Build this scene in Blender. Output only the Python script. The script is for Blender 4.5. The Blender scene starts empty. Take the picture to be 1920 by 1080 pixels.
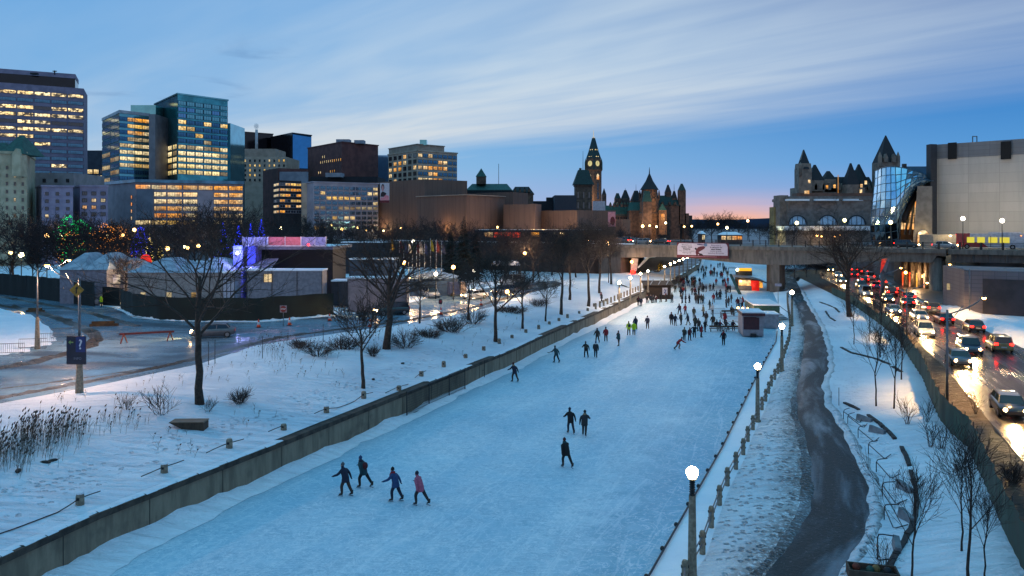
import bpy, bmesh, math, random
from mathutils import Vector, Matrix, noise
from mathutils.geometry import tessellate_polygon
PI = math.pi
R = math.radians
SC = bpy.context.scene
COL = SC.collection
# ---------------------------------------------------------------- camera
F, HZ, CX, CAMH = 1500.0, 420.0, 960.0, 15.0
cd = bpy.data.cameras.new("camera")
cam = bpy.data.objects.new("camera", cd)
COL.objects.link(cam)
cam.location = (0, 0, CAMH)
cam.rotation_euler = (R(90), 0, 0)
cd.sensor_width = 36
cd.lens = 36 * F / 1920
cd.shift_y = -(540 - HZ) / 1920
cd.clip_start = .5
cd.clip_end = 20000
SC.camera = cam
SC.view_settings.view_transform = 'Standard'
SC.view_settings.look = 'None'
SC.view_settings.exposure = 0
SC.view_settings.gamma = 1
SC.cycles.use_denoising = True
SC.cycles.max_bounces = 6
SC.cycles.diffuse_bounces = 2
SC.cycles.glossy_bounces = 3
SC.cycles.transparent_max_bounces = 8
SC.cycles.caustics_reflective = False
SC.cycles.caustics_refractive = False
SC.cycles.sample_clamp_indirect = 4

def hexc(h):
    c = [int(h[i:i + 2], 16) / 255 for i in (0, 2, 4)]
    return tuple(x / 12.92 if x < .04045 else ((x + .055) / 1.055) ** 2.4 for x in c) + (1,)

# ---------------------------------------------------------------- dusk sky
W = bpy.data.worlds.new("World")
SC.world = W
W.use_nodes = True
nt = W.node_tree
nt.nodes.clear()

class NG:
    """tiny helper to write node maths"""
    def __init__(s, nt): s.nt = nt
    def n(s, t, **k):
        x = s.nt.nodes.new(t)
        for a, b in k.items(): setattr(x, a, b)
        return x
    def put(s, sock, v):
        if hasattr(v, 'is_output') or isinstance(v, bpy.types.NodeSocket): s.nt.links.new(v, sock)
        else: sock.default_value = v
    def m(s, op, a, b=None, c=None, clamp=False):
        x = s.n('ShaderNodeMath', operation=op, use_clamp=clamp)
        s.put(x.inputs[0], a)
        if b is not None: s.put(x.inputs[1], b)
        if c is not None: s.put(x.inputs[2], c)
        return x.outputs[0]
    def ramp(s, v, pts, interp='EASE'):
        x = s.n('ShaderNodeValToRGB')
        x.color_ramp.interpolation = interp
        e = x.color_ramp.elements
        while len(e) < len(pts): e.new(.5)
        for k, (p, c) in zip(e, pts):
            k.position = p
            k.color = c if len(c) == 4 else (*c, 1)
        s.put(x.inputs[0], v)
        return x.outputs[0]
    def mr(s, v, a, b, c=0., d=1., smooth=True):
        x = s.n('ShaderNodeMapRange', interpolation_type='SMOOTHSTEP' if smooth else 'LINEAR')
        x.clamp = True if not smooth else x.clamp
        s.put(x.inputs[0], v)
        for i, q in enumerate((a, b, c, d)): s.put(x.inputs[i + 1], q)
        return x.outputs[0]
    def mix(s, f, a, b, mode='MIX'):
        x = s.n('ShaderNodeMix', data_type='RGBA', blend_type=mode)
        s.put(x.inputs[0], f); s.put(x.inputs[6], a); s.put(x.inputs[7], b)
        return x.outputs[2]
    def noise(s, vec, scale, detail=4, rough=.55, dist=0.):
        x = s.n('ShaderNodeTexNoise')
        if vec is not None: s.put(x.inputs['Vector'], vec)
        x.inputs['Scale'].default_value = scale
        x.inputs['Detail'].default_value = detail
        x.inputs['Roughness'].default_value = rough
        x.inputs['Distortion'].default_value = dist
        return x.outputs['Fac']
    def comb(s, a, b, c=0.):
        x = s.n('ShaderNodeCombineXYZ')
        s.put(x.inputs[0], a); s.put(x.inputs[1], b); s.put(x.inputs[2], c)
        return x.outputs[0]

g = NG(nt)
out = g.n('ShaderNodeOutputWorld')
bg = g.n('ShaderNodeBackground')
tc = g.n('ShaderNodeTexCoord')
sep = g.n('ShaderNodeSeparateXYZ')
nt.links.new(tc.outputs['Generated'], sep.inputs[0])
sx, sy, sz = sep.outputs
elev = g.m('ARCSINE', sz)                    # radians
azim = g.m('ARCTAN2', sx, sy)
zc = g.m('MAXIMUM', sz, .025)
lx = g.m('DIVIDE', sx, zc)
ly = g.m('DIVIDE', sy, zc)
# cloud deck coordinates: the streaks run toward azimuth -40 degrees
across = g.m('ADD', g.m('MULTIPLY', lx, .77), g.m('MULTIPLY', ly, .64))
along = g.m('SUBTRACT', g.m('MULTIPLY', ly, .77), g.m('MULTIPLY', lx, .64))
e1 = g.ramp(g.m('DIVIDE', elev, 1.4), [(0, hexc('a6b3da')), (.05, hexc('80b2dc')), (.10, hexc('62a4da')), (.19, hexc('4a97d6')), (.32, hexc('3f8ed4')), (.6, (.15, .50, .80)), (1, (.20, .58, .86))], 'LINEAR')
e2 = g.ramp(g.m('DIVIDE', elev, 1.4), [(0, hexc('8aa8d6')), (.05, hexc('4a94d2')), (.10, hexc('2b7cc4')), (.19, hexc('1257a4')), (.32, hexc('2b7cc8')), (.6, (.15, .50, .80)), (1, (.20, .58, .86))], 'LINEAR')
base = g.mix(g.mr(azim, -.25, .6), e1, e2)
# unseen sky behind the viewer, brightened and tinted to light the facades
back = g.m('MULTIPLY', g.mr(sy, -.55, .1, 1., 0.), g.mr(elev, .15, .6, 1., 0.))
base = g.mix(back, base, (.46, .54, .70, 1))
n1 = g.noise(g.comb(g.m('MULTIPLY', along, .15), g.m('MULTIPLY', across, .5)), 1.0, 5, .52, .5)
n2 = g.noise(g.comb(g.m('MULTIPLY', along, .4), g.m('MULTIPLY', across, 1.9), 3.), 1.0, 4, .5, .5)
n3 = g.noise(g.comb(lx, ly, 7.), .75, 5, .55, .4)
cc = g.m('ADD', across, g.m('MULTIPLY', g.m('SUBTRACT', n1, .5), 4.4))
band = g.m('MULTIPLY', g.mr(cc, .8, 4.0, .34, 1.), g.mr(cc, 4.3, 7.8, 1., 0.))
tex = g.mr(g.m('ADD', g.m('MULTIPLY', n1, .55), g.m('MULTIPLY', n2, .45)), .28, .64, .50, 1.)
cover = g.m('MULTIPLY', band, tex)
cover = g.m('MULTIPLY', cover, g.m('MULTIPLY', g.mr(azim, .05, .65, 1., .50), g.mr(azim, -.62, -.12, .72, 1.)))
cover = g.m('MULTIPLY', cover, g.mr(elev, .30, .60, 1., .25))
cover = g.m('MULTIPLY', cover, g.mr(sy, -.3, .4, .2, 1.))
cloudc = g.mix(g.mr(elev, .05, .22), hexc('dcdcda'), hexc('c6d6e2'))
c1 = g.mix(g.m('MULTIPLY', cover, .93), base, cloudc)
# small darker cloud scraps low over the city
dk = g.m('MULTIPLY', g.mr(n3, .60, .72), g.m('MULTIPLY', g.mr(elev, .12, .16), g.mr(elev, .19, .23, 1., 0.)))
dk = g.m('MULTIPLY', dk, g.mr(azim, -.28, -.2, 1., 0.))
c2 = g.mix(g.m('MULTIPLY', dk, .55), c1, hexc('5b84b4'))
# afterglow low in the north-west
gl = g.m('MULTIPLY', g.mr(g.m('ABSOLUTE', g.m('SUBTRACT', azim, .262)), .0, .24, 1., 0.), g.m('MULTIPLY', g.mr(elev, .0, .05, 1., 0.), .75))
strk = g.noise(g.comb(g.m('MULTIPLY', azim, 5.), g.m('MULTIPLY', elev, 110.)), 1., 3, .5, .1)
c3 = g.mix(g.m('MULTIPLY', gl, g.mr(strk, .3, .65, .6, 1.)), c2, hexc('e8b6ac'))
gl2 = g.m('MULTIPLY', g.mr(g.m('ABSOLUTE', g.m('SUBTRACT', azim, .27)), .0, .11, 1., 0.), g.mr(elev, -.002, .026, 1., 0.))
c4 = g.mix(gl2, c3, hexc('f8b488'))
sky = g.n('ShaderNodeTexSky')
sky.sky_type = 'NISHITA'
sky.sun_disc = False
sky.sun_elevation = R(-1.5)
sky.sun_rotation = R(15)
c5 = g.mix(.03, c4, sky.outputs[0], 'ADD')
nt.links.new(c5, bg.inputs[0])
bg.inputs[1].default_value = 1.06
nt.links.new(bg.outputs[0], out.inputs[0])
# last glow of the sun below the horizon: very weak and wide
sd = bpy.data.lights.new("sun", 'SUN')
sd.energy = .10
sd.angle = R(35)
sd.color = (.72, .82, 1.)
so = bpy.data.objects.new("sun", sd)
so.rotation_euler = (R(-76), 0, R(-15))
COL.objects.link(so)

# ---------------------------------------------------------------- mesh and object helpers
def V3(px, py, Y): return Vector(((px - CX) / F * Y, Y, CAMH - (py - HZ) / F * Y))
def G(px, py, z=0.):
    Y = F * (CAMH - z) / (py - HZ)
    return Vector(((px - CX) / F * Y, Y, z))
def lerp(a, b, t): return a + (b - a) * t
def sm(t):
    t = min(1, max(0, t))
    return t * t * (3 - 2 * t)

class MB:
    def __init__(s): s.v = []; s.f = []; s.m = []; s.s = []; s.uv = None
    def add(s, vs, fs, m=0, smooth=False):
        b = len(s.v)
        s.v += [tuple(x) for x in vs]
        for f in fs:
            s.f.append(tuple(i + b for i in f)); s.m.append(m); s.s.append(smooth)
        return s
    def box(s, x0, x1, y0, y1, z0, z1, m=0):
        return s.add([(x, y, z) for z in (z0, z1) for x, y in ((x0, y0), (x1, y0), (x1, y1), (x0, y1))],
                     [(3, 2, 1, 0), (4, 5, 6, 7), (0, 1, 5, 4), (1, 2, 6, 5), (2, 3, 7, 6), (3, 0, 4, 7)], m)
    def bar(s, a, b, w, h, m=0):
        """a square bar from a to b"""
        a, b = Vector(a), Vector(b)
        d = (b - a).normalized()
        u = d.cross(Vector((0, 0, 1)))
        if u.length < .01: u = Vector((1, 0, 0))
        u.normalize(); w_ = u.cross(d)
        vs = [p + u * i * w / 2 + w_ * j * h / 2 for p in (a, b) for i, j in ((-1, -1), (1, -1), (1, 1), (-1, 1))]
        return s.add(vs, [(0, 1, 2, 3), (7, 6, 5, 4), (1, 0, 4, 5), (2, 1, 5, 6), (3, 2, 6, 7), (0, 3, 7, 4)], m)
    def tube(s, pts, rad, n=6, m=0, cap=True, smooth=True):
        pts = [Vector(p) for p in pts]
        if not hasattr(rad, '__len__'): rad = [rad] * len(pts)
        b = len(s.v)
        u = None
        for i, p in enumerate(pts):
            d = (pts[min(i + 1, len(pts) - 1)] - pts[max(i - 1, 0)])
            d = d.normalized() if d.length > 1e-9 else Vector((0, 0, 1))
            if u is None:
                u = d.cross(Vector((0, 0, 1))) if abs(d.z) < .9 else d.cross(Vector((1, 0, 0)))
            u = u - d * u.dot(d)
            u.normalize(); w = d.cross(u)
            for k in range(n):
                a = 2 * PI * k / n
                s.v.append(tuple(p + (u * math.cos(a) + w * math.sin(a)) * rad[i]))
        for i in range(len(pts) - 1):
            for k in range(n):
                k2 = (k + 1) % n
                s.f.append((b + i * n + k, b + i * n + k2, b + (i + 1) * n + k2, b + (i + 1) * n + k)); s.m.append(m); s.s.append(smooth)
        if cap:
            s.f.append(tuple(b + k for k in reversed(range(n)))); s.m.append(m); s.s.append(False)
            e = b + (len(pts) - 1) * n
            s.f.append(tuple(e + k for k in range(n))); s.m.append(m); s.s.append(False)
        return s
    def lathe(s, prof, n=10, c=(0, 0, 0), m=0, smooth=True, ax=1., ay=1., rot=0.):
        b = len(s.v)
        for r, z in prof:
            for k in range(n):
                a = 2 * PI * k / n + rot
                s.v.append((c[0] + r * ax * math.cos(a), c[1] + r * ay * math.sin(a), c[2] + z))
        for i in range(len(prof) - 1):
            for k in range(n):
                k2 = (k + 1) % n
                s.f.append((b + i * n + k, b + i * n + k2, b + (i + 1) * n + k2, b + (i + 1) * n + k)); s.m.append(m); s.s.append(smooth)
        s.f.append(tuple(b + k for k in reversed(range(n)))); s.m.append(m); s.s.append(False)
        e = b + (len(prof) - 1) * n
        s.f.append(tuple(e + k for k in range(n))); s.m.append(m); s.s.append(False)
        return s
    def prism(s, poly, z0, z1, m=0, mt=None):
        n = len(poly)
        b = len(s.v)
        s.v += [(p[0], p[1], z0) for p in poly] + [(p[0], p[1], z1) for p in poly]
        for k in range(n):
            k2 = (k + 1) % n
            s.f.append((b + k, b + k2, b + n + k2, b + n + k)); s.m.append(m); s.s.append(False)
        for t in tessellate_polygon([[Vector((p[0], p[1], 0)) for p in poly]]):
            s.f.append(tuple(b + n + i for i in t)); s.m.append(m if mt is None else mt); s.s.append(False)
        return s
    def hip(s, x0, x1, y0, y1, z0, z1, rx=0., ry=0., m=0, over=0.):
        """hipped or pyramid roof; rx, ry = half sizes of the flat top or ridge"""
        cx, cy = (x0 + x1) / 2, (y0 + y1) / 2
        x0 -= over; x1 += over; y0 -= over; y1 += over
        vs = [(x0, y0, z0), (x1, y0, z0), (x1, y1, z0), (x0, y1, z0)] + [(cx + i * rx, cy + j * ry, z1) for i, j in ((-1, -1), (1, -1), (1, 1), (-1, 1))]
        return s.add(vs, [(3, 2, 1, 0), (4, 5, 6, 7), (0, 1, 5, 4), (1, 2, 6, 5), (2, 3, 7, 6), (3, 0, 4, 7)], m)
    def ball(s, c, r, n=8, k=5, m=0, sz=1.):
        prof = [(max(.02 * r, r * math.sin(PI * i / k)), -r * sz * math.cos(PI * i / k)) for i in range(k + 1)]
        return s.lathe(prof, n, c, m)
    def build(s, name, mats, parent=None, loc=None, rz=0.):
        me = bpy.data.meshes.new(name)
        me.from_pydata(s.v, [], s.f)
        if not isinstance(mats, (list, tuple)): mats = [mats]
        for q in mats: me.materials.append(q)
        me.polygons.foreach_set('material_index', s.m)
        me.polygons.foreach_set('use_smooth', s.s)
        if s.uv:
            l = me.uv_layers.new(name='UVMap')
            vi = [0] * len(me.loops); me.loops.foreach_get('vertex_index', vi)
            fl = []
            for i in vi: fl += s.uv[i]
            l.data.foreach_set('uv', fl)
        me.update()
        return link(name, me, parent, loc, rz)

def link(name, me, parent=None, loc=None, rz=0.):
    o = bpy.data.objects.new(name, me)
    COL.objects.link(o)
    if parent is not None: o.parent = parent
    if loc is not None: o.location = loc
    o.rotation_euler = (0, 0, rz)
    return o
KIDS = {}
def tag(o, label=None, cat=None, group=None, kind=None):
    if label: o['label'] = label
    if cat: o['category'] = cat
    if group: o['group'] = group
    if kind: o['kind'] = kind
    return o
def thing(name, label, cat, loc=(0, 0, 0), rz=0., group=None, scale=1.):
    o = bpy.data.objects.new(name, None)
    COL.objects.link(o)
    o.empty_display_size = .2
    o.location = loc; o.rotation_euler = (0, 0, rz); o.scale = (scale,) * 3
    return tag(o, label, cat, group)
def kids(o):
    return [c for c in COL.objects if c.parent == o] if o.name not in KIDS else KIDS[o.name]
def dup(root, label, loc, rz=0., group=None, scale=None, cat=None):
    KIDS[root.name] = kids(root)
    r = root.copy(); COL.objects.link(r)
    r.location = loc; r.rotation_euler = (0, 0, rz)
    if scale is not None: r.scale = (scale,) * 3
    tag(r, label, cat, group)
    for c in KIDS[root.name]:
        KIDS[c.name] = kids(c)
        d = c.copy(); COL.objects.link(d); d.parent = r
        for q in KIDS[c.name]:
            e = q.copy(); COL.objects.link(e); e.parent = d
    return r
def swap(o, i, mt):
    o.material_slots[i].link = 'OBJECT'
    o.material_slots[i].material = mt
ORD = 'first second third fourth fifth sixth seventh eighth ninth tenth eleventh twelfth thirteenth fourteenth fifteenth sixteenth seventeenth eighteenth nineteenth twentieth'.split()
ORD += ['twenty-' + x for x in ORD[:9]] + ['thirtieth'] + ['thirty-' + x for x in ORD[:9]] + ['fortieth'] + ['forty-' + x for x in ORD[:9]]

# ---------------------------------------------------------------- materials
MATS = {}
def M(name, col, col2=None, rough=.7, scale=2., metal=0., bump=0., bscale=12., emit=None, es=0., lo=.35, hi=.65, spec=.5, stretch=(1, 1, 1), obj=True, detail=5, coat=0.):
    if name in MATS: return MATS[name]
    m = bpy.data.materials.new(name)
    m.use_nodes = True
    t = m.node_tree
    q = NG(t)
    b = t.nodes['Principled BSDF']
    a = hexc(col) if isinstance(col, str) else (*col, 1)
    if col2 is None: c2 = tuple(x * .72 for x in a[:3]) + (1,)
    else: c2 = hexc(col2) if isinstance(col2, str) else (*col2, 1)
    tcn = q.n('ShaderNodeTexCoord')
    mp = q.n('ShaderNodeMapping')
    mp.inputs['Scale'].default_value = stretch
    t.links.new(tcn.outputs['Object'], mp.inputs[0])
    f = q.noise(mp.outputs[0], scale, detail)
    t.links.new(q.mix(q.mr(f, lo, hi), a, c2), b.inputs['Base Color'])
    b.inputs['Roughness'].default_value = rough
    b.inputs['Metallic'].default_value = metal
    b.inputs['Specular IOR Level'].default_value = spec
    if coat: b.inputs['Coat Weight'].default_value = coat
    if bump:
        bn = q.n('ShaderNodeBump')
        bn.inputs['Strength'].default_value = bump
        bn.inputs['Distance'].default_value = .05
        t.links.new(q.noise(mp.outputs[0], bscale, 4), bn.inputs['Height'])
        t.links.new(bn.outputs[0], b.inputs['Normal'])
    if emit:
        e = hexc(emit) if isinstance(emit, str) else (*emit, 1)
        b.inputs['Emission Color'].default_value = e
        b.inputs['Emission Strength'].default_value = es
    MATS[name] = m
    return m
def glow(name, col, es): return M(name, '222222', emit=col, es=es, rough=.4)

def snowmat(name, a='eef2f6', b='dfe7ef', dirt=0., dirtcol='5b4a3c', dscale=3., foot=0., bumpy=.5, tracks=None, dedge=None):
    """snow; tracks = (lo, hi) share of a strip's width that is trodden, dedge = where dirt starts"""
    m = bpy.data.materials.new(name); m.use_nodes = True
    t = m.node_tree; q = NG(t); bs = t.nodes['Principled BSDF']
    p = q.n('ShaderNodeNewGeometry').outputs['Position']
    su = q.n('ShaderNodeSeparateXYZ'); t.links.new(q.n('ShaderNodeUVMap').outputs[0], su.inputs[0]); u = su.outputs[0]
    big = q.noise(p, .12, 4); mid = q.noise(p, .9, 5); fine = q.noise(p, 5., 4, .65)
    mp = q.n('ShaderNodeMapping'); mp.inputs['Rotation'].default_value = (0, 0, .5); mp.inputs['Scale'].default_value = (.5, 2.2, 1); t.links.new(p, mp.inputs[0])
    rip = q.noise(mp.outputs[0], .8, 5, .6, .8)
    c = q.mix(q.mr(big, .35, .65), hexc(a), hexc(b))
    if dirt > 0:
        d = q.m('MULTIPLY', q.mr(q.noise(p, dscale, 6, .7), .62 - dirt * .25, .72 - dirt * .2), q.mr(big, .25, .6, .5, 1.))
        if dedge: d = q.m('MULTIPLY', d, q.mr(q.m('ADD', u, q.m('MULTIPLY', q.m('SUBTRACT', mid, .5), .5)), dedge[0], dedge[1]))
        c = q.mix(q.m('MULTIPLY', d, .85), c, hexc(dirtcol))
    bs.inputs['Roughness'].default_value = .75
    bs.inputs['Specular IOR Level'].default_value = .25
    h = q.m('ADD', q.m('ADD', q.m('MULTIPLY', mid, .6), q.m('MULTIPLY', fine, .2)), q.m('MULTIPLY', rip, 1.1))
    if foot > 0 or tracks:
        vo = q.n('ShaderNodeTexVoronoi'); vo.inputs['Scale'].default_value = 2.6
        t.links.new(p, vo.inputs['Vector'])
        k = q.mr(vo.outputs['Distance'], .10, .40)
        msk = q.mr(q.noise(p, .45, 3), .40, .58) if not tracks else q.m('MULTIPLY', q.m('MULTIPLY', q.mr(u, tracks[0], tracks[0] + .06), q.mr(u, tracks[1], tracks[1] + .08, 1., 0.)), q.mr(q.noise(p, .6, 3), .40, .55))
        dent = q.m('MULTIPLY', q.m('SUBTRACT', 1., k), msk)
        h = q.m('SUBTRACT', h, q.m('MULTIPLY', dent, max(foot, .5)))
        c = q.mix(q.m('MULTIPLY', dent, .22), c, hexc('a9b4c0'))
    t.links.new(c, bs.inputs['Base Color'])
    bn = q.n('ShaderNodeBump'); bn.inputs['Strength'].default_value = bumpy; bn.inputs['Distance'].default_value = .5
    t.links.new(h, bn.inputs['Height']); t.links.new(bn.outputs[0], bs.inputs['Normal'])
    MATS[name] = m
    return m
snow = snowmat('snow', bumpy=.8)
snow_bank = snowmat('snow_bank', 'eaeff5', 'd3dce6', bumpy=1., tracks=(.03, .17))
snow_lawn = snowmat('snow_lawn', 'eaeff5', 'd6dee8', bumpy=.9, tracks=(.0, .30))
snow_soft = snowmat('snow_soft', bumpy=.5)
snow_trod = snowmat('snow_trodden', 'e2e7ec', 'cdd5de', dirt=1., dirtcol='66574c', dscale=4.5, foot=1.3, bumpy=1., dedge=(.25, .95))
snow_edge = snowmat('snow_edge', 'bcc6d0', '858d95', dirt=1.05, dirtcol='40362f', dscale=6., foot=.8, bumpy=1.)
snow_dirty = snowmat('snow_dirty', '9a9ea3', '66645f', dirt=1.5, dirtcol='32271f', dscale=2.2, foot=.3, bumpy=1.)
verge_m = snowmat('verge', '6b5a4c', '8f8175', dirt=1.3, dirtcol='2f241c', dscale=1.4, bumpy=1.)

def icemat():
    m = bpy.data.materials.new('ice'); m.use_nodes = True
    t = m.node_tree; q = NG(t); bs = t.nodes['Principled BSDF']
    p = q.n('ShaderNodeNewGeometry').outputs['Position']
    uv = q.n('ShaderNodeUVMap').outputs[0]
    su = q.n('ShaderNodeSeparateXYZ'); t.links.new(uv, su.inputs[0])
    across = su.outputs[0]
    big = q.noise(p, .07, 5, .55); mid = q.noise(p, .5, 5, .6)
    # blade scratches: thin stretched noise in several directions
    scr = None
    for i, (ang, sc) in enumerate(((.35, 3.2), (.9, 3.8), (-.3, 4.6), (1.5, 3.4))):
        mp = q.n('ShaderNodeMapping'); mp.inputs['Rotation'].default_value = (0, 0, ang); mp.inputs['Scale'].default_value = (.30, 1.9, 1)
        t.links.new(p, mp.inputs[0])
        nn = q.noise(mp.outputs[0], sc, 3, .6, 1.2)
        s_ = q.mr(q.m('ABSOLUTE', q.m('SUBTRACT', nn, .5)), 0., .035, 1., 0.)
        scr = s_ if scr is None else q.m('MAXIMUM', scr, s_)
    lv = q.n('ShaderNodeMapping'); lv.inputs['Scale'].default_value = (16., .055, 1); t.links.new(uv, lv.inputs[0])
    groove = q.mr(q.m('ABSOLUTE', q.m('SUBTRACT', q.noise(lv.outputs[0], 1., 4, .6, .5), .5)), 0., .02, 1., 0.)
    lv2 = q.n('ShaderNodeMapping'); lv2.inputs['Scale'].default_value = (7., .03, 1); t.links.new(uv, lv2.inputs[0])
    lane = q.noise(lv2.outputs[0], 1., 4, .5, .3)
    edge = q.mr(q.m('ADD', across, q.m('MULTIPLY', q.m('SUBTRACT', mid, .5), .25)), .72, .97)          # bare ice beside the far bank
    ledge = q.mr(q.m('ADD', across, q.m('MULTIPLY', q.m('SUBTRACT', mid, .5), .12)), .05, .13, 1., 0.)
    frost = q.m('MULTIPLY', q.mr(q.m('ADD', q.m('MULTIPLY', big, .6), q.m('MULTIPLY', mid, .4)), .36, .62, .45, 1.), q.m('SUBTRACT', 1., q.m('MULTIPLY', edge, .88)))
    c = q.mix(frost, hexc('74b2cc'), hexc('f0f5f7'))
    gr = q.noise(p, 2.3, 5, .7)
    c = q.mix(q.mr(gr, .40, .64, 0., .38), c, hexc('8ec0d0'))
    c = q.mix(q.m('MULTIPLY', q.m('MULTIPLY', scr, .55), q.mr(mid, .35, .6, .3, 1.)), c, hexc('4688a6'))
    c = q.mix(q.mr(lane, .38, .62, .28, 0.), c, hexc('6fb2cc'))
    c = q.mix(q.m('MULTIPLY', groove, .22), c, hexc('f4f8fa'))
    wl = q.mr(q.m('ABSOLUTE', q.m('SUBTRACT', q.noise(p, .9, 4, .6, 2.), .5)), 0., .03, 1., 0.)
    c = q.mix(q.m('MULTIPLY', wl, .42), c, hexc('f2f6fa'))
    c = q.mix(q.m('MULTIPLY', ledge, .35), c, hexc('8fa4b4'))
    t.links.new(c, bs.inputs['Base Color'])
    t.links.new(q.m('SUBTRACT', .62, q.m('MULTIPLY', edge, .12)), bs.inputs['Roughness'])
    bs.inputs['Specular IOR Level'].default_value = .22
    bn = q.n('ShaderNodeBump'); bn.inputs['Strength'].default_value = .35; bn.inputs['Distance'].default_value = .04
    t.links.new(q.m('ADD', q.m('MULTIPLY', scr, -.8), q.m('MULTIPLY', gr, 1.5)), bn.inputs['Height'])
    t.links.new(bn.outputs[0], bs.inputs['Normal'])
    return m
def wetmat(name, dark, light, lo, hi, scale=.35, r0=.12, r1=.55, stretch=(1, 1, 1), rot=0., fine=9., uv=False):
    """road or path: wet dark asphalt with smooth frozen film in patches"""
    m = bpy.data.materials.new(name); m.use_nodes = True
    t = m.node_tree; q = NG(t); bs = t.nodes['Principled BSDF']
    p = q.n('ShaderNodeNewGeometry').outputs['Position']
    mp = q.n('ShaderNodeMapping'); mp.inputs['Rotation'].default_value = (0, 0, rot); mp.inputs['Scale'].default_value = stretch
    t.links.new(q.n('ShaderNodeUVMap').outputs[0] if uv else p, mp.inputs[0])
    a = q.noise(mp.outputs[0], scale, 6, .6, .6); f = q.noise(p, fine, 4, .7)
    k = q.mr(q.m('ADD', a, q.m('MULTIPLY', q.m('SUBTRACT', f, .5), .12)), lo, hi)
    c = q.mix(k, hexc(dark), hexc(light))
    c = q.mix(q.mr(f, .35, .75, 0., .5), c, hexc(dark))
    t.links.new(c, bs.inputs['Base Color'])
    t.links.new(q.m('ADD', r0, q.m('MULTIPLY', q.m('SUBTRACT', 1., k), r1 - r0)), bs.inputs['Roughness'])
    bs.inputs['Specular IOR Level'].default_value = .22
    c = q.mix(q.m('MULTIPLY', q.mr(q.noise(p, 7., 3, .8), .60, .70), .35), c, hexc('8f9ba6'))
    t.links.new(c, bs.inputs['Base Color'])
    bn = q.n('ShaderNodeBump'); bn.inputs['Distance'].default_value = .05
    t.links.new(q.m('MULTIPLY', q.m('SUBTRACT', 1., k), .9), bn.inputs['Strength'])
    t.links.new(f, bn.inputs['Height']); t.links.new(bn.outputs[0], bs.inputs['Normal'])
    MATS[name] = m
    return m
ice_m = icemat()
path_m = wetmat('path_wet', '0a2228', '2a5f70', .45, .70, 1., .30, .6, (1.6, .10, 1), 0., 5., True)
road_l = wetmat('road_icy', '414c57', '8fb0c4', .36, .60, .2, .12, .34, (.35, 1, 1), .9, 4.)
road_r = wetmat('road_wet', '2c2623', '54493f', .42, .6, 1., .16, .40, (7., .06, 1), 0., 6., True)
terrace_m = M('paving_snowy', '6a727a', '30353c', rough=.6, scale=.15)

def concmat(name, a, b, joint=3.2, axis='uv', stain=.6, rough=.85):
    m = bpy.data.materials.new(name); m.use_nodes = True
    t = m.node_tree; q = NG(t); bs = t.nodes['Principled BSDF']
    p = q.n('ShaderNodeNewGeometry').outputs['Position']
    mp = q.n('ShaderNodeMapping'); mp.inputs['Scale'].default_value = (1, 1, .18); t.links.new(p, mp.inputs[0])
    st = q.noise(mp.outputs[0], 1.6, 6, .65); bl = q.noise(p, .7, 5)
    c = q.mix(q.mr(st, .35, .68, 0., stain), hexc(a), hexc(b))
    c = q.mix(q.mr(bl, .55, .75, 0., .5), c, hexc('3a332c'))
    t.links.new(c, bs.inputs['Base Color'])
    bs.inputs['Roughness'].default_value = rough
    bn = q.n('ShaderNodeBump'); bn.inputs['Strength'].default_value = .4; bn.inputs['Distance'].default_value = .03
    t.links.new(q.noise(p, 9., 4), bn.inputs['Height']); t.links.new(bn.outputs[0], bs.inputs['Normal'])
    MATS[name] = m
    return m
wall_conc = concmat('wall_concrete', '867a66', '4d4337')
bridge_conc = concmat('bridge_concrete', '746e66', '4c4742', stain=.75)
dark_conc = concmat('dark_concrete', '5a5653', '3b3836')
post_conc = M('post_concrete', '8c8271', '6b6254', rough=.85, scale=6, bump=.3)
# ---------------------------------------------------------------- lines of the place (x as a function of y), read off in metres
class Line:
    def __init__(s, pts=(), px=(), z=0.):
        P = [tuple(p) for p in pts] + [(G(a, b, z).y, G(a, b, z).x) for a, b in px]
        s.p = sorted(P)
    def __call__(s, y):
        p = s.p
        if y <= p[0][0]: i = 0
        elif y >= p[-1][0]: i = len(p) - 2
        else:
            i = max(k for k in range(len(p) - 1) if p[k][0] <= y)
        (a, b), (c, d) = p[i], p[i + 1]
        return b + (d - b) * (y - a) / (c - a)
canal_wl = Line(px=[(0, 1045), (185, 961), (520, 831), (814, 713), (960, 655), (1025, 625), (1115, 587), (1212, 543), (1249, 532), (1311, 495), (1315, 482)], z=1.9)
canal_re = Line([(10, -4.2), (34.1, 5.8), (53.3, 13.9), (78.4, 23.9), (101, 33.2), (116, 38.4), (142, 47.6), (176, 57.4), (230, 80), (300, 112), (420, 172)])
rail_l = Line([(20, 4.), (176, 60.5)], px=[(1285, 1085), (1316, 1042), (1340, 970), (1361, 916), (1377, 885), (1392, 857), (1404, 822), (1415, 799), (1434, 757), (1446, 725), (1459, 700), (1466, 682), (1480, 640), (1482, 611), (1477, 576)], z=.35)
path_a = Line([(15, 3.2)], px=[(1420, 1075), (1450, 1040), (1505, 960), (1510, 900), (1508, 860), (1500, 825), (1485, 775), (1484, 740), (1492, 700), (1500, 660), (1503, 620), (1496, 590), (1482, 555), (1470, 520)], z=.5)
path_b = Line([(15, 7.6)], px=[(1590, 1085), (1640, 1000), (1648, 960), (1640, 900), (1615, 850), (1580, 790), (1556, 755), (1552, 720), (1562, 690), (1560, 660), (1548, 620), (1532, 590), (1512, 560), (1492, 520)], z=.5)
fence_g = Line([(18, 14.)], px=[(1919, 1070), (1897, 1027), (1877, 985), (1850, 917), (1815, 840), (1782, 812), (1762, 787), (1745, 750), (1730, 710), (1705, 672), (1686, 640), (1655, 612), (1600, 572), (1560, 552)], z=1.2)
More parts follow.
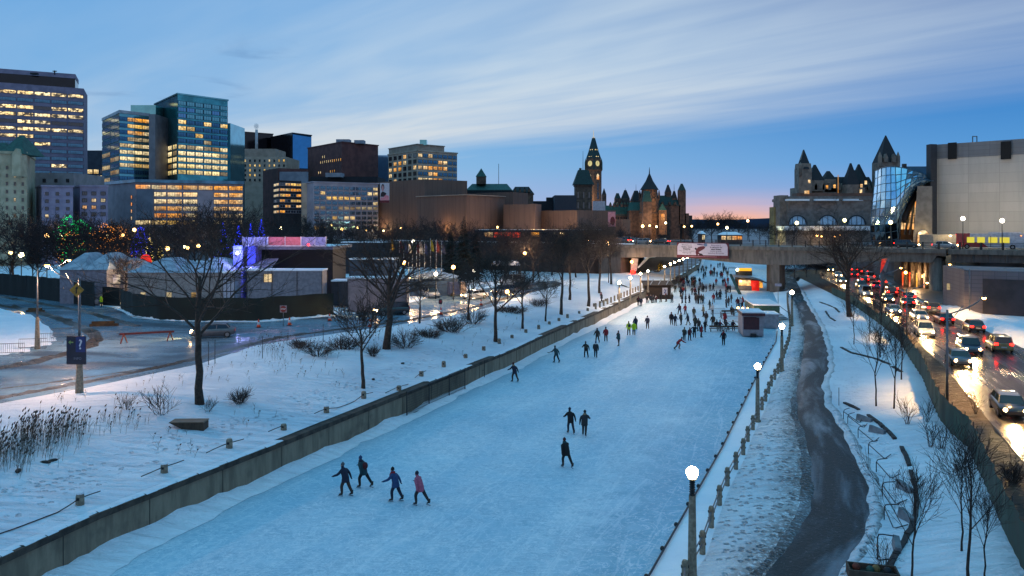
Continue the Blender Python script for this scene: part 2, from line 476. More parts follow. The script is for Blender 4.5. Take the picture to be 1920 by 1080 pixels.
road_a = Line([(20, 19.5)], px=[(1917, 862), (1865, 802), (1815, 740), (1772, 690), (1720, 640), (1700, 620), (1652, 585), (1622, 562), (1570, 535), (1538, 520), (1535, 507), (1552, 502), (1592, 495), (1647, 492)], z=1.5)
road_b = Line([(20, 32.5), (45, 41.5)], px=[(1917, 650), (1830, 610), (1752, 580), (1690, 545), (1650, 522), (1645, 507), (1690, 498)], z=1.5)
road_n = Line([(20, -50), (45, -40)], px=[(0, 755), (160, 726), (370, 682), (475, 647), (635, 624), (798, 601), (917, 576), (990, 550), (1060, 531)], z=2.6)

def nz(x, y, s=1., k=0.): return noise.noise(Vector((x * s, y * s, k)))
def ground_z(x, y):
    a = canal_wl(y)
    if x <= a:
        b = road_n(y)
        t = (a - x) / max(1., a - b)
        if t >= 1: return 2.6
        return 1.9 + .7 * sm(t) + .55 * math.sin(PI * min(1, t)) * sm((a - b) / 20) + (.16 * nz(x, y, .3) + .09 * nz(x + y * .4, y * .5, .9) + .03 * nz(x, y, 2.)) * sm(t * 6) * sm((1 - t) * 8)
    b = canal_re(y)
    if x <= b: return 0.
    K = [(b, .12), (rail_l(y), .35), (path_a(y), .5), (path_b(y), .5), (fence_g(y), 1.2), (road_a(y), 1.5), (road_b(y), 1.5)]
    for (x0, z0), (x1, z1) in zip(K, K[1:]):
        if x <= x1: return lerp(z0, z1, sm((x - x0) / max(.1, x1 - x0)))
    t = x - road_b(y)
    return 1.5 + 1.0 * math.exp(-((t - 2.2) / 1.6) ** 2) * (.8 + .5 * nz(x, y, .5)) * sm((134 - y) / 12) + .25 * sm(t / 6) * sm((150 - y) / 20)
def S(px, py):
    """point of the ground seen at a pixel of the photograph"""
    z = 1.
    for _ in range(30):
        p = G(px, py, z)
        z = lerp(z, ground_z(p.x, p.y), .6)
    p = G(px, py, z); p.z = ground_z(p.x, p.y)
    return p

ys = []
y = 14.
while y < 430:
    ys.append(y); y += max(.5, y * .016)
def strip(name, fa, fb, mat, zf, n=10, y0=0, y1=999, kind='structure', bump=0., bs=.6, ysl=None):
    mb = MB(); mb.uv = []
    yy = [q for q in (ysl or ys) if y0 <= q <= y1]
    for q in yy:
        a, b = fa(q), fb(q)
        for i in range(n + 1):
            t = i / n
            x = lerp(a, b, t)
            z = zf(x, q, t)
            if bump: z += bump * math.sin(PI * t) ** .5 * (nz(x, q, bs) * .6 + nz(x, q, bs * 3.1, 4) * .4)
            mb.v.append((x, q, z)); mb.uv.append((t, q))
    w = n + 1
    for j in range(len(yy) - 1):
        for i in range(n):
            mb.f.append((j * w + i, j * w + i + 1, (j + 1) * w + i + 1, (j + 1) * w + i)); mb.m.append(0); mb.s.append(True)
    o = mb.build(name, mat)
    return tag(o, kind=kind)

# the one sheet that reaches the horizon
mb = MB()
mb.add([(-9000, -300, -.4), (9000, -300, -.4), (9000, 12000, -.4), (-9000, 12000, -.4)], [(0, 1, 2, 3)])
tag(mb.build('ground', terrace_m), kind='structure')
strip('ice', lambda q: canal_wl(q) - .6, lambda q: canal_re(q) + .3, ice_m, lambda x, q, t: 0., 12)
# snow left on the ice along the foot of the canal wall
def drift_w(q): return canal_wl(q) + 1.1 + .5 * nz(q, 3, .22) + .35 * nz(q, 9, .9) + 1.2 * math.exp(-((q - 30) / 14) ** 2)
strip('snow_drift', canal_wl, drift_w, snow, lambda x, q, t: .02 + (.34 + .22 * nz(q, 1, .5) + .16 * nz(q, 2, 1.7)) * (1 - t) ** 1.3, 8, kind='stuff')
strip('snow_bank', lambda q: canal_wl(q) - .55, lambda q: road_n(q) - 4.5, snow_bank, lambda x, q, t: ground_z(x, q), 44, y0=14, y1=205)
left_far = strip('snow_field', lambda q: -700., lambda q: road_n(q) - 3.5, snow_soft, lambda x, q, t: 2.52, 20, y1=430)
strip('snow_ledge', canal_re, lambda q: rail_l(q) + .2, snow_soft, lambda x, q, t: ground_z(x, q) + .0, 6, y1=175, bump=.05)
strip('snow_slope', lambda q: rail_l(q) + .2, lambda q: path_a(q) + .35, snow_trod, lambda x, q, t: ground_z(x, q) + .16 * math.sin(PI * min(1, t * 1.02)) + .06 * nz(x, q, 2.2) * math.sin(PI * t), 14, y1=175, bump=.10, bs=1.4)
def edge_strip(line, sgn):
    f0 = lambda q: line(q) - .5 + .3 * nz(q, 2 * sgn, .4) + .08 * nz(q, 6, 1.2)
    f1 = lambda q: line(q) + .4 + .3 * nz(q, 5 * sgn, .4) + .08 * nz(q, 9, 1.2)
    strip('slush_edge', f0, f1, snow_edge if sgn > 0 else snow_trod, lambda x, q, t: .505 + (.06 if sgn > 0 else .15) * math.sin(PI * t) * (1 + .5 * nz(x, q, .9)), 5, y1=170, kind='stuff')
edge_strip(path_a, 1); edge_strip(path_b, -1)
strip('path', path_a, path_b, path_m, lambda x, q, t: .5, 10, y1=260)
strip('snow_lawn', lambda q: path_b(q) - .35, lambda q: fence_g(q) + .3, snow_lawn, lambda x, q, t: ground_z(x, q) + .02 + .10 * math.exp(-((t - .06) / .06) ** 2), 34, y1=205, bump=.11, bs=.7)
strip('verge', lambda q: fence_g(q) + .1, lambda q: road_a(q) + .5, verge_m, lambda x, q, t: ground_z(x, q) + .04 - .1 * t, 10, y1=240, bump=.14, bs=1.1)
strip('road', road_a, road_b, road_r, lambda x, q, t: 1.5, 8, y1=275)
strip('snow_windrow', lambda q: road_b(q) - .5, lambda q: road_b(q) + 60, snow, lambda x, q, t: ground_z(x, q) + .01 - .1 * math.exp(-t * 90), 60, y1=250, bump=.1, bs=.8)

strip('pavement', lambda q: road_b(q) + .3, lambda q: road_b(q) + 34, M('pavement_damp', '4a4542', '2d2a29', rough=.45, scale=.5), lambda x, q, t: 1.78 + .5 * sm((q - 118) / 10) * 0, 6, y0=131, y1=250)
# canal wall: coping, wall face with joints (a wall is a thing)
cw = thing('canal_wall', 'long stained concrete canal wall with a dark coping holding back the snowy bank', 'wall', (canal_wl(60), 60, 0))
mb = MB(); cp = MB(); jt = MB()
prev = None
yy = [q for q in ys if q < 335]
def wallpt(q, off, z): return (canal_wl(q) + off - cw.location.x, q - cw.location.y, z)
for q0, q1 in zip(yy, yy[1:]):
    mb.add([wallpt(q0, 0, -.3), wallpt(q1, 0, -.3), wallpt(q1, 0, 1.62), wallpt(q0, 0, 1.62)], [(0, 1, 2, 3)])
    mb.add([wallpt(q0, -.5, 1.62), wallpt(q1, -.5, 1.62), wallpt(q1, -.5, -.3), wallpt(q0, -.5, -.3)], [(0, 1, 2, 3)])
    cp.add([wallpt(q, o, z) for q in (q0, q1) for o, z in ((.10, 1.62), (.10, 1.9), (-.6, 1.9), (-.6, 1.62))], [(0, 4, 5, 1), (1, 5, 6, 2), (2, 6, 7, 3), (3, 7, 4, 0)])
mb.build('wall', wall_conc, cw)
cp.build('coping', M('coping', '4c4238', '2c2621', rough=.9, scale=1.5, bump=.4), cw)
q = 16.
while q < 330:
    x = canal_wl(q); s_ = (canal_wl(q + 1) - x)
    jt.box(x - cw.location.x - .02, x - cw.location.x + .015, q - cw.location.y - .02, q - cw.location.y + .02, -.2, 1.62)
    q += 4.6
jt.build('joint', M('joint_dark', '2a251f'), cw)
# snow caked on the coping
sc_ = MB()
random.seed(4)
for q0, q1 in zip(yy, yy[1:]):
    if nz(q0, 2, .16) + .25 * nz(q0, 5, .9) < .0: continue
    w0 = .45 + .25 * nz(q0, 7, 1.3); h = .05
    sc_.add([(canal_wl(q) + o, q, z) for q in (q0, q1) for o, z in ((-.62, 1.93), (-.62 + w0 + .1, 1.9 + h), (-.58 + w0 + .16, 1.9))], [(0, 3, 4, 1), (1, 4, 5, 2)], 0, True)
tag(sc_.build('snow_cap', snow), kind='stuff')

# icy road on the near bank side and its side street
def sheet(name, px, z, mat, kind='structure'):
    pts = [G(a, b, z) for a, b in px]
    mb = MB()
    mb.v = [tuple(p) for p in pts]
    for t in tessellate_polygon([pts]): mb.f.append(tuple(t)); mb.m.append(0); mb.s.append(False)
    o = mb.build(name, mat)
    me = o.data
    bm = bmesh.new(); bm.from_mesh(me); bmesh.ops.recalc_face_normals(bm, faces=bm.faces)
    if sum(f.normal.z for f in bm.faces) < 0: bmesh.ops.reverse_faces(bm, faces=bm.faces)
    bm.to_mesh(me); bm.free()
    return tag(o, kind=kind)
sheet('road_icy', [(-560, 900), (-60, 768), (0, 757), (160, 728), (370, 684), (475, 649), (635, 626), (798, 603), (917, 578), (990, 552), (1060, 533), (1040, 526), (1000, 530), (930, 538), (840, 551), (750, 572), (640, 592), (480, 602), (320, 602), (250, 596), (222, 578), (185, 572), (100, 560), (0, 545), (-300, 520), (-700, 700)], 2.63, road_l)
def mound(name, px, z, mat, h, k=9, kind='structure', rim=.12):
    """low heap over an outline on the ground"""
    pts = [G(a, b, z) for a, b in px]
    c = sum(pts, Vector()) / len(pts)
    P = []
    for a, b in zip(pts, pts[1:] + pts[:1]):
        for i in range(5): P.append(a.lerp(b, i / 5))
    mb = MB()
    n = len(P)
    for j in range(k + 1):
        t = j / k
        for p in P:
            q = c.lerp(p, max(.02, 1 - t))
            e = 1 + rim * nz(q.x, q.y, .7)
            q2 = c + (q - c) * e
            mb.v.append((q2.x, q2.y, z - .05 + h * sm(t * 2.2) * (1 + .35 * nz(q.x, q.y, .5)) + .06 * nz(q.x, q.y, 1.7)))
    for j in range(k):
        for i in range(n):
            i2 = (i + 1) % n
            mb.f.append((j * n + i, j * n + i2, (j + 1) * n + i2, (j + 1) * n + i)); mb.m.append(0); mb.s.append(True)
    mb.f.append(tuple(k * n + i for i in range(n))); mb.m.append(0); mb.s.append(True)
    return tag(mb.build(name, mat), kind=kind)
mound('snow_island', [(-260, 690), (-200, 590), (0, 577), (60, 588), (105, 618), (118, 640), (60, 660), (0, 672)], 2.64, snow, .45)
def ridge(name, px, z, w, h, mat, kind='stuff'):
    pts = [G(a, b, z) for a, b in px]
    P = []
    for a, b in zip(pts, pts[1:]):
        k = max(2, int((b - a).length / .35))
        for i in range(k): P.append(a.lerp(b, i / k))
    mb = MB(); nn = 7
    for i, p in enumerate(P):
        d = (P[min(i + 1, len(P) - 1)] - P[max(0, i - 1)]).normalized()
        u = Vector((-d.y, d.x, 0))
        wi = w * (.8 + .7 * abs(nz(p.x, p.y, .6))); hi = h * (.35 + 1.1 * abs(nz(p.x, p.y, .8, 3)))
        off = .25 * w * nz(p.x, p.y, .5, 8)
        for j in range(nn):
            t = j / (nn - 1) * 2 - 1
            q = p + u * (t * wi + off)
            mb.v.append((q.x, q.y, z - .03 + hi * max(0, 1 - t * t) * (1 + .6 * nz(q.x, q.y, 2.3)) + .03 * nz(q.x, q.y, 4)))
    for i in range(len(P) - 1):
        for j in range(nn - 1):
            mb.f.append((i * nn + j, i * nn + j + 1, (i + 1) * nn + j + 1, (i + 1) * nn + j)); mb.m.append(0); mb.s.append(True)
    return tag(mb.build(name, mat), kind=kind)
ridge('slush_ridge', [(-200, 722), (0, 690), (60, 680), (130, 662), (170, 648), (182, 634), (172, 622), (120, 600), (60, 582), (0, 573), (-150, 560)], 2.64, .8, .35, snow_dirty)
ridge('slush_ridge', [(-100, 772), (0, 746), (160, 716), (300, 688), (400, 663), (520, 633), (640, 617), (760, 602), (880, 578), (1000, 545)], 2.64, .6, .20, snow_dirty)
ridge('slush_ridge', [(-60, 735), (60, 722), (200, 702), (330, 682), (470, 655), (600, 632), (720, 614)], 2.64, .35, .07, snow_dirty)
ridge('slush_ridge', [(-80, 548), (0, 556), (80, 570), (160, 584), (215, 600), (260, 612)], 2.64, .7, .2, snow_dirty)
ridge('snow_ridge', [(-80, 538), (0, 547), (60, 553), (130, 565), (160, 570)], 2.64, .5, .3, snow)
ridge('snow_ridge', [(224, 578), (250, 590), (300, 599), (380, 602), (480, 603), (560, 597), (640, 590), (745, 574)], 2.64, .6, .3, snow)
# ---------------------------------------------------------------- bare trees and shrubs
bark = M('bark', '43362d', '2a211c', rough=.9, scale=4)
bark_far = M('bark_far', '352c2c', '221d1f', rough=.95)
bark_young = M('bark_young', '3c302b', '231c1a', rough=.9)
twig_red = M('twig_brown', '4a362d', '2d221d', rough=.95)
def rdir(d, ang, rnd):
    d = d.normalized()
    u = d.orthogonal().normalized()
    a = rnd.uniform(0, 2 * PI)
    u = u * math.cos(a) + d.cross(u) * math.sin(a)
    return (d * math.cos(ang) + u * math.sin(ang)).normalized()
def grow(mb, p, d, L, r, lvl, rnd, o):
    segs = 4 if lvl > 1 else 3
    pts = [p.copy()]; dirs = [d.copy()]
    q = p.copy(); d = d.copy()
    for i in range(segs):
        w = o['wob'] * (1 + .3 * (o['lv'] - lvl))
        d = (d + Vector((rnd.gauss(0, w), rnd.gauss(0, w), rnd.gauss(0, w * .6) + o['up'])) * .5).normalized()
        q = q + d * (L / segs)
        pts.append(q.copy()); dirs.append(d.copy())
    r1 = max(o['tw'] * .8, r * .5)
    mb.tube(pts, [lerp(r, r1, i / segs) for i in range(segs + 1)], 5 if r > .05 else 3, cap=False)
    if lvl <= 0: return
    n = o['n'][o['lv'] - lvl]
    for k in range(n):
        t = lerp(o.get('t0', .22), 1., (k + rnd.random() * .8) / n)
        i = min(segs - 1, int(t * segs)); f = t * segs - i
        b = pts[i].lerp(pts[i + 1], min(1, f))
        a = R(rnd.uniform(*o['ang'])) * (1.05 if t < .8 else .6)
        nd = rdir(dirs[i], a, rnd)
        if nd.z < -.15: nd.z *= -.4
        grow(mb, b, nd, L * rnd.uniform(.48, .72) * (1.1 - .35 * t), max(o['tw'], lerp(r, r1, t) * .56), lvl - 1, rnd, o)
def tree_mesh(seed, h, tr, fork, limbs, spread, o, lean=0.):
    """trunk and crown meshes of a bare tree; fork = height of the first limbs as a share of h"""
    rnd = random.Random(seed)
    T, C = MB(), MB()
    p = Vector((0, 0, -.3)); pts = [p.copy()]
    k = 8
    top = h * o.get('trunk', .62)
    x = y = 0.
    for i in range(1, k + 1):
        x += rnd.gauss(0, .012 * h) * .5 + lean * h / k; y += rnd.gauss(0, .012 * h) * .5
        pts.append(Vector((x, y, top * i / k)))
    rad = [tr * (1.25 if i == 0 else 1) * lerp(1, .42, (i / k) ** 1.1) for i in range(k + 1)]
    T.tube(pts, rad, 8)
    for j in range(limbs):
        t = lerp(fork / o.get('trunk', .62), 1., (j + .3 * rnd.random()) / limbs)
        i = min(k - 1, int(t * k)); b = pts[i].lerp(pts[i + 1], t * k - i)
        az = j * 2.4 + rnd.uniform(-.5, .5)
        tilt = lerp(spread, spread * .35, ((t - .3) / .7) if t > .3 else 0)
        d = Vector((math.cos(az) * math.sin(tilt), math.sin(az) * math.sin(tilt), math.cos(tilt)))
        L = (h - b.z) * rnd.uniform(.62, .85) / max(.5, math.cos(tilt) ** .5)
        grow(C, b, d, L * o.get('len', 1.), lerp(rad[i], rad[i + 1], .5) * rnd.uniform(.45, .62), o['lv'], rnd, o)
    return T, C
BIG = dict(lv=3, n=[7, 6, 5], wob=.30, up=.08, ang=(28, 64), tw=.010, trunk=.66)
MID = dict(lv=2, n=[9, 7], wob=.25, up=.10, ang=(28, 60), tw=.016, trunk=.66)
FAR = dict(lv=3, n=[5, 4, 4], wob=.30, up=.06, ang=(28, 62), tw=.035, trunk=.6)
YNG = dict(lv=2, n=[6, 4], wob=.14, up=.16, ang=(20, 45), tw=.008, trunk=.8)
TREES = {}
def tree_kind(key, seed, h, tr, fork, limbs, spread, o, bk, lean=0.):
    T, C = tree_mesh(seed, h, tr, fork, limbs, R(spread), o, lean)
    TREES[key] = (T, C, bk, h)
tree_kind('elm', 11, 13.4, .28, .34, 10, 66, dict(BIG, n=[6, 5, 4], tw=.008), bark)
tree_kind('oak', 5, 9.5, .30, .26, 10, 62, BIG, bark)
tree_kind('ash', 21, 9.0, .19, .30, 10, 52, BIG, bark)
tree_kind('small', 31, 6.3, .14, .40, 8, 55, MID, bark)
tree_kind('tall', 17, 12., .22, .36, 11, 42, BIG, bark)
tree_kind('wide', 8, 12., .34, .36, 10, 74, BIG, bark)
for i in range(5): tree_kind('far%d' % i, 50 + i, 14., .28, .22, 12, 58 - 4 * (i % 3), FAR, bark_far)
for i in range(4): tree_kind('young%d' % i, 80 + i, 5.2, .055, .36, 11, 34 + 5 * (i % 2), YNG, bark_young)
TMESH = {}
def tree(key, label, loc, h=None, rz=0., group=None, name='bare_tree', cat='tree'):
    T, C, bk, h0 = TREES[key]
    if key not in TMESH:
        r = thing(name, label, cat, loc, rz, group, (h / h0) if h else 1.)
        a = T.build('trunk', bk, r); b = C.build('crown', bk, r)
        TMESH[key] = (a.data, b.data)
        return r
    r = thing(name, label, cat, loc, rz, group, (h / h0) if h else 1.)
    link('trunk', TMESH[key][0], r); link('crown', TMESH[key][1], r)
    return r
def hpx(p, ytop):     # height of something standing at p whose top shows at image row ytop
    return CAMH - (ytop - HZ) / F * p.y - p.z
NEAR_TREES = [
 ('elm', 375, 757, 395, .6, 'tall spreading bare tree on the snowy bank, nearest the canal camera side'),
 ('small', 681, 728, 560, 1.2, 'small slender bare tree alone on the open snow just above the bollard row'),
 ('oak', 724, 654, 428, 2.2, 'stout dark bare tree with a broad twiggy crown beside the white container'),
 ('ash', 929, 641, 462, .3, 'upright bare tree beside the wall gate, with a low broken side stub'),
 ('small', 980, 616, 505, 2.9, 'thin bare tree just beyond the tree with the broken side stub'),
 ('small', 1023, 602, 520, 4.4, 'short bare tree leaning slightly above the canal wall bollards'),
 ('tall', 1052, 589, 425, 1.7, 'straight tall bare tree on the bank near the walking pedestrian'),
 ('ash', 1068, 562, 440, 5.1, 'dark wide bare tree standing back from the wall near the bridge'),
 ('tall', 1103, 574, 415, 3.3, 'tall dense bare tree next to the bright bridge-end lamp'),
 ('tall', 1124, 550, 420, .9, 'slim tall bare tree closest to the bridge abutment'),
 ('small', 1146, 533, 438, 2., 'small bare tree lit pinkish at the foot of the bridge end'),
 ('small', 878, 600, 500, 5.5, 'spindly young bare tree at the road edge by the tarpaulin trailer'),
 ('small', 787, 606, 520, 3.7, 'spindly bare tree at the road edge in front of the grey car'),
]
for k, x, y, yt, rz, lb in NEAR_TREES:
    p = S(x, y)
    tree(k, lb, p, hpx(p, yt), rz, 'bare trees on the canal bank')
p = S(1594, 594)
tree('wide', 'big bare tree with forked limbs between the footpath and the busy road', p, hpx(p, 425), 1.3)
# saplings on the lawn by the footpath
for i, (x, y, yt, k, lb) in enumerate([
 (1643, 762, 610, 0, 'slim staked sapling on the lawn with an upswept crown, beside its twin'),
 (1676, 767, 615, 1, 'slim sapling next to the green screen fence side of the twin pair'),
 (1803, 1034, 850, 2, 'short sapling behind the two tallest saplings at the fence corner'),
 (1817, 1096, 815, 3, 'tallest multi-branched sapling rising in front of the green screen fence'),
 (1847, 1094, 925, 0, 'thin low sapling closest to the bend of the green screen fence'),
 (1708, 1104, 880, 1, 'vase-shaped sapling by the stone edging near the planter box'),
 (1601, 646, 560, 2, 'little sapling on the lawn below the big forked tree'),
 (1651, 670, 545, 3, 'sapling against the road screen at the top of the lawn'),
 (1630, 640, 572, 1, 'tiny sapling between the big forked tree and the road screen'),
 (1690, 712, 590, 0, 'sapling behind the twin saplings close to the road screen')]):
    p = S(x, y)
    tree('young%d' % k, lb, p, hpx(p, yt), i * 1.7, 'young trees on the lawn', 'sapling')
# trees beyond the event fence and in front of the city
rnd = random.Random(9)
FARX = [(-30, 150, 398), (25, 165, 404), (70, 140, 415), (118, 175, 410), (205, 178, 425), (255, 170, 412), (300, 180, 420), (335, 150, 408), (365, 185, 400), (395, 165, 396), (430, 175, 402), (405, 200, 388), (455, 215, 398), (520, 210, 408), (555, 225, 412), (590, 235, 405), (620, 210, 415), (660, 230, 420), (700, 245, 412), (735, 225, 420), (775, 240, 418), (815, 222, 415), (850, 215, 425), (905, 205, 432), (940, 198, 435), (975, 200, 430), (1010, 190, 440), (1035, 196, 432), (1080, 186, 440), (885, 180, 428), (1000, 170, 432), (950, 165, 430), (1130, 215, 430), (1160, 230, 428)]
for i, (x, Y, yt) in enumerate(FARX):
    p = V3(x, 500, Y); p.z = 2.5
    tree('far%d' % (i % 5), 'leafless tree, %s from the left in the dark belt before the city buildings' % ORD[i], p, max(6, hpx(p, yt)), i * 1.3, 'leafless trees before the city')
for i, (x, y, yt) in enumerate([(146, 560, 462), (172, 562, 470), (235, 566, 476), (60, 548, 470), (20, 545, 480)]):
    p = G(x, y, 2.6)
    tree('small', 'small bare street tree, %s from the right among those before the white tents' % ORD[i], p, hpx(p, yt), i * 2.1, 'small bare trees at the tents')
for i, (x, Y, yt) in enumerate([(1465, 205, 425), (1490, 215, 418), (1520, 210, 424), (1550, 222, 420), (1585, 214, 426), (1615, 222, 424), (1440, 240, 420)]):
    p = V3(x, 500, Y); p.z = 8.6
    tree('far%d' % (i % 5), 'bare tree, %s from the left in front of the arched stone hall' % ORD[i], p, max(4, hpx(p, yt)), i * 1.9, 'bare trees before the arched hall')
for i, (x, Y, yt) in enumerate([(1318, 560, 408), (1335, 600, 405), (1352, 590, 402), (1368, 620, 406), (1385, 600, 412), (1300, 520, 415), (1405, 640, 418), (1425, 560, 422)]):
    p = V3(x, 500, Y); p.z = 1.
    tree('far%d' % (i % 5), 'distant bare tree, %s from the left against the afterglow at the canal end' % ORD[i], p, hpx(p, yt), i * 2.3, 'distant trees at the canal end')
for i, (x, Y, h) in enumerate([(1470, 205, 5), (1490, 212, 6), (1512, 205, 5), (1530, 215, 6), (1548, 222, 5)]):
    p = V3(x, 500, Y); p.z = .8
    tree('far%d' % (i % 5), 'low bare tree, %s from the left seen under the bridge by the road bend' % ORD[i], p, h, i * 2.3, 'low trees under the bridge')

def shrub_mesh(seed, n, h, w, tw=.008, sub=5, up=.05):
    rnd = random.Random(seed); mb = MB()
    o = dict(lv=1, n=[sub], wob=.25, up=up, ang=(20, 55), tw=tw, t0=.3)
    for k in range(n):
        a = rnd.uniform(0, 2 * PI); r = rnd.uniform(0, .25) * w
        t = rnd.uniform(.1, .8) * min(1.2, w / h)
        d = Vector((math.cos(a) * math.sin(t), math.sin(a) * math.sin(t), math.cos(t)))
        grow(mb, Vector((math.cos(a) * r, math.sin(a) * r, -.05)), d, h * rnd.uniform(.6, 1.), .016, 1, rnd, o)
    return mb
SH = {}
for k, (n, h, w, tw, sub) in {'dense': (46, 1.1, 1.2, .009, 8), 'open': (13, 1.5, 1.6, .011, 7), 'scrub': (60, 1.1, 2.4, .009, 6), 'scrubb': (34, 1.4, 1.9, .009, 9), 'scrubc': (90, .8, 2.8, .009, 5), 'stick': (12, 1.8, .9, .010, 4)}.items():
    SH[k] = shrub_mesh(sum(map(ord, k)), n, h, w, tw, sub)
SMESH = {}
def shrub(k, label, loc, s=1., rz=0., group=None, name='bare_shrub', cat='shrub'):
    if k not in SMESH: o = SH[k].build(name, twig_red); SMESH[k] = o.data
    else: o = link(name, SMESH[k])
    o.location = loc; o.scale = (s,) * 3; o.rotation_euler = (0, 0, rz)
    return tag(o, label, cat, group)
for i, (k, x, y, s, lb) in enumerate([
 ('open', 303, 778, 1.15, 'open bare shrub on the snow near the large spreading tree'),
 ('dense', 450, 757, .95, 'round dense brown shrub alone on the snow to the side of the large tree'),
 ('open', 237, 768, .7, 'small sparse shrub next to the open shrub'),
 ('open', 390, 772, .6, 'twiggy little shrub at the foot of the large spreading tree'),
 ('scrub', 597, 668, 1.35, 'broad scrub patch at the road edge near the stop sign'),
 ('scrub', 560, 652, 1., 'scrub patch nearest the stop sign on the bank'),
 ('scrub', 640, 655, 1.2, 'scrub patch between the stop sign and the stout tree'),
 ('scrub', 760, 652, 1.4, 'wide scrub patch at the foot of the stout tree'),
 ('scrub', 805, 632, 1.6, 'long brown scrub heap past the stout tree'),
 ('scrub', 850, 622, 1.5, 'brown scrub heap in front of the upright tree'),
 ('scrub', 888, 607, 1.5, 'scrub heap behind the upright tree'),
 ('scrub', 955, 586, 1.5, 'darkest scrub mound behind the thin tree on the bank'),
 ('scrub', 1008, 574, 1.5, 'scrub mound next to the short leaning tree'),
 ('dense', 700, 668, .9, 'small scrub tuft just below the stout tree'),
 ('stick', 1703, 795, 1.05, 'bundle of upright bare stems near the screen fence by the twin saplings'),
 ('stick', 1745, 838, 1., 'bundle of upright stems against the green screen fence'),
 ('stick', 1764, 842, .9, 'second bundle of stems hugging the green screen fence'),
 ('stick', 1738, 792, .9, 'shrub of upright stems behind the others at the screen fence'),
 ('dense', 1900, 905, .9, 'low brown shrub on the dirt verge beside the road'),
 ('stick', 1660, 1076, .8, 'straggly shrub next to the planter box on the path edge'),
 ('stick', 1830, 775, .9, 'straggly shrub on the verge behind the screen fence')]):
    if k == 'scrub': k = ('scrub', 'scrubb', 'scrubc')[i % 3]
    o = shrub(k, lb, S(x, y), s, i * 1.1, 'bare shrubs')
    if k.startswith('scrub'): o.scale = (s * (1.2 + .5 * ((i * 5) % 4) / 3), s, s * (.7 + .12 * ((i * 3) % 4)))
# dried reeds and the sparse weeds of the bank
def reeds(px, n, h, seed, name='reeds', label=None):
    rnd = random.Random(seed); mb = MB()
    for k in range(n):
        (x, y) = rnd.choice(px)
        p = S(x + rnd.gauss(0, 22), y + rnd.gauss(0, 12))
        d = Vector((rnd.gauss(.10, .10), rnd.gauss(0, .1), 1)) * (h * rnd.uniform(.6, 1.1))
        mb.tube([p - Vector((0, 0, .05)), p + d * .55, p + d + Vector((.06, 0, -.03))], [.009, .008, .005], 3, cap=False)
        if rnd.random() < .55:
            e = p + d
            mb.tube([e, e + d * .08 + Vector((.03, 0, 0)), e + d * .18 + Vector((.08, 0, 0))], [.012, .045, .006], 4, 1, cap=False)
        for q in range(2):
            b = p + d * rnd.uniform(.2, .6)
            mb.tube([b, b + Vector((rnd.gauss(0, .15), rnd.gauss(0, .15), .25))], [.008, .003], 3, cap=False)
    return tag(mb.build(name, [M('reed', '7a6a5a', '4d433b', rough=.95), M('plume', '54443a', rough=1)]), label, 'reeds' if label else None, kind='stuff')
reeds([(10, 845), (35, 835), (60, 820), (85, 815), (110, 822), (130, 812), (30, 865), (5, 870), (70, 845)], 480, 1.15, 3)
reeds([(165, 800), (200, 790), (215, 795), (245, 800), (150, 815)], 60, .9, 5)
reeds([(480, 652), (510, 660), (540, 655), (575, 660), (620, 650), (660, 645), (700, 640), (760, 635)], 260, .8, 6, 'weeds')

reeds([(300, 720), (420, 700), (520, 690), (560, 700), (330, 830), (470, 790), (620, 700), (250, 740), (130, 760), (860, 640), (900, 630), (960, 610)], 130, .45, 12, 'weeds')
# conifers and the trees hung with coloured lights
needle = M('needles', '16241c', '0a120e', rough=.9, scale=3)
def conifer_mesh(seed, h, w):
    rnd = random.Random(seed); mb = MB()
    n = int(h * 55)
    for k in range(n):
        t = (k / n) ** .8
        z = lerp(.08, 1, t) * h; L = w * (1 - t) * rnd.uniform(.55, 1.1) + .12
        a = rnd.uniform(0, 2 * PI)
        d = Vector((math.cos(a), math.sin(a), -.28 + .3 * t)); u = Vector((-math.sin(a), math.cos(a), 0))
        b = Vector((0, 0, z))
        e = b + d * L
        m_ = b.lerp(e, .55)
        wd = .16 * L + .08
        mb.add([b, m_ + u * wd, e, m_ - u * wd, m_ + Vector((0, 0, .10 * L))], [(0, 1, 4), (1, 2, 4), (2, 3, 4), (3, 0, 4)])
    t = MB(); t.tube([(0, 0, -.2), (0, 0, h * .95)], [.02 * h, .01], 6)
    return t, mb
CON = {}
def conifer(label, loc, h, key=0, group=None, rz=0.):
    r = thing('spruce_tree', label, 'tree', loc, rz, group, h / 8.)
    if key not in CON:
        t, c = conifer_mesh(70 + key, 8., 2.1)
        CON[key] = (t.build('trunk', bark, r).data, c.build('crown', needle, r).data)
    else:
        link('trunk', CON[key][0], r); link('crown', CON[key][1], r)
    return r
def lights_on(root, mat, n, h, w, seed, z0=.2, cone=False, size=.075):
    """strings of little bulbs wound through a tree"""
    rnd = random.Random(seed); mb = MB()
    for k in range(n):
        t = rnd.random()
        z = lerp(z0, 1, t) * h; r = w * ((1 - t) if cone else math.sin(PI * min(1, .15 + t * .8))) * (.4 + .6 * rnd.random())
        a = rnd.uniform(0, 2 * PI); c = Vector((r * math.cos(a), r * math.sin(a), z)); s_ = size * rnd.uniform(.6, 1.2)
        mb.add([c + Vector(v) * s_ for v in ((1, 0, 0), (-1, 0, 0), (0, 1, 0), (0, -1, 0), (0, 0, 1), (0, 0, -1))], [(0, 2, 4), (2, 1, 4), (1, 3, 4), (3, 0, 4), (2, 0, 5), (1, 2, 5), (3, 1, 5), (0, 3, 5)])
    o = mb.build('string_lights', mat, root)
    o.scale = (1 / root.scale[0],) * 3
    return tag(o, kind='stuff')
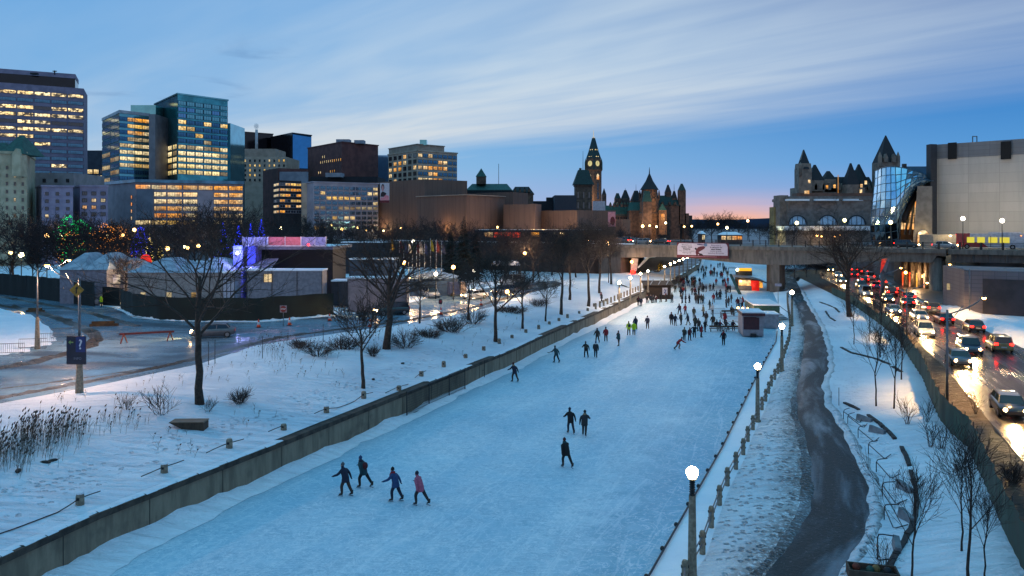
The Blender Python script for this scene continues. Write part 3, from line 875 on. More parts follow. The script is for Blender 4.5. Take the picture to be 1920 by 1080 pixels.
for i, (x, Y, yt, c, es, n, w, lb) in enumerate([
 (128, 150, 403, '10e070', 2.2, 260, 3., 'bare tree wound with green lights behind the white tents'),
 (152, 156, 412, '10d868', 2.2, 240, 3., 'second tree in green lights, next to the amber-lit trees'),
 (195, 150, 418, 'ff9a30', 1.8, 170, 3.6, 'bare tree strung with amber lights beside the green-lit ones'),
 (222, 156, 422, 'ff9a38', 1.8, 170, 3.2, 'amber-lit bare tree closest to the blue-lit tree'),
 (134, 142, 432, 'ffa040', 1.8, 90, 3., 'low tree with orange lights in front of the green-lit trees'),
 (265, 158, 425, '2a35ff', 2.6, 240, 2.2, 'tree glowing with deep blue lights next to the yellow-lit trees')]):
    p = V3(x, 500, Y); p.z = 2.5
    h = hpx(p, yt)
    r = tree('far%d' % (i % 5), lb, p, h, i * 1.1, name='lit_tree')
    lights_on(r, glow('bulb_' + c, c, es), n, h, w, i, .35)
for i, (x, Y, yt, c, n, lb) in enumerate([
 (281, 150, 438, 'ffdf80', 110, 'spruce with yellow-white lights beside the blue-lit tree'),
 (300, 152, 452, 'ffdf80', 70, 'shorter yellow-lit spruce next to the taller yellow-lit one'),
 (470, 150, 418, '2838ff', 170, 'blue-lit spruce with the widest crown behind the stage banner'),
 (490, 154, 410, '2838ff', 180, 'tallest blue-lit spruce behind the stage banner'),
 (447, 150, 420, '2838ff', 120, 'thin blue-lit spruce at the edge of the stage'),
 (418, 160, 418, '2838ff', 90, 'blue-lit spruce farthest from the stage')]):
    p = V3(x, 500, Y); p.z = 2.5
    h = hpx(p, yt)
    r = conifer(lb, p, h, i % 2, None, i * 1.3)
    lights_on(r, glow('bulb_' + c, c, 2.6), n, h, .24 * h, 20 + i, .1, True)
for i, (x, Y, yt, lb) in enumerate([
 (870, 170, 405, 'tall dark spruce behind the blue tent'), (893, 178, 428, 'dark spruce next to the tall one by the underpass'),
 (845, 180, 424, 'dark spruce between the flags and the tall spruce'), (604, 215, 410, 'dark spruce above the stage roof before the grid-fronted office'), (620, 222, 424, 'small spruce beside the one before the grid-fronted office')]):
    p = V3(x, 500, Y); p.z = 2.5
    conifer(lb, p, hpx(p, yt), i % 2, 'dark spruces', i * 1.1)

# ---------------------------------------------------------------- lamps
globe_m = glow('lamp_glow', 'ffe0ac', 95.)
globe_s = glow('lamp_sodium', 'ffb45c', 24.)
globe_w = glow('lamp_white', 'fff2dc', 14.)
iron = M('iron', '191a1c', rough=.5)
steel = M('galvanised', '6f7276', '5a5d61', rough=.45, metal=.6)
def glowlight(parent, loc, energy, col, radius=.2):
    d = bpy.data.lights.new('lamp_light', 'POINT')
    d.energy = energy; d.color = col; d.shadow_soft_size = radius
    o = bpy.data.objects.new('lamp_light', d); COL.objects.link(o)
    o.parent = parent; o.location = loc
    return o
def globe_lamp(label, loc, h=4.1, group=None):
    r = thing('globe_lamp', label, 'lamp post', loc, 0, group, h / 4.1)
    MB().lathe([(.24, -.3), (.24, .12), (.17, .16), (.125, 3.0), (.13, 3.05)], 8, smooth=False).build('pole', post_conc, r)
    c = MB()
    prof = [(.10, 3.05)]
    for k in range(6): prof += [(.115, 3.1 + k * .085), (.075, 3.13 + k * .085)]
    c.lathe(prof + [(.14, 3.62), (.17, 3.66), (.10, 3.68)], 10, smooth=False)
    c.build('collar', iron, r)
    MB().ball((0, 0, 3.87), .215, 16, 10).build('globe', globe_m, r)
    return r
GL0 = None
for i, (gx, gy, by, lb) in enumerate([
 (1298, 886, 1088, 'globe lamp post closest to the camera, standing beside the railing'),
 (1420.5, 687, 791, 'second globe lamp post along the railing, beyond the closest one'),
 (1466, 612, 697, 'globe lamp post beside the dark red kiosk'),
 (1485, 548, 612, 'globe lamp post just past the stair by the green-roofed kiosk')]):
    p = S(gx, by)
    x = (gx - CX) / F * p.y
    p.x = x; p.z = ground_z(x, p.y)
    h = (CAMH - (gy - HZ) / F * p.y - p.z) * 4.1 / 3.87
    if GL0 is None: r = GL0 = globe_lamp(lb, p, h, 'globe lamps along the path')
    else: dup(GL0, lb, p, 0, 'globe lamps along the path', h / 4.1)
row = [(1161, 530, 2.6), (1182, 521, 2.6), (1201, 513, 2.7), (1215, 508, 2.8), (1246, 500, 3), (1257, 495, 3.), (1265, 492, 3.), (1273.5, 488.5, 3.), (1281, 485.6, 3.), (1289, 483, 3.), (1297, 481, 3.), (1304, 479.5, 3.)]
for i, (gx, gy, z) in enumerate(row):
    z0 = 2.0
    Yg = F * (CAMH - z0 - 3.87) / (gy - HZ)
    p = Vector(((gx - CX) / F * Yg, Yg, z0))
    r = dup(GL0, '%s globe lamp from the near end of the lit row on the far bank' % ORD[i], p, 0, 'globe lamps in the row on the far bank', 1.)
    if i < 6: glowlight(r, (.6, -.6, 4.1), 1700 if i < 4 else 800, (1, .66, .42), .25)

def street_lamp(label, loc, h, arm, ang, group=None, base=True, mat=None, name='street_lamp', low=False):
    """tall pole on a concrete post with a curved arm; ang = heading of the arm"""
    r = thing(name, label, 'street lamp', loc, ang, group)
    p = MB()
    if base: MB().lathe([(.30, -.3), (.28, .0), (.17, h * .33), (.13, h * .36)], 8, smooth=False).build('post', post_conc, r)
    p.tube([(0, 0, h * .3 if base else -.3), (0, 0, h * .9)], [.10, .075], 8)
    p.build('pole', steel, r)
    a = MB(); k = 7
    pts = [(arm * math.sin(PI / 2 * i / k), 0, h * .86 + h * .14 * (1 - math.cos(PI / 2 * i / k)) ** .6) for i in range(k + 1)]
    a.tube(pts, .045, 6)
    a.tube([(0, 0, h * .76), (arm * .45, 0, h * .93)], .025, 5)
    a.build('arm', steel, r)
    e = pts[-1]
    hd = MB(); hd.lathe([(.05, .10), (.16, .08), (.19, -.02)], 8, (e[0] + .28, 0, e[2]), ax=1.9)
    hd.build('lamp_head', iron, r)
    MB().ball((e[0] + .28, 0, e[2] - .06), .16, 10, 6, sz=.8).build('lens', mat or globe_s, r)
    return r
LAMPS = [  # base px, lamp px of the head, arm length, heading, label
 (149, 737, 497, 2.6, 165, 'concrete-footed street lamp carrying the question-mark sign'),
 (70, 655, 487, 2.6, 12, 'street lamp with curved arm standing on the snow island beside the crowd barriers')]
for bx, by, ty, arm, an, lb in LAMPS:
    p = S(bx, by)
    h = hpx(p, ty)
    r = street_lamp(lb, p, h, arm, R(an), 'street lamps with curved arms')
    glowlight(r, (arm + .3, 0, h - .35), 4200, (1, .58, .36))
for bx, by, ty, arm, an, lb in [
 (1776, 770, 560, 3.4, 20, 'street lamp on the verge nearest, its arm reaching over the headlight lanes'),
 (1700, 640, 530, 2.6, 15, 'street lamp on the verge, second from the nearest, before the columns'),
 (1651, 596, 502, 3., 10, 'street lamp on the verge beside the road sign of orange lights'),
 (1818, 585, 495, 2.6, 180, 'street lamp across the road in front of the grey block wall'),
 (1914, 580, 503, 2.2, 180, 'pale blue street lamp pole at the edge of the view by the grey block wall')]:
    p = S(bx, by)
    h = hpx(p, ty)
    r = street_lamp(lb, p, h, arm, R(an), 'street lamps along the busy road', base=False)
    d = bpy.data.lights.new('lamp_light', 'SPOT'); d.energy = 9000 if an < 90 else 2600; d.color = (1, .55, .18); d.spot_size = R(125); d.spot_blend = .5; d.shadow_soft_size = .2
    o = bpy.data.objects.new('lamp_light', d); COL.objects.link(o); o.parent = r; o.location = (arm + .3, 0, h - .3); o.rotation_euler = (0, R(-14), 0)
# bright lamp at the bridge end (lights the snow below it)
def far_lamp(label, x, y, Y, z0, group, mat, rad=.3, name='lamp_post', energy=0, col=(1, .62, .3)):
    p = V3(x, y, Y)
    h = p.z - z0
    key = (round(rad, 2), mat.name)
    r = thing(name, label, 'lamp post', (p.x, p.y, z0), 0, group)
    MB().tube([(0, 0, -.2), (0, 0, h - rad)], [.11, .07], 6).build('pole', iron, r)
    MB().ball((0, 0, h), rad, 8, 5).build('globe', mat, r)
    if energy: glowlight(r, (0, 0, h + rad + .3), energy, col, .3)
    return r
far_lamp('very bright orange lamp at the bridge end above the lit snow', 1141, 456, 166, 2.2, None, glow('lamp_bright', 'ffca80', 40), .42, energy=7000, col=(1, .66, .36))
CITY = [(505 + 400 - 400 + 22, 428), (546, 434), (621, 422), (628, 426), (641, 430), (670, 427), (719, 433), (752, 428), (776, 432), (827, 427), (846, 430), (818, 433), (910, 427), (933, 426), (1008, 423), (1020, 426), (1106, 424), (1218, 423), (1248, 418), (1283, 425), (1205, 424), (1231, 425), (1297, 424), (1346, 420), (1363, 427), (686, 432), (20, 474), (115, 441), (88, 442), (252, 431), (201, 442), (230, 441), (314, 466), (346, 463), (372, 461), (352, 465), (40, 478)]
for i, (x, y) in enumerate(CITY):
    Y = 255 + (i * 37) % 60
    if x < 400: Y = 150 + (i * 13) % 22
    far_lamp('small glowing street lamp, %s from the left among the distant evening lights' % ORD[sorted(CITY).index((x, y))], x, y, Y, 2.5 if x < 400 else 6., 'distant evening street lamps', glow('lamp_far_a', 'ffc678', 12) if i % 3 else glow('lamp_far_b', 'fff0b0', 14), .34 if i % 4 else .5, energy=0 if i % 3 else 1600)
for i, (x, y, Y, z0, mt, lb) in enumerate([
 (587, 537, 118, 2.6, 0, 'amber lamp on a pole beside the dark screened fence below the stage'),
 (850, 501, 130, 2.6, 0, 'orange lamp between the flagpoles and the dark spruce'),
 (766, 519, 128, 2.6, 0, 'amber lamp at the foot of the flagpoles'), (758, 493, 135, 2.6, 0, 'smaller amber lamp among the flagpoles'), (817, 514, 132, 2.6, 1, 'white lamp in front of the blue tent'),
 (984, 475, 168, 2.6, 0, 'deep orange lamp before the dark retaining wall'), (888, 509, 150, 2.6, 1, 'small white lamp left of the queued cars'),
 (951, 547, 132, 2.6, 0, 'yellow lamp among the queued cars'), (262, 514, 125, 2.6, 0, 'warm lamp against the wall of the lit tent'), (275, 532, 121, 2.6, 1, 'bright white-yellow floodlight by the lit tent wall'),
 (775, 453, 150, 2.6, 1, 'white lamp hanging high among the flags')]):
    far_lamp(lb, x, y, Y, z0, 'lamps around the event ground', globe_s if mt == 0 else globe_w, .32, energy=1500)
for i, (x, y, Y, mt, lb) in enumerate([
 (1494, 418, 190, 'fff0a0', 'yellow-green globe lamp on the bridge before the arched hall'), (1583.5, 413, 182, 'fff0a0', 'tall pale yellow globe lamp on the bridge by the last arch'),
 (1536, 417, 215, '9fb4c8', 'unlit grey globe lamp before the middle arch'), (1670, 417, 172, 'ffd890', 'globe lamp in front of the glass building'),
 (1805.5, 410, 158, 'fff0dc', 'white globe lamp before the blank beige wall, beside the red bus end'), (1879, 414, 155, 'fff0dc', 'white globe lamp above the bus roof'),
 (1402, 414, 260, 'ffc890', 'pale lamp against the sunset glow past the bridge')]):
    far_lamp(lb, x, y, Y, 9.8, 'globe lamps on the bridge', glow('lamp_' + mt, mt, 10. if i != 2 else .25), .42, energy=(0 if i in (2, 6) else 500))  # the unlit globe's grey tone comes from a faint glow
# ---------------------------------------------------------------- people
BONES = {}
def person_pose(key, lean=.08, l1=.15, k1=.1, l2=-.15, k2=.1, a1=.3, e1=.4, a2=-.3, e2=.4, out=.22, sit=False, head=0.):
    J = [(0, 0, 0)]; B = []; T = []     # joints, edges, radii
    rad = [(.20, .17)]
    def add(par, p, r, tg):
        J.append(tuple(p)); rad.append(r if isinstance(r, tuple) else (r, r)); B.append((par, len(J) - 1, tg))
        return len(J) - 1
    P0 = Vector((0, 0, 0))
    up = Vector((0, math.sin(lean), math.cos(lean)))
    w = add(0, up * .2, (.195, .165), 0)
    ch = add(w, up * .42, (.22, .165), 0)
    nk = add(ch, up * .56, .075, 0)
    hd0 = up * .56 + Vector((0, math.sin(lean * .5 + head), math.cos(lean * .5 + head))) * .12
    h1 = add(nk, hd0, .108, 2)
    h2 = add(h1, hd0 + Vector((0, .01, .10)), .098, 4)
    add(h1, hd0 + Vector((0, .105, .02)), .022, 2)          # nose
    feet = []
    for s, (l, k) in ((-1, (l1, k1)), (1, (l2, k2))):
        hip = Vector((s * .10, 0, -.06))
        i = add(0, hip, .125, 0)
        kn = hip + Vector((s * .05, math.sin(l), -math.cos(l))) * .43
        i = add(i, kn, .092, 1)
        an = kn + Vector((s * .02, math.sin(l - k), -math.cos(l - k))) * .42
        i = add(i, an, .072, 1)
        to = an + Vector((s * .02, math.cos((l - k) * .5) * .2, math.sin(min(.6, max(-.6, (l - k) * .5))) * .2 - .05))
        add(i, to, .045, 3)
        feet.append((an, to, l - k))
    for s, (a, e) in ((-1, (a1, e1)), (1, (a2, e2))):
        sh = up * .45 + Vector((s * .225, 0, 0))
        i = add(ch, sh, .095, 0)
        el = sh + Vector((s * out, math.sin(a), -math.cos(a))).normalized() * .29
        i = add(i, el, .075, 0)
        fd = Vector((s * out * .5, math.sin(a + e), -math.cos(a + e))).normalized()
        wr = el + fd * .25
        i = add(i, wr, .06, 0)
        pm = wr + fd * .07
        i = add(i, pm, (.042, .026), 5)
        for f in range(4):
            q = pm + fd * (.075 + .012 * (f in (1, 2))) + Vector((0, (f - 1.5) * .024, 0)) + Vector((-s * .02, 0, 0))
            add(i, q, .011, 5)
        add(i, wr + fd * .05 + Vector((0, .06, 0)), .013, 5)
    me = bpy.data.meshes.new('sk')
    me.from_pydata(J, [(a, b) for a, b, _ in B], [])
    o = bpy.data.objects.new('sk', me); COL.objects.link(o)
    sk = o.modifiers.new('s', 'SKIN')
    sk.branch_smoothing = .3
    for v, r in zip(me.skin_vertices[0].data, rad): v.radius = r
    me.skin_vertices[0].data[0].use_root = True
    ss = o.modifiers.new('u', 'SUBSURF'); ss.levels = 1; ss.render_levels = 1
    dg = bpy.context.evaluated_depsgraph_get()
    ev = o.evaluated_get(dg)
    nm = bpy.data.meshes.new_from_object(ev)
    bpy.data.objects.remove(o)
    mz = min(min(v.co.z for v in nm.vertices), 9)
    sh = -mz + (.06 if not sit else .06)
    jv = [Vector(j) for j in J]
    mi = []
    for p in nm.polygons:
        c = p.center; best = None; bd = 9
        for a, b, tg in B:
            d = jv[b] - jv[a]; t = max(0, min(1, (c - jv[a]).dot(d) / max(1e-6, d.length_squared)))
            dist = (c - jv[a] - d * t).length - (.05 if tg == 0 else 0)
            if dist < bd: bd = dist; best = tg
        if best == 2 and c.z > hd0.z + .05: best = 4
        if best == 4 and c.y > hd0.y + .03 and c.z < hd0.z + .07: best = 2
        mi.append(best)
    for v in nm.vertices: v.co.z += sh
    nm.polygons.foreach_set('material_index', mi)
    nm.polygons.foreach_set('use_smooth', [True] * len(mi))
    nm.name = 'person_' + key
    # hat and skates as children
    hat = MB(); hc = hd0 + Vector((0, -.005, sh))
    hat.lathe([(.098, .03), (.104, .05), (.102, .10), (.08, .15), (.04, .178), (.012, .183)], 9, hc)
    hat.ball(hc + Vector((0, 0, .195)), .026, 6, 4)
    coat = MB(); q0 = -.22 if not sit else .02
    cr = [(.235, q0), (.245, q0 + .05), (.225, .02), (.215, .18), (.235, .36), (.20, .46), (.11, .54)]
    coat.v = []
    nn = 12
    for r_, h_ in cr:
        c0 = up * h_ if h_ > 0 else Vector((0, (l1 + l2) * .12 * -h_, h_))
        for k in range(nn):
            a = 2 * PI * k / nn; rr = r_ * (1 + .05 * math.sin(k * 2.3 + h_ * 9))
            coat.v.append(tuple(c0 + Vector((rr * math.cos(a), rr * .82 * math.sin(a), sh))))
    for i in range(len(cr) - 1):
        for k in range(nn): coat.f.append((i * nn + k, i * nn + (k + 1) % nn, (i + 1) * nn + (k + 1) % nn, (i + 1) * nn + k)); coat.m.append(0); coat.s.append(True)
    scarf = MB(); sc0 = up * .55 + Vector((0, 0, sh))
    scarf.lathe([(.10, -.04), (.135, -.01), (.13, .05), (.09, .08)], 9, sc0); scarf.tube([sc0 + Vector((.06, .12, 0)), sc0 + Vector((.07, .19, -.14)), sc0 + Vector((.06, .20, -.28))], [.05, .05, .04], 5)
    bag = MB(); b0 = up * .30 + Vector((0, -.20, sh)); bag.ball(b0, .17, 8, 6, sz=1.3)
    sk_ = []
    for an, to, a in feet:
        m_ = MB()
        d = (to - an); d.z = 0; d = d.normalized() if d.length > 0 else Vector((0, 1, 0))
        c = Vector((an.x, an.y, an.z + sh)); t2 = Vector((to.x, to.y, to.z + sh))
        m_.tube([c + Vector((0, 0, .16)), c + Vector((0, 0, .02)), c + d * .02 + Vector((0, 0, -.06))], [.062, .058, .05], 6)
        m_.bar(t2 - d * .26 + Vector((0, 0, -.055)), t2 + d * .05 + Vector((0, 0, -.05)), .014, .05, 1)
        sk_.append(m_)
    BONES[key] = (nm, hat, sk_, {}, coat, scarf, bag)
person_pose('stand', .06, .12, .12, -.12, .05, .25, .5, -.1, .6, .16)
person_pose('glide', .30, .45, .55, -.35, .15, .7, .5, -.7, .3, .22)
person_pose('push', .38, .55, .70, -.60, .1, -.6, .4, .8, .5, .25)
person_pose('stroll', .10, .28, .15, -.28, .25, .35, .4, -.35, .3)
person_pose('arms', .15, .2, .2, -.2, .15, .3, .2, .2, .2, 1.1)
person_pose('pockets', .06, .10, .08, -.08, .05, -.15, 1.0, -.15, 1.0, .35)
person_pose('crouch', .95, .9, 1.3, -.5, .3, 1.0, .3, .8, .4, .3)
person_pose('seat', .22, 1.45, 1.45, 1.35, 1.3, .7, .8, .7, .9, .2, True)
SKIN = M('skin', 'b98a72', '9d705a', rough=.6)
BOOT = M('boot', '1b1a1a', rough=.5)
BLADE = M('blade', 'a9adb2', rough=.25, metal=1.)
def cloth(n, c): return M('cloth_' + n, c, rough=.9, scale=9)
COATS = {'black': '15161a', 'navy': '1a2338', 'charcoal': '2b2c30', 'red': '8e1a22', 'brown': '41312a', 'blue': '25446e', 'tan': '8f7a5c', 'olive': '33352a', 'white': 'c4c6c8', 'purple': '3a2745', 'yellow': 'b7d416', 'pink': 'a85a72', 'maroon': '4c1820', 'grey': '55585c', 'teal': '1d3f46'}
PANTS = ['black', 'navy', 'charcoal', 'black', 'brown']
HATS = ['black', 'navy', 'charcoal', 'maroon', 'grey', 'blue']
PN = 0
def person(label, x, y, coat, pose, rz=0., z=None, pants=None, group=None, h=1.0, skates=True):
    global PN
    PN += 1
    nm, hat, sks, cache, coatm, scarfm, bagm = BONES[pose]
    p = S(x, y) if z == 'bank' else G(x, y, z or 0.)
    o = link('person', nm, None, p, rz)
    o.scale = (h,) * 3
    if not len(nm.materials):
        for k in range(6): nm.materials.append(BOOT)
    pt = pants or PANTS[PN % 5]
    mats = [cloth(coat, COATS[coat]), cloth(pt, COATS[pt]), SKIN, BOOT, cloth(HATS[PN % 6], COATS[HATS[PN % 6]]), cloth('black', COATS['black'])]
    for i, m_ in enumerate(mats): swap(o, i, m_)
    tag(o, label, 'person', group)
    if 'hat' not in cache:
        a = hat.build('hat', BOOT, o); cache['hat'] = a.data
        cache['sk'] = [q.build('skate', [BOOT, BLADE], o).data for q in sks] if skates else None
    else:
        a = link('hat', cache['hat'], o)
        if skates:
            if cache['sk'] is None: cache['sk'] = [q.build('skate', [BOOT, BLADE], o).data for q in sks]
            else:
                for q in cache['sk']: link('skate', q, o)
    swap(a, 0, cloth(HATS[PN % 6], COATS[HATS[PN % 6]]))
    def wear(nmx, mbx, c):
        if nmx in cache: e = link(nmx, cache[nmx], o)
        else: e = mbx.build(nmx, BOOT, o); cache[nmx] = e.data
        swap(e, 0, cloth(c, COATS[c]))
    wear('coat', coatm, coat)
    if PN % 3 != 1: wear('scarf', scarfm, ['maroon', 'grey', 'tan', 'teal', 'white', 'navy', 'red'][PN % 7])
    if PN % 5 == 0: wear('backpack', bagm, ['charcoal', 'maroon', 'olive', 'navy'][PN % 4])
    return o
def lbl(c, ph, i, n): return '%s-coated %s, %s from the left%s' % (c, 'skater', ORD[i], ph)
POSE = {'s': 'stand', 'g': 'glide', 'p': 'push', 'w': 'stroll', 'a': 'arms', 'k': 'pockets', 'c': 'crouch', 't': 'seat'}
# single figures that stand apart
for lb, x, y, c, po, rz in [
 ('skater in black leaning forward, the left one of the close pair mid-ice', 1070, 813, 'black', 'g', .3),
 ('skater in black striding, the right one of the close pair mid-ice', 1096, 818, 'charcoal', 'p', -.2),
 ('skater in dark clothes pushing off alone, just nearer than the close pair', 1062, 877, 'black', 'p', .5),
 ('skater in grey-blue gliding at the left of the nearest foursome', 648, 930, 'navy', 'g', 1.2),
 ('skater in dark teal close behind the nearest leftmost skater', 682, 915, 'teal', 'p', 1.1),
 ('skater in blue-grey bent low in the nearest foursome', 742, 940, 'blue', 'g', 1.3),
 ('skater in a dusky pink coat at the right of the nearest foursome', 788, 948, 'pink', 'p', 1.0),
 ('skater in teal gliding close to the wall gate', 1043, 680, 'teal', 'g', .8),
 ('skater in navy stooping low right beside the wall gate', 965, 716, 'navy', 'g', .8),
 ('skater in black, left of the pair nearer than the two neon vests', 1099, 671, 'black', 'g', .2),
 ('skater in charcoal, right of the pair nearer than the two neon vests', 1117, 671, 'charcoal', 'w', -.2),
 ('skater in brown beside a red-jacketed companion left of the neon vests', 1120, 643, 'brown', 'w', .3),
 ('skater in a red jacket left of the neon vests', 1136, 641, 'red', 's', .1),
 ('tall skater in dark teal gliding alone below the neon vests', 1160, 649, 'teal', 's', 2.),
 ('patroller in a neon yellow vest, the left of the two', 1179, 629, 'yellow', 's', .2),
 ('patroller in a neon yellow vest, the right of the two', 1188.6, 629, 'yellow', 'w', -.2),
 ('skater in navy following just behind the two neon vests', 1192, 618, 'navy', 's', .3),
 ('skater in dark clothes alone right of the two neon vests', 1214, 617, 'navy', 's', .1),
 ('skater in a red coat bent double near the big crowd', 1271, 656, 'red', 'c', -1.4),
 ('person in black standing alone in front of the dark red kiosk', 1356.6, 648, 'black', 'k', 2.6)]:
    person(lb, x, y, c, POSE[po], rz)
CLUSTERS = [
 (' in the row of four near the big crowd', [(1259, 610, 'black', 's'), (1266, 611, 'navy', 'k'), (1277, 610, 'charcoal', 's'), (1290, 610, 'navy', 'w')]),
 (' of the two just above the row of four', [(1274, 590, 'navy', 'w'), (1285, 590, 'red', 's')]),
 (' of the three standing above the big crowd', [(1301, 597, 'olive', 's'), (1319, 594, 'tan', 's'), (1324, 606, 'brown', 'w')]),
 (' in the big crowd before the kiosks', [(1283, 639, 'charcoal', 'g'), (1293, 639, 'maroon', 's'), (1302, 634, 'black', 'a'), (1303.5, 617, 'olive', 'k'), (1310, 622, 'brown', 's'), (1315, 633, 'red', 's'), (1322, 623, 'black', 'k'), (1337, 615, 'brown', 's')]),
 (' beside the ice barriers', [(1331, 581, 'black', 's'), (1336, 590, 'white', 's'), (1343, 620, 'black', 't'), (1349, 621, 'navy', 't'), (1359, 609, 'red', 's'), (1361, 619, 'charcoal', 't'), (1371, 590, 'black', 't'), (1374, 620, 'maroon', 't'), (1383, 578, 'maroon', 's'), (1388, 577, 'white', 'k'), (1392, 576, 'red', 's')]),
 (' in the row level with the hut', [(1254, 560, 'yellow', 's'), (1260, 568, 'charcoal', 's'), (1279, 569, 'black', 's'), (1285.5, 569, 'navy', 'k'), (1292.7, 568, 'black', 's'), (1305, 569, 'brown', 'w'), (1309.5, 570, 'black', 's'), (1315, 570, 'olive', 'k'), (1338, 568, 'red', 's'), (1344, 562, 'navy', 's'), (1371, 568, 'charcoal', 's')]),
 (' in the row abreast of the red drum', [(1266, 549, 'olive', 's'), (1278, 555, 'black', 'w'), (1305, 555, 'black', 'g'), (1319.4, 548, 'black', 's'), (1324, 548, 'navy', 'k'), (1331.4, 546, 'charcoal', 's'), (1337.3, 546, 'black', 'w'), (1364.7, 549, 'black', 's'), (1369, 549, 'brown', 's')]),
 (' in the packed group past the hut', [(1267, 535, 'maroon', 's'), (1273.5, 540, 'black', 's'), (1279, 533, 'black', 'k'), (1283, 532, 'navy', 's'), (1287.7, 531, 'charcoal', 's'), (1291, 537, 'black', 'w'), (1297.5, 541, 'brown', 's'), (1297, 531, 'black', 's'), (1303, 530, 'navy', 's'), (1302, 538.5, 'charcoal', 'k'), (1311.7, 533, 'black', 's')]),
 (' in the group by the leaning mast', [(1342.8, 535, 'red', 's'), (1355.5, 536, 'black', 's'), (1359.4, 535, 'red', 'w'), (1365, 533, 'red', 's'), (1351, 522, 'maroon', 's'), (1354.4, 522, 'red', 'k'), (1363.6, 519, 'brown', 's')]),
 (' in the farthest group before the bridge', [(1309.5, 513, 'navy', 's'), (1315, 511, 'black', 's'), (1319, 524, 'charcoal', 's'), (1319.8, 513, 'black', 'w'), (1322.7, 520, 'black', 's'), (1339, 519, 'black', 'a'), (1344.6, 520, 'navy', 's'), (1339.5, 511, 'grey', 's'), (1361, 511, 'blue', 's')]),
 (' of the three tiny ones under the bridge', [(1346, 502, 'navy', 's'), (1350, 501, 'black', 's'), (1355.5, 502, 'grey', 's')]),
 (' on the benches beside the dark hut', [(1213, 568, 'black', 't'), (1219, 568, 'navy', 't'), (1225, 568, 'charcoal', 't'), (1230, 568, 'maroon', 't'), (1239, 567, 'black', 's'), (1249, 566, 'black', 's')]),
 (' of the pair by the lamplit wall', [(1197, 574, 'black', 'k'), (1202, 575, 'navy', 's')])]
rx = random.Random(31)
for ph, (xa, xb), (ya, yb), n in ((' in the thick of the far crowd past the hut', (1272, 1312), (527, 558), 22), (' in the straggle of skaters between hut and kiosks', (1300, 1372), (540, 578), 14), (' scattered under the near edge of the bridge', (1312, 1362), (503, 522), 10)):
    CLUSTERS.append((ph, [(rx.uniform(xa, xb), rx.uniform(ya, yb), rx.choice(['black', 'navy', 'charcoal', 'brown', 'olive', 'maroon', 'red', 'grey', 'black']), rx.choice('sskw')) for _ in range(n)]))
rnd = random.Random(2)
for ph, L in CLUSTERS:
    for i, (x, y, c, po) in enumerate(sorted(L)):
        person(lbl(c, ph, i, len(L)), x, y, c, POSE[po], rnd.uniform(-PI, PI) if po not in 't' else rnd.uniform(2.5, 3.8), group='skaters on the canal', h=rnd.uniform(.9, 1.04))
person('pedestrian in dark clothes walking on the snowy bank above the wall', 1128, 569, 'charcoal', 'stroll', 2., 'bank', skates=False)
person('steward in a neon yellow jacket at the gap in the dark screened fence', 190, 577, 'yellow', 'stand', 2.5, 2.64, 'black', skates=False)
person('pedestrian in dark clothes on the sidewalk before the columns, left of two', 1634, 524, 'black', 'stroll', 1., 1.6, skates=False)
person('pedestrian in dark clothes on the sidewalk before the columns, right of two', 1637.5, 524, 'charcoal', 'stand', 1., 1.6, skates=False)
person('dark-coated walker on the path under the bridge', 1471, 535, 'navy', 'stroll', 1., .5, skates=False)

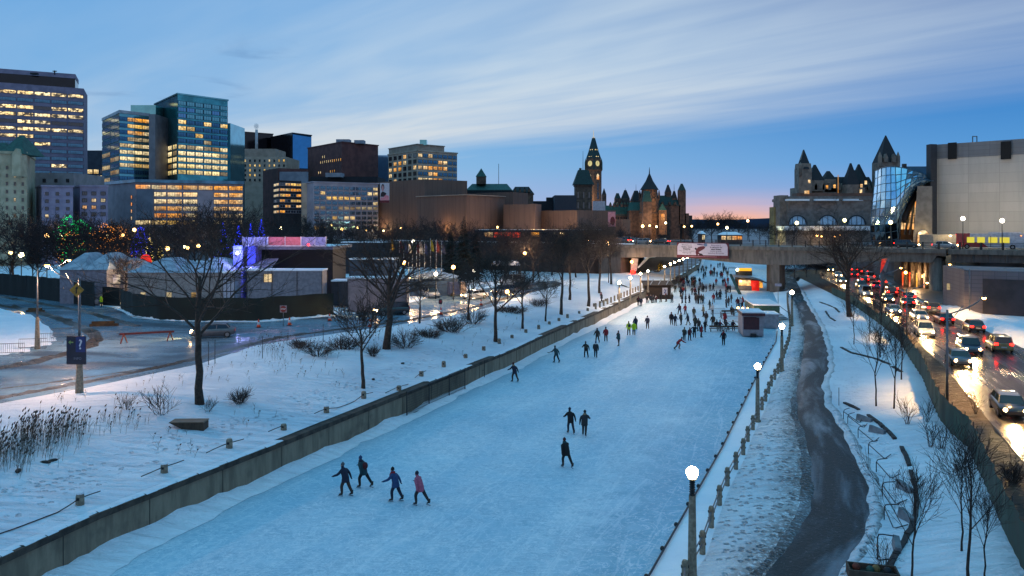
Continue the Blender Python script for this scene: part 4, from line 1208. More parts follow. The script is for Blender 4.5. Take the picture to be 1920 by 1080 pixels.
# ---------------------------------------------------------------- cars
rubber = M('rubber', '101011', rough=.8)
rim_m = M('rim', '8b8e92', rough=.35, metal=.9)
carglass = M('car_glass', '0c1014', '141a20', rough=.08, spec=.8)
head_m = glow('headlight', 'ffc880', 60.)
tail_m = glow('taillight', 'ff1a10', 14.)
tail_d = glow('taillight_dim', '8a120c', .6)
head_d = M('headlight_off', 'c9ccd0', rough=.15)
def paint(n, c): return M('paint_' + n, c, rough=.28, spec=.6, coat=.6)
CARP = {}
def car_parts(kind):
    """meshes of a car, nose toward +y"""
    if kind in CARP: return CARP[kind]
    L, Wd, Hh, bon, roofa, roofb, rz_ = {'sedan': (4.6, .90, 1.45, .95, .55, -1.35, .98), 'suv': (4.6, .95, 1.72, 1.05, .75, -2.05, 1.05), 'van': (5.0, .98, 2.0, 1.1, 1.35, -2.35, 1.08)}[kind]
    b = MB()
    h = L / 2
    st = [(-h, .86, .42, .90 if kind == 'sedan' else 1.0), (-h + .12, .95, .30, rz_), (-h + .9, 1, .22, rz_), (-.2, 1, .2, rz_ + .0), (h - bon - .25, 1, .2, rz_ - .02), (h - .5, .97, .22, .86), (h - .12, .90, .28, .74), (h, .78, .40, .62)]
    b0 = len(b.v)
    for y, w, z0, z1 in st:
        w *= Wd
        b.v += [(-w * .92, y, z0), (-w, y, z0 + .12), (-w, y, lerp(z0, z1, .62)), (-w * .93, y, z1), (w * .93, y, z1), (w, y, lerp(z0, z1, .62)), (w, y, z0 + .12), (w * .92, y, z0)]
    for i in range(len(st) - 1):
        for k in range(8):
            k2 = (k + 1) % 8
            b.f.append((b0 + i * 8 + k, b0 + (i + 1) * 8 + k, b0 + (i + 1) * 8 + k2, b0 + i * 8 + k2)); b.m.append(0); b.s.append(k in (1, 2, 3, 4, 5))
    b.f.append(tuple(range(b0, b0 + 8))); b.m.append(0); b.s.append(False)
    e = b0 + (len(st) - 1) * 8
    b.f.append(tuple(reversed(range(e, e + 8)))); b.m.append(0); b.s.append(False)
    f0, f1 = h - bon - .15, roofa      # windshield foot and top
    r0, r1 = (-h + .55 if kind == 'sedan' else -h + .15), roofb
    wb, wt, zt = Wd * .90, Wd * .72, Hh
    A = [(-wb, f0, rz_ - .04), (wb, f0, rz_ - .04), (wb, r0, rz_ - .04), (-wb, r0, rz_ - .04)]
    T = [(-wt, f1, zt - .05), (wt, f1, zt - .05), (wt, r1, zt - .03), (-wt, r1, zt - .03)]
    b.add([T[0], T[1], (wt * .97, lerp(f1, r1, .5), zt + .02), T[2], T[3], (-wt * .97, lerp(f1, r1, .5), zt + .02)], [(1, 0, 5, 2), (2, 5, 4, 3)], 0, True)
    for a, t in zip(A, T): b.bar(a, t, .07, .07)
    for s in (0, 1): b.bar(Vector(A[s]).lerp(Vector(A[3 - s]), .52), Vector(T[s]).lerp(Vector(T[3 - s]), .5), .09, .04)
    for i, j in ((0, 3), (1, 2)): b.bar(T[i], T[j], .06, .06)
    w = {}
    w['windshield'] = MB().add([A[0], A[1], T[1], T[0]], [(0, 1, 2, 3)])
    w['rear_window'] = MB().add([A[2], A[3], T[3], T[2]], [(0, 1, 2, 3)])
    w['side_window'] = [MB().add([A[3], A[0], T[0], T[3]], [(0, 1, 2, 3)]), MB().add([A[1], A[2], T[2], T[1]], [(0, 1, 2, 3)])]
    wh = []
    for sx_ in (-1, 1):
        for y in (h - .85, -h + .85):
            m_ = MB()
            x0, x1 = sx_ * (Wd - .18), sx_ * (Wd + .02)
            prof = [(.20, 0), (.33, .0), (.34, .04), (.34, .16), (.32, .2), (.21, .2)]
            n = 14
            for r_, t in prof:
                for k in range(n): m_.v.append((lerp(x0, x1, t / .2), y + r_ * math.cos(2 * PI * k / n), .34 + r_ * math.sin(2 * PI * k / n)))
            for i in range(5):
                for k in range(n):
                    k2 = (k + 1) % n
                    m_.f.append((i * n + k, i * n + k2, (i + 1) * n + k2, (i + 1) * n + k)); m_.m.append(0); m_.s.append(True)
            m_.f.append(tuple(5 * n + k for k in range(n))); m_.m.append(1); m_.s.append(False)
            wh.append(m_)
    hl = [MB().ball((s * Wd * .66, h - .06, .68), .13, 8, 5) for s in (-1, 1)]
    zt_ = .84 if kind == 'sedan' else 1.0
    tl = [MB().box(s * Wd * .74 - .16, s * Wd * .74 + .16, -h - .02, -h + .14, zt_ - .14, zt_ + .06) for s in (-1, 1)]
    bp = MB().box(-.26, .26, -h - .01, -h + .05, .58, .70)
    CARP[kind] = (b, w, wh, hl, tl, bp, {}, (L, Wd, Hh, h))
    return CARP[kind]
def car(label, loc, head, kind, col, lit='front', group=None, beam=0., cat='car', name='car'):
    b, w, wh, hl, tl, bp, ca, dims = car_parts(kind)
    r = thing(name, label, cat, loc, head, group)
    def put(nm, key, mb, mt):
        if key in ca: o = link(nm, ca[key], r)
        else: o = mb.build(nm, mt if isinstance(mt, list) else [mt], r); ca[key] = o.data
        return o
    o = put('body', 'b', b, col); swap(o, 0, col)
    put('windshield', 'ws', w['windshield'], carglass); put('rear_window', 'rw', w['rear_window'], carglass)
    for i, q in enumerate(w['side_window']): put('side_window', 'sw%d' % i, q, carglass)
    for i, q in enumerate(wh): put('wheel', 'wh%d' % i, q, [rubber, rim_m])
    for i, q in enumerate(hl): swap(put('headlight', 'hl%d' % i, q, head_m), 0, head_m if lit in ('front', 'both') else head_d)
    for i, q in enumerate(tl): swap(put('taillight', 'tl%d' % i, q, tail_m), 0, tail_m if lit in ('rear', 'both') else tail_d)
    put('licence_plate', 'bp', bp, M('plate', 'b9bcbf'))
    if beam:
        d = bpy.data.lights.new('beam', 'SPOT'); d.energy = beam; d.color = (1, .62, .24); d.spot_size = R(80); d.spot_blend = .8; d.shadow_soft_size = .25
        o = bpy.data.objects.new('beam', d); COL.objects.link(o); o.parent = r
        o.location = (0, dims[3] + .2, .72); o.rotation_euler = (R(81), 0, 0)
    return r
def heading(line, y): 
    d = Vector((line(y + 3) - line(y - 3), 6)).normalized()
    return math.atan2(-d.x, d.y)
PAINTS = [paint('silver', '9a9da1'), paint('black', '121316'), paint('white', 'b9babb'), paint('navy', '16203a'), paint('red', '6b1418'), paint('gold', '8a7448'), paint('grey', '4a4d52'), paint('blue', '2a4a78')]
# lanes of the busy road, as shares of its width
def lane(t): return lambda q: lerp(road_a(q), road_b(q), t)
on = [(57, .15, 'sedan', 1), (77, .15, 'sedan', 6), (84, .38, 'suv', 3), (97, .15, 'suv', 2), (112, .38, 'sedan', 0), (120, .15, 'sedan', 7), (138, .36, 'sedan', 1), (150, .15, 'van', 2), (168, .34, 'suv', 6), (182, .16, 'sedan', 0), (202, .3, 'sedan', 2), (226, .2, 'suv', 3), (244, .3, 'sedan', 1)]
CN = ['silver', 'black', 'white', 'navy', 'red', 'gold', 'grey', 'blue']
KN = {'suv': 'tall car', 'sedan': 'low car', 'van': 'van'}
for i, (y, t, k, c) in enumerate(on):
    ln = lane(t)
    car('%s %s, headlights on, %s oncoming from the near end of the busy road' % (CN[c], KN[k], ORD[i]), (ln(y), y, 1.5), heading(ln, y) + PI, k, PAINTS[c], 'front', 'oncoming cars on the busy road', 2600 if y < 190 else 0)
rec = [(85.5, .70, 'suv', 5), (101, .82, 'sedan', 1), (109, .64, 'sedan', 4), (122, .80, 'suv', 6), (132, .62, 'sedan', 1), (142, .82, 'sedan', 3), (150, .62, 'suv', 4), (160, .80, 'sedan', 1), (168, .60, 'sedan', 7), (176, .80, 'suv', 6), (186, .60, 'sedan', 1), (194, .78, 'van', 2), (204, .58, 'sedan', 3), (214, .76, 'suv', 1), (226, .6, 'sedan', 4)]
for i, (y, t, k, c) in enumerate(rec):
    ln = lane(t)
    car('%s %s, tail lights red, %s departing from the near end of the busy road' % (CN[c], KN[k], ORD[i]), (ln(y), y, 1.5), heading(ln, y), k, PAINTS[c], 'rear', 'departing cars on the busy road')
# cars of the icy road and the parking row beside it
def rcar(x, y, h, k, c, lit, lb, beam=0, z=2.64): car(lb, G(x, y, z), R(h), k, PAINTS[c], lit, 'cars beside the icy road', beam)
rcar(400, 632, 108, 'sedan', 6, 'front', 'grey low car with headlights on passing the red sawhorse barrier', 1800)
rcar(735, 590, 115, 'suv', 1, 'front', 'black tall car with headlights on passing behind the stout bare tree', 1800)
rcar(808, 557, 205, 'suv', 0, 'off', 'parked silver tall car in front of the blue tent')
rcar(890, 560, 130, 'sedan', 2, 'front', 'white low car, headlights on, first of the queue under the trees', 1200)
rcar(945, 552, 130, 'suv', 6, 'front', 'grey tall car, headlights on, in the middle of the queue under the trees', 500)
rcar(975, 543, 130, 'sedan', 1, 'front', 'black low car, headlights on, last of the queue under the trees', 300)
rcar(955, 533, 100, 'van', 2, 'off', 'white van parked behind the queued cars')
# ---------------------------------------------------------------- buildings
def litmat(name, col, es, scale=.9, lo=.34, dimv=.3):
    """a lit room behind glass: uneven warm light"""
    m = bpy.data.materials.new(name); m.use_nodes = True
    t = m.node_tree; q = NG(t); b = t.nodes['Principled BSDF']
    p = q.n('ShaderNodeNewGeometry').outputs['Position']
    mp = q.n('ShaderNodeMapping'); mp.inputs['Scale'].default_value = (1, 1, 1.6); t.links.new(p, mp.inputs[0])
    f = q.noise(mp.outputs[0], scale, 3, .6)
    b.inputs['Base Color'].default_value = (.02, .02, .025, 1)
    b.inputs['Roughness'].default_value = .1
    c = q.mix(q.mr(q.noise(p, .11, 2), .35, .65), hexc(col), hexc('ffe6b0'))
    t.links.new(c, b.inputs['Emission Color'])
    oi = q.n('ShaderNodeObjectInfo')
    sz_ = q.n('ShaderNodeSeparateXYZ'); t.links.new(q.n('ShaderNodeTexCoord').outputs['Object'], sz_.inputs[0])
    top = q.mr(sz_.outputs[2], -.9, .9, .65, 1.2)          # ceiling lights: rooms are brighter toward the top
    k = q.m('MULTIPLY', q.mr(f, lo, .60, dimv, 1.), q.m('MULTIPLY', top, q.mr(oi.outputs['Random'], 0., 1., .55, 1.25, False)))
    t.links.new(q.m('MULTIPLY', k, es), b.inputs['Emission Strength'])
    MATS[name] = m
    return m
lit_a = litmat('window_lit', 'ffc85c', 1.15)
lit_b = litmat('window_warm', 'ffa834', 1.1)
lit_c = litmat('window_amber', 'ff9420', .95)
lit_d = litmat('window_dim', 'c99a50', .5)
lit_t = litmat('window_broken', 'ffd890', 1.9, .55, .42, .04)
lit_w = litmat('window_pale', 'ffe08c', 1.3)
def glassmat(name, col, rough=.08, metal=.75, var=.5):
    m = M(name, col, tuple(x * var for x in hexc(col)[:3]), rough=rough, metal=metal, scale=.25, spec=.8)
    return m
gl_dark = M('glass_dark', '10161f', '1b2636', rough=.06, scale=.3, spec=.9)
gl_blue = glassmat('glass_blue', '4a7a98')
gl_teal = glassmat('glass_teal', '78b4b8', .1, .7, .8)
gl_black = glassmat('glass_black', '0e1622', .12, .6, .7)
gl_sky = glassmat('glass_sky', '6f9dc0', .1, .7, .85)
frame_d = M('frame_dark', '23262c', rough=.5)
frame_l = M('frame_light', '8f8f95', rough=.6)
def stone(n, a, b=None, **k): return M(n, a, b, rough=.85, scale=k.pop('scale', .35), **k)
ROOFSN = MATS['snow_soft']
class Bld:
    def __init__(s, name, label, px, Y, z0=2.5, cat='building'):
        p = V3(px, 500, Y)
        s.o = Vector((p.x, Y, z0))
        s.r = thing(name, label, cat, s.o)
        s.z0 = z0
    def w(s, px, Y): return Vector(((px - CX) / F * Y, Y, 0)) - Vector((s.o.x, s.o.y, 0))
    def zt(s, py, Y): return CAMH - (py - HZ) / F * Y - s.z0
    def block(s, A, B, C, py, mat, name='wall', zb=-3., roof=None, cap=0., capm=None):
        """four-sided mass; A, B, C are (pixel column, distance) of its three near corners, py the roof row at B"""
        a, b, c = s.w(*A), s.w(*B), s.w(*C)
        d = a + c - b
        z = s.zt(py, B[1])
        mb = MB().prism([a.to_2d(), b.to_2d(), c.to_2d(), d.to_2d()], zb, z, 0, 1)
        mb.build(name, [mat, roof or ROOFSN], s.r)
        if cap:
            m2 = MB()
            P = [a, b, c, d]; ce = (a + c) / 2
            Q = [ce + (p - ce) * (1 + .5 / max(1, (p - ce).length)) for p in P]
            m2.prism([p.to_2d() for p in Q], z + .01, z + cap)
            m2.build('cornice', capm or mat, s.r)
        return a, b, c, z
    def front(s, x0, x1, Y, py, depth, mat, name='wall', zb=-3., pb=None, roof=None, dy=0.):
        """box facing the viewer between two pixel columns"""
        a, b = s.w(x0, Y), s.w(x1, Y)
        z = s.zt(py, Y)
        if pb is not None: zb = s.zt(pb, Y)
        MB().prism([(a.x, a.y + dy), (b.x, b.y + dy), (b.x, b.y + depth), (a.x, a.y + depth)], zb, z, 0, 1).build(name, [mat, roof or mat], s.r)
        return a, b, z
    def wins(s, P, Q, zt, zb, rows, cols, fw, fh, pick, fm=None, mull=1, name='window', out=.0, x0=0., x1=1., panes=None):
        """rows x cols windows on the wall from P to Q; pick(row, col) gives the pane material or None"""
        d = Q - P; L = d.length; d = d.normalized()
        P2 = P + d * L * x0; L *= (x1 - x0)
        cw, ch = L / cols, (zt - zb) / rows
        w, h = cw * fw, ch * fh
        mb = MB()
        t = min(.14, w * .08)
        mb.add([(-w / 2, -.06, -h / 2), (w / 2, -.06, -h / 2), (w / 2, -.06, h / 2), (-w / 2, -.06, h / 2)], [(0, 1, 2, 3)], 1)
        for x in [-w / 2, w / 2]: mb.box(x - t / 2, x + t / 2, -.14, .02, -h / 2 - t / 2, h / 2 + t / 2)
        for k in range(1, mull): mb.box(-w / 2 + w * k / mull - t * .3, -w / 2 + w * k / mull + t * .3, -.11, .0, -h / 2, h / 2)
        for z in (-h / 2, h / 2): mb.box(-w / 2 + t / 2, w / 2 - t / 2, -.135, .018, z - t / 2, z + t / 2)
        me = None
        n = Vector((d.y, -d.x, 0))
        for r in range(rows):
            for c in range(cols):
                k = pick(r, c)
                if k is None: continue
                p = P2 + d * cw * (c + .5) + n * out
                loc = (p.x, p.y, zt - ch * (r + .5))
                if me is None:
                    o = mb.build(name, [fm or frame_d, gl_dark], s.r, loc, math.atan2(d.y, d.x)); me = o.data
                else: o = link(name, me, s.r, loc, math.atan2(d.y, d.x))
                swap(o, 1, k)
RB = random.Random(12)
def chance(*pairs):
    def f(r, c):
        v = RB.random()
        for p, m in pairs:
            if v < p: return m
            v -= p
        return gl_dark
    return f
purple_stone = stone('stone_mauve', '857c90', '716a7e')
beige = stone('stone_beige', 'b8a998', 'a39584')
beige_d = stone('stone_tan', 'a09184', '8a7d71')
brown = stone('stone_brown', '5a4a44', '4a3c38')
brick = stone('brick_brown', '6b4642', '573837')
greyw = stone('panel_grey', '8d95a2', '7a828f')
darkw = stone('panel_dark', '20242c', '191c22')
copper = M('copper_green', '2c5a50', '1d423d', rough=.7, scale=1.2)
slate = M('roof_slate', '1f2026', '16171b', rough=.7, scale=2.)
slate_g = M('roof_green_dark', '1f3f3c', '152c2b', rough=.7, scale=1.5)
gothic = stone('stone_gothic', '6a5546', '453931', scale=.5)
castle = stone('stone_castle', '8a7c70', '6a6058', scale=.5)

b = Bld('office_tower', 'tall mauve-grey office tower with ribbon windows and a dark penthouse band', 60, 340)
a_, b_, c_, z_ = b.block((-35, 352), (157, 372), (164, 392), 166, purple_stone)
def t1(r, c):
    if r in (0, 2, 3, 4, 5): return lit_t if RB.random() < .85 else gl_dark
    return lit_t if RB.random() < (.3 if r in (1, 6, 7, 9, 10, 12) else .12) else gl_blue
b.wins(a_, b_, z_ - 2.2, z_ - 2.2 - 16 * 3.25, 16, 6, .93, .48, t1, M('frame_mauve', '5a5568'), 6)
b.block((-35, 356), (141, 373), (147, 388), 147, gl_black, 'penthouse', z_)
b.block((-35, 355.8), (141.4, 372.7), (147.5, 388.3), 139, purple_stone, 'cornice', b.zt(147.5, 373))
mb = MB(); p = b.w(62, 362); mb.box(p.x - 1.4, p.x + 1.4, p.y, p.y + 2, b.zt(139, 362), b.zt(136, 362)); p = b.w(102, 366); mb.box(p.x - .2, p.x + .2, p.y, p.y + .4, b.zt(140, 366), b.zt(132, 366)); mb.box(p.x - .9, p.x + .9, p.y, p.y + .5, b.zt(134, 366), b.zt(132.6, 366))
mb.build('roof_unit', darkw, b.r)

b = Bld('office_building', 'narrow dark grey office block between the mauve tower and the glass building', 178, 430)
a_, b_, z_ = b.front(163, 198, 430, 282, 25, stone('panel_slate', '3d4450', '323843'))
b.wins(a_, b_, b.zt(316, 430), b.zt(350, 430), 3, 3, .8, .72, chance((.85, lit_a), (.15, gl_dark)), None, 3)

b = Bld('glass_office', 'blue-green glass office complex with a lower lit wing and a tall lit corner block', 300, 315)
a_, b_, c_, z_ = b.block((192, 336), (224, 312), (280, 322), 212, gl_teal, cap=1.2, capm=stone('cap_white', 'a7adb4', '90969e'))
def rowlit(r, c): return [lit_b, lit_a, lit_b, lit_d, lit_a, lit_w, lit_w, lit_a, gl_blue, gl_blue][r] if not (c == 0 and r < 4) else gl_blue
b.wins(b_, c_, z_ - .8, b.zt(340, 312), 10, 4, .97, .58, rowlit, M('spandrel_teal', '24506a', rough=.3), 3, out=.05)
b.wins(a_, b_, z_ - .8, b.zt(340, 312), 10, 2, .97, .7, lambda r, c: gl_sky if r < 5 else lit_d if (r + c) % 2 else gl_sky, M('frame_steel', '5c6c78'), 2, out=.05)
b.front(279, 291, 316, 214, 20, stone('pier_grey', '6f7076', '5f6066'), 'pier')
b.front(245, 292, 326, 197, 15, gl_teal, 'roof_box')
a_, b_, c_, z_ = b.block((290, 345), (333, 317), (427, 334), 177, glassmat('glass_tower', '4fa0a6', .07, .75, .6), cap=.6, capm=gl_teal)
def tl2(r, c):
    if r < 3: return gl_teal if RB.random() < .75 else gl_sky
    if r < 6: return lit_a if RB.random() < .45 else gl_blue
    if r < 7: return gl_blue if RB.random() < .7 else lit_d
    return lit_w if RB.random() < .85 else lit_d
b.wins(b_, c_, z_ - 2., b.zt(328, 317), 12, 6, .9, .66, tl2, M('frame_tower', '1f4a60', rough=.3), 3, out=.05)
b.wins(a_, b_, b.zt(268, 317), b.zt(328, 317), 5, 5, .8, .72, lambda r, c: lit_w if RB.random() < .6 else lit_d, M('frame_tower', '1f4a60'), 2, out=.05)
b.front(427, 432, 336, 231, 18, gl_teal, 'corner_strip')

b = Bld('office_podium', 'low glass-fronted podium with bands of amber-lit offices under the glass building', 330, 285)
a_, b_, c_, z_ = b.block((196, 302), (253, 283), (456, 296), 342, stone('panel_pink', '9c9098', '8a8088'))
b.block((190, 303), (253, 282), (458, 295), 336, gl_blue, 'roof_slab', z_)
b.wins(b_, c_, z_ - .3, b.zt(424, 283), 6, 7, .93, .62, lambda r, c: None if (c == 4 and r > 0) or (c in (0,) and 0 < r < 5) else (lit_a if r == 5 else lit_b if RB.random() < .8 else lit_c), M('spandrel_blue', '344a5c', rough=.3), 6)
b.front(256, 287, 282.6, 354, 1, stone('panel_lilac', '6e7480', '5e6470'), 'panel', pb=412)
b.wins(a_, b_, b.zt(366, 300), b.zt(416, 300), 4, 1, .2, .5, lambda r, c: lit_c, x0=.8, x1=1.)

b = Bld('stone_hotel', 'old cream stone hotel with a green copper roof, its corner lit from below', 60, 245)
ws = stone('stone_cream', 'b5aa8e', '9c9278', scale=.5)
wl = stone('stone_lilac', '94879a', '807488', scale=.5)
a_, b_, c_, z_ = b.block((-60, 232), (50, 240), (66, 262), 290, ws, cap=.8)
b.wins(a_, b_, b.zt(308, 240), b.zt(412, 240), 7, 4, .26, .42, lambda r, c: lit_c if (c == 2 and r in (1, 4, 6)) else gl_dark, M('frame_cream', '6b634f'), 2, x0=.45, x1=1.)
p0, p1 = b.w(2, 238), b.w(50, 240)
MB().hip(p0.x, p1.x, p0.y, p0.y + 10, b.zt(289, 238), b.zt(250, 238), .4, .4, over=.6).build('roof', copper, b.r)
p0, p1 = b.w(-60, 238), b.w(6, 238)
MB().hip(p0.x, p1.x, p0.y + 1, p0.y + 11, b.zt(296, 238), b.zt(264, 238), 2.4, .3, over=.3).build('roof', copper, b.r)
mb = MB(); p0, p1 = b.w(22, 236.5), b.w(38, 236.5)
mb.box(p0.x, p1.x, p0.y, p0.y + 3.2, b.zt(330, 236), b.zt(289, 236)); mb.hip(p0.x, p1.x, p0.y, p0.y + 3.2, b.zt(289, 236), b.zt(278, 236), .05, 1.6)
mb.build('gable', ws, b.r)
a_, b_, z_ = b.front(50, 138, 264, 324, 20, stone('stone_greyed', '8f8c8e', '7c7a7c'), 'wing')
b.wins(a_, b_, z_ - 1.2, b.zt(408, 264), 5, 4, .24, .4, lambda r, c: gl_dark, frame_d, 2)
a_, b_, c_, z_ = b.block((68, 256), (78, 244), (137, 247), 350, wl, 'wing', cap=.5)
b.wins(b_, c_, z_ - 1., b.zt(412, 244), 4, 3, .3, .42, lambda r, c: lit_c if (r, c) == (3, 0) else gl_dark, frame_d, 2)
a_, b_, c_, z_ = b.block((136, 262), (150, 252), (202, 254), 350, wl, 'wing', cap=.5)
b.wins(b_, c_, z_ - 1., b.zt(408, 252), 4, 3, .5, .5, lambda r, c: lit_c if (r, c) in ((1, 1), (2, 0), (2, 1), (1, 2)) else gl_dark, frame_d, 2)
glowlight(b.r, (-9, -9, 3.), 9000, (.85, 1., .42), .5)

b = Bld('black_glass_tower', 'pair of black glass slab towers joined behind the beige office with the white stack', 500, 465)
b.block((437, 500), (455, 470), (512, 482), 248, gl_black, cap=.5)
b.block((508, 478), (548, 455), (584, 468), 250, gl_black, cap=.5)
p0, p1 = b.w(549, 454.5), b.w(584, 467.5)
MB().add([(p0.x, p0.y, b.zt(315, 455)), (p1.x, p1.y, b.zt(315, 462)), (p1.x, p1.y, b.zt(257, 466)), (p0.x, p0.y, b.zt(252, 455))], [(0, 1, 2, 3)]).build('side_reflection', gl_sky, b.r)  # paler sheet stands in for the sky reflected on this dark face
p0, p1 = b.w(437.5, 499.5), b.w(454.8, 469.8)
MB().add([(p0.x, p0.y - .3, b.zt(270, 499)), (p1.x, p1.y - .3, b.zt(270, 470)), (p1.x, p1.y - .3, b.zt(249, 470)), (p0.x, p0.y - .3, b.zt(252, 499))], [(0, 1, 2, 3)]).build('side_reflection', gl_sky, b.r)  # same here: reflection laid over the dark glass as a paler sheet

b = Bld('office_building', 'beige office with a stepped top, rows of small lit windows and a white stack', 485, 410)
a_, b_, z_ = b.front(428, 537, 408, 294, 25, beige)
b.front(440, 517, 412, 279, 18, beige_d, 'upper_storey')
b.wins(a_, b_, z_ - .8, b.zt(342, 408), 5, 12, .32, .5, lambda r, c: (lit_a if RB.random() < (.6 if r < 2 else .25) else gl_dark), M('frame_beige', '6f675c'), 1)
p = b.w(481, 420)
MB().lathe([(.75, b.zt(282, 420)), (.7, b.zt(243, 420))], 8, (p.x, p.y, 0)).build('chimney', stone('white_metal', 'b9bcc0', 'a9acb0'), b.r)

b = Bld('red_brick_block', 'low red and grey block below the black glass towers', 530, 370)
b.block((493, 385), (522, 366), (578, 376), 315, brick)
a_, b_, z_ = b.front(524, 576, 365, 322, 2, greyw, 'panel', pb=345)

b = Bld('brick_tower', 'dark brown brick tower with slit windows and roof units', 640, 395)
a_, b_, c_, z_ = b.block((577, 424), (641, 392), (709, 410), 267, brick, cap=.5)
b.wins(a_, b_, b.zt(284, 392), b.zt(324, 392), 4, 14, .35, .5, lambda r, c: lit_b if (r == 1 and 2 < c) or (r == 3 and c in (2, 3, 8, 9, 10)) or (r == 0 and c in (4, 5)) else None, frame_d, 1, x0=.2, x1=1.)
mb = MB()
for x0, x1, y in ((630, 655, 261), (664, 682, 262.5)):
    p, q = b.w(x0, 398), b.w(x1, 398); mb.box(p.x, q.x, p.y, p.y + 5, b.zt(269, 398), b.zt(y, 398))
mb.build('roof_unit', greyw, b.r)
b = Bld('glass_slab', 'pale blue glass slab showing between the brick tower and the beige tower', 718, 450)
b.front(704, 732, 450, 291, 15, gl_sky)

b = Bld('beige_tower', 'beige concrete tower with balcony ledges and lit office rows', 790, 370)
a_, b_, c_, z_ = b.block((728, 392), (783, 368), (857, 384), 283, beige, cap=.6)
b.block((729, 393), (782, 370), (833, 381), 271, beige_d, 'upper_storey', z_, cap=.4)
b.wins(b_, c_, z_ - .5, b.zt(342, 368), 5, 8, .82, .6, lambda r, c: (lit_b if RB.random() < [.5, .3, .85, .35, .6][r] and c < 6 else gl_blue), M('frame_beige', '6f675c'), 2)
b.wins(a_, b_, z_ - .5, b.zt(342, 368), 5, 6, .6, .66, lambda r, c: (lit_b if RB.random() < [.3, .5, .8, .2, .2][r] else gl_dark), M('frame_beige', '6f675c'), 2)
p, q = b.w(787, 372), b.w(800, 372)
MB().box(p.x, q.x, p.y, p.y + 4, b.zt(272, 372), b.zt(262, 372)).build('roof_unit', gl_teal, b.r)

b = Bld('grid_office', 'pale grey office block with a dense grid of windows, facing the event ground', 640, 287)
a_, b_, c_, z_ = b.block((562, 300), (588, 285), (709, 298), 342, stone('grid_grey', '9c9eac', '8a8c9a'), cap=.4)
b.wins(b_, c_, z_ - 1., b.zt(432, 285), 9, 11, .8, .68, lambda r, c: (lit_a if (r == 2 and c > 1 and c < 8) or (r == 1 and c in (1, 9, 10)) or (r == 0 and c == 10) or (r == 3 and c == 10) or (r == 6 and c in (3, 5, 6)) or (r == 8 and c < 2) else lit_d if r == 4 and RB.random() < .6 else gl_blue), M('grid_frame', '7d7f8c', rough=.7), 3)
b.front(563, 587, 300, 345, 1, beige, 'panel', dy=-8)
b = Bld('dark_office', 'black-framed office with stacked lit floors beside the grid-fronted office', 540, 288)
a_, b_, c_, z_ = b.block((513, 296), (524, 286), (565, 292), 338, darkw)
b.wins(b_, c_, z_ - .4, b.zt(402, 286), 6, 4, .95, .5, chance((.35, lit_b), (.25, lit_a), (.4, gl_dark)), M('band_grey', '7a7e88'), 2)
b.wins(a_, b_, z_ - .4, b.zt(402, 286), 6, 1, .9, .5, chance((.6, lit_b), (.4, gl_dark)), M('band_grey', '7a7e88'), 2)
b = Bld('plant_room_block', 'dark flat-roofed block rising just behind the grid-fronted office', 640, 330)
b.front(582, 708, 330, 331, 20, darkw)
b.front(610, 640, 326, 324, 6, stone('white_unit', '8c929b', '767c85'), 'roof_unit', pb=332)

def panelmat(name, a, bcol, sx_, sz_):
    m = bpy.data.materials.new(name); m.use_nodes = True
    t = m.node_tree; q = NG(t); bs = t.nodes['Principled BSDF']
    tcx = q.n('ShaderNodeTexCoord'); mp = q.n('ShaderNodeMapping'); mp.inputs['Rotation'].default_value = (R(90), 0, 0)
    t.links.new(tcx.outputs['Object'], mp.inputs[0])
    br = q.n('ShaderNodeTexBrick'); br.offset = 0
    br.inputs['Scale'].default_value = 1; br.inputs['Brick Width'].default_value = sx_; br.inputs['Row Height'].default_value = sz_; br.inputs['Mortar Size'].default_value = .04
    br.inputs['Color1'].default_value = hexc(a); br.inputs['Color2'].default_value = tuple(x * .88 for x in hexc(a)[:3]) + (1,); br.inputs['Mortar'].default_value = hexc(bcol)
    t.links.new(mp.outputs[0], br.inputs[0])
    ms = q.n('ShaderNodeMapping'); ms.inputs['Scale'].default_value = (1, 1, .12); t.links.new(tcx.outputs['Object'], ms.inputs[0])
    t.links.new(q.mix(q.mr(q.noise(ms.outputs[0], .9, 5, .65), .42, .7, 0., .4), br.outputs[0], hexc(bcol)), bs.inputs['Base Color'])
    bs.inputs['Roughness'].default_value = .8
    return m
# the arts centre: interlocking brown windowless masses
b = Bld('arts_centre', 'windowless brown concrete arts centre of interlocking blocks, warmly lit from below', 900, 262, 4.)
nac = panelmat('nac_concrete', '6a554c', '4c3c35', 1.6, 30.)
b.block((706, 302), (796, 281), (876, 292), 336, nac, roof=nac)
b.block((782, 275), (875, 258), (946, 275), 366, nac, roof=ROOFSN, cap=.3, capm=beige_d)
b.block((876, 305), (962, 292), (990, 302), 360, nac, roof=nac)
b.block((944, 268), (1003, 255), (1015, 265), 382, nac, roof=nac)
b.block((1013, 266), (1082, 254), (1154, 264), 394, nac, roof=nac)
b.block((1154, 254), (1166, 246), (1182, 251), 411, nac, roof=nac)
b.front(890, 1135, 247, 431, 20, darkw, 'concourse', roof=ROOFSN)
P, Q = b.w(890, 246.9), b.w(1135, 246.9)
b.wins(P, Q, b.zt(434, 247), b.zt(447, 247), 1, 14, .9, .8, lambda r, c: {1: lit_c, 2: M('red_lit', '401008', emit='ff4a20', es=.7), 3: M('red_lit', '401008'), 4: M('red_lit', '401008'), 6: lit_b}.get(c, gl_dark), frame_d, 2)
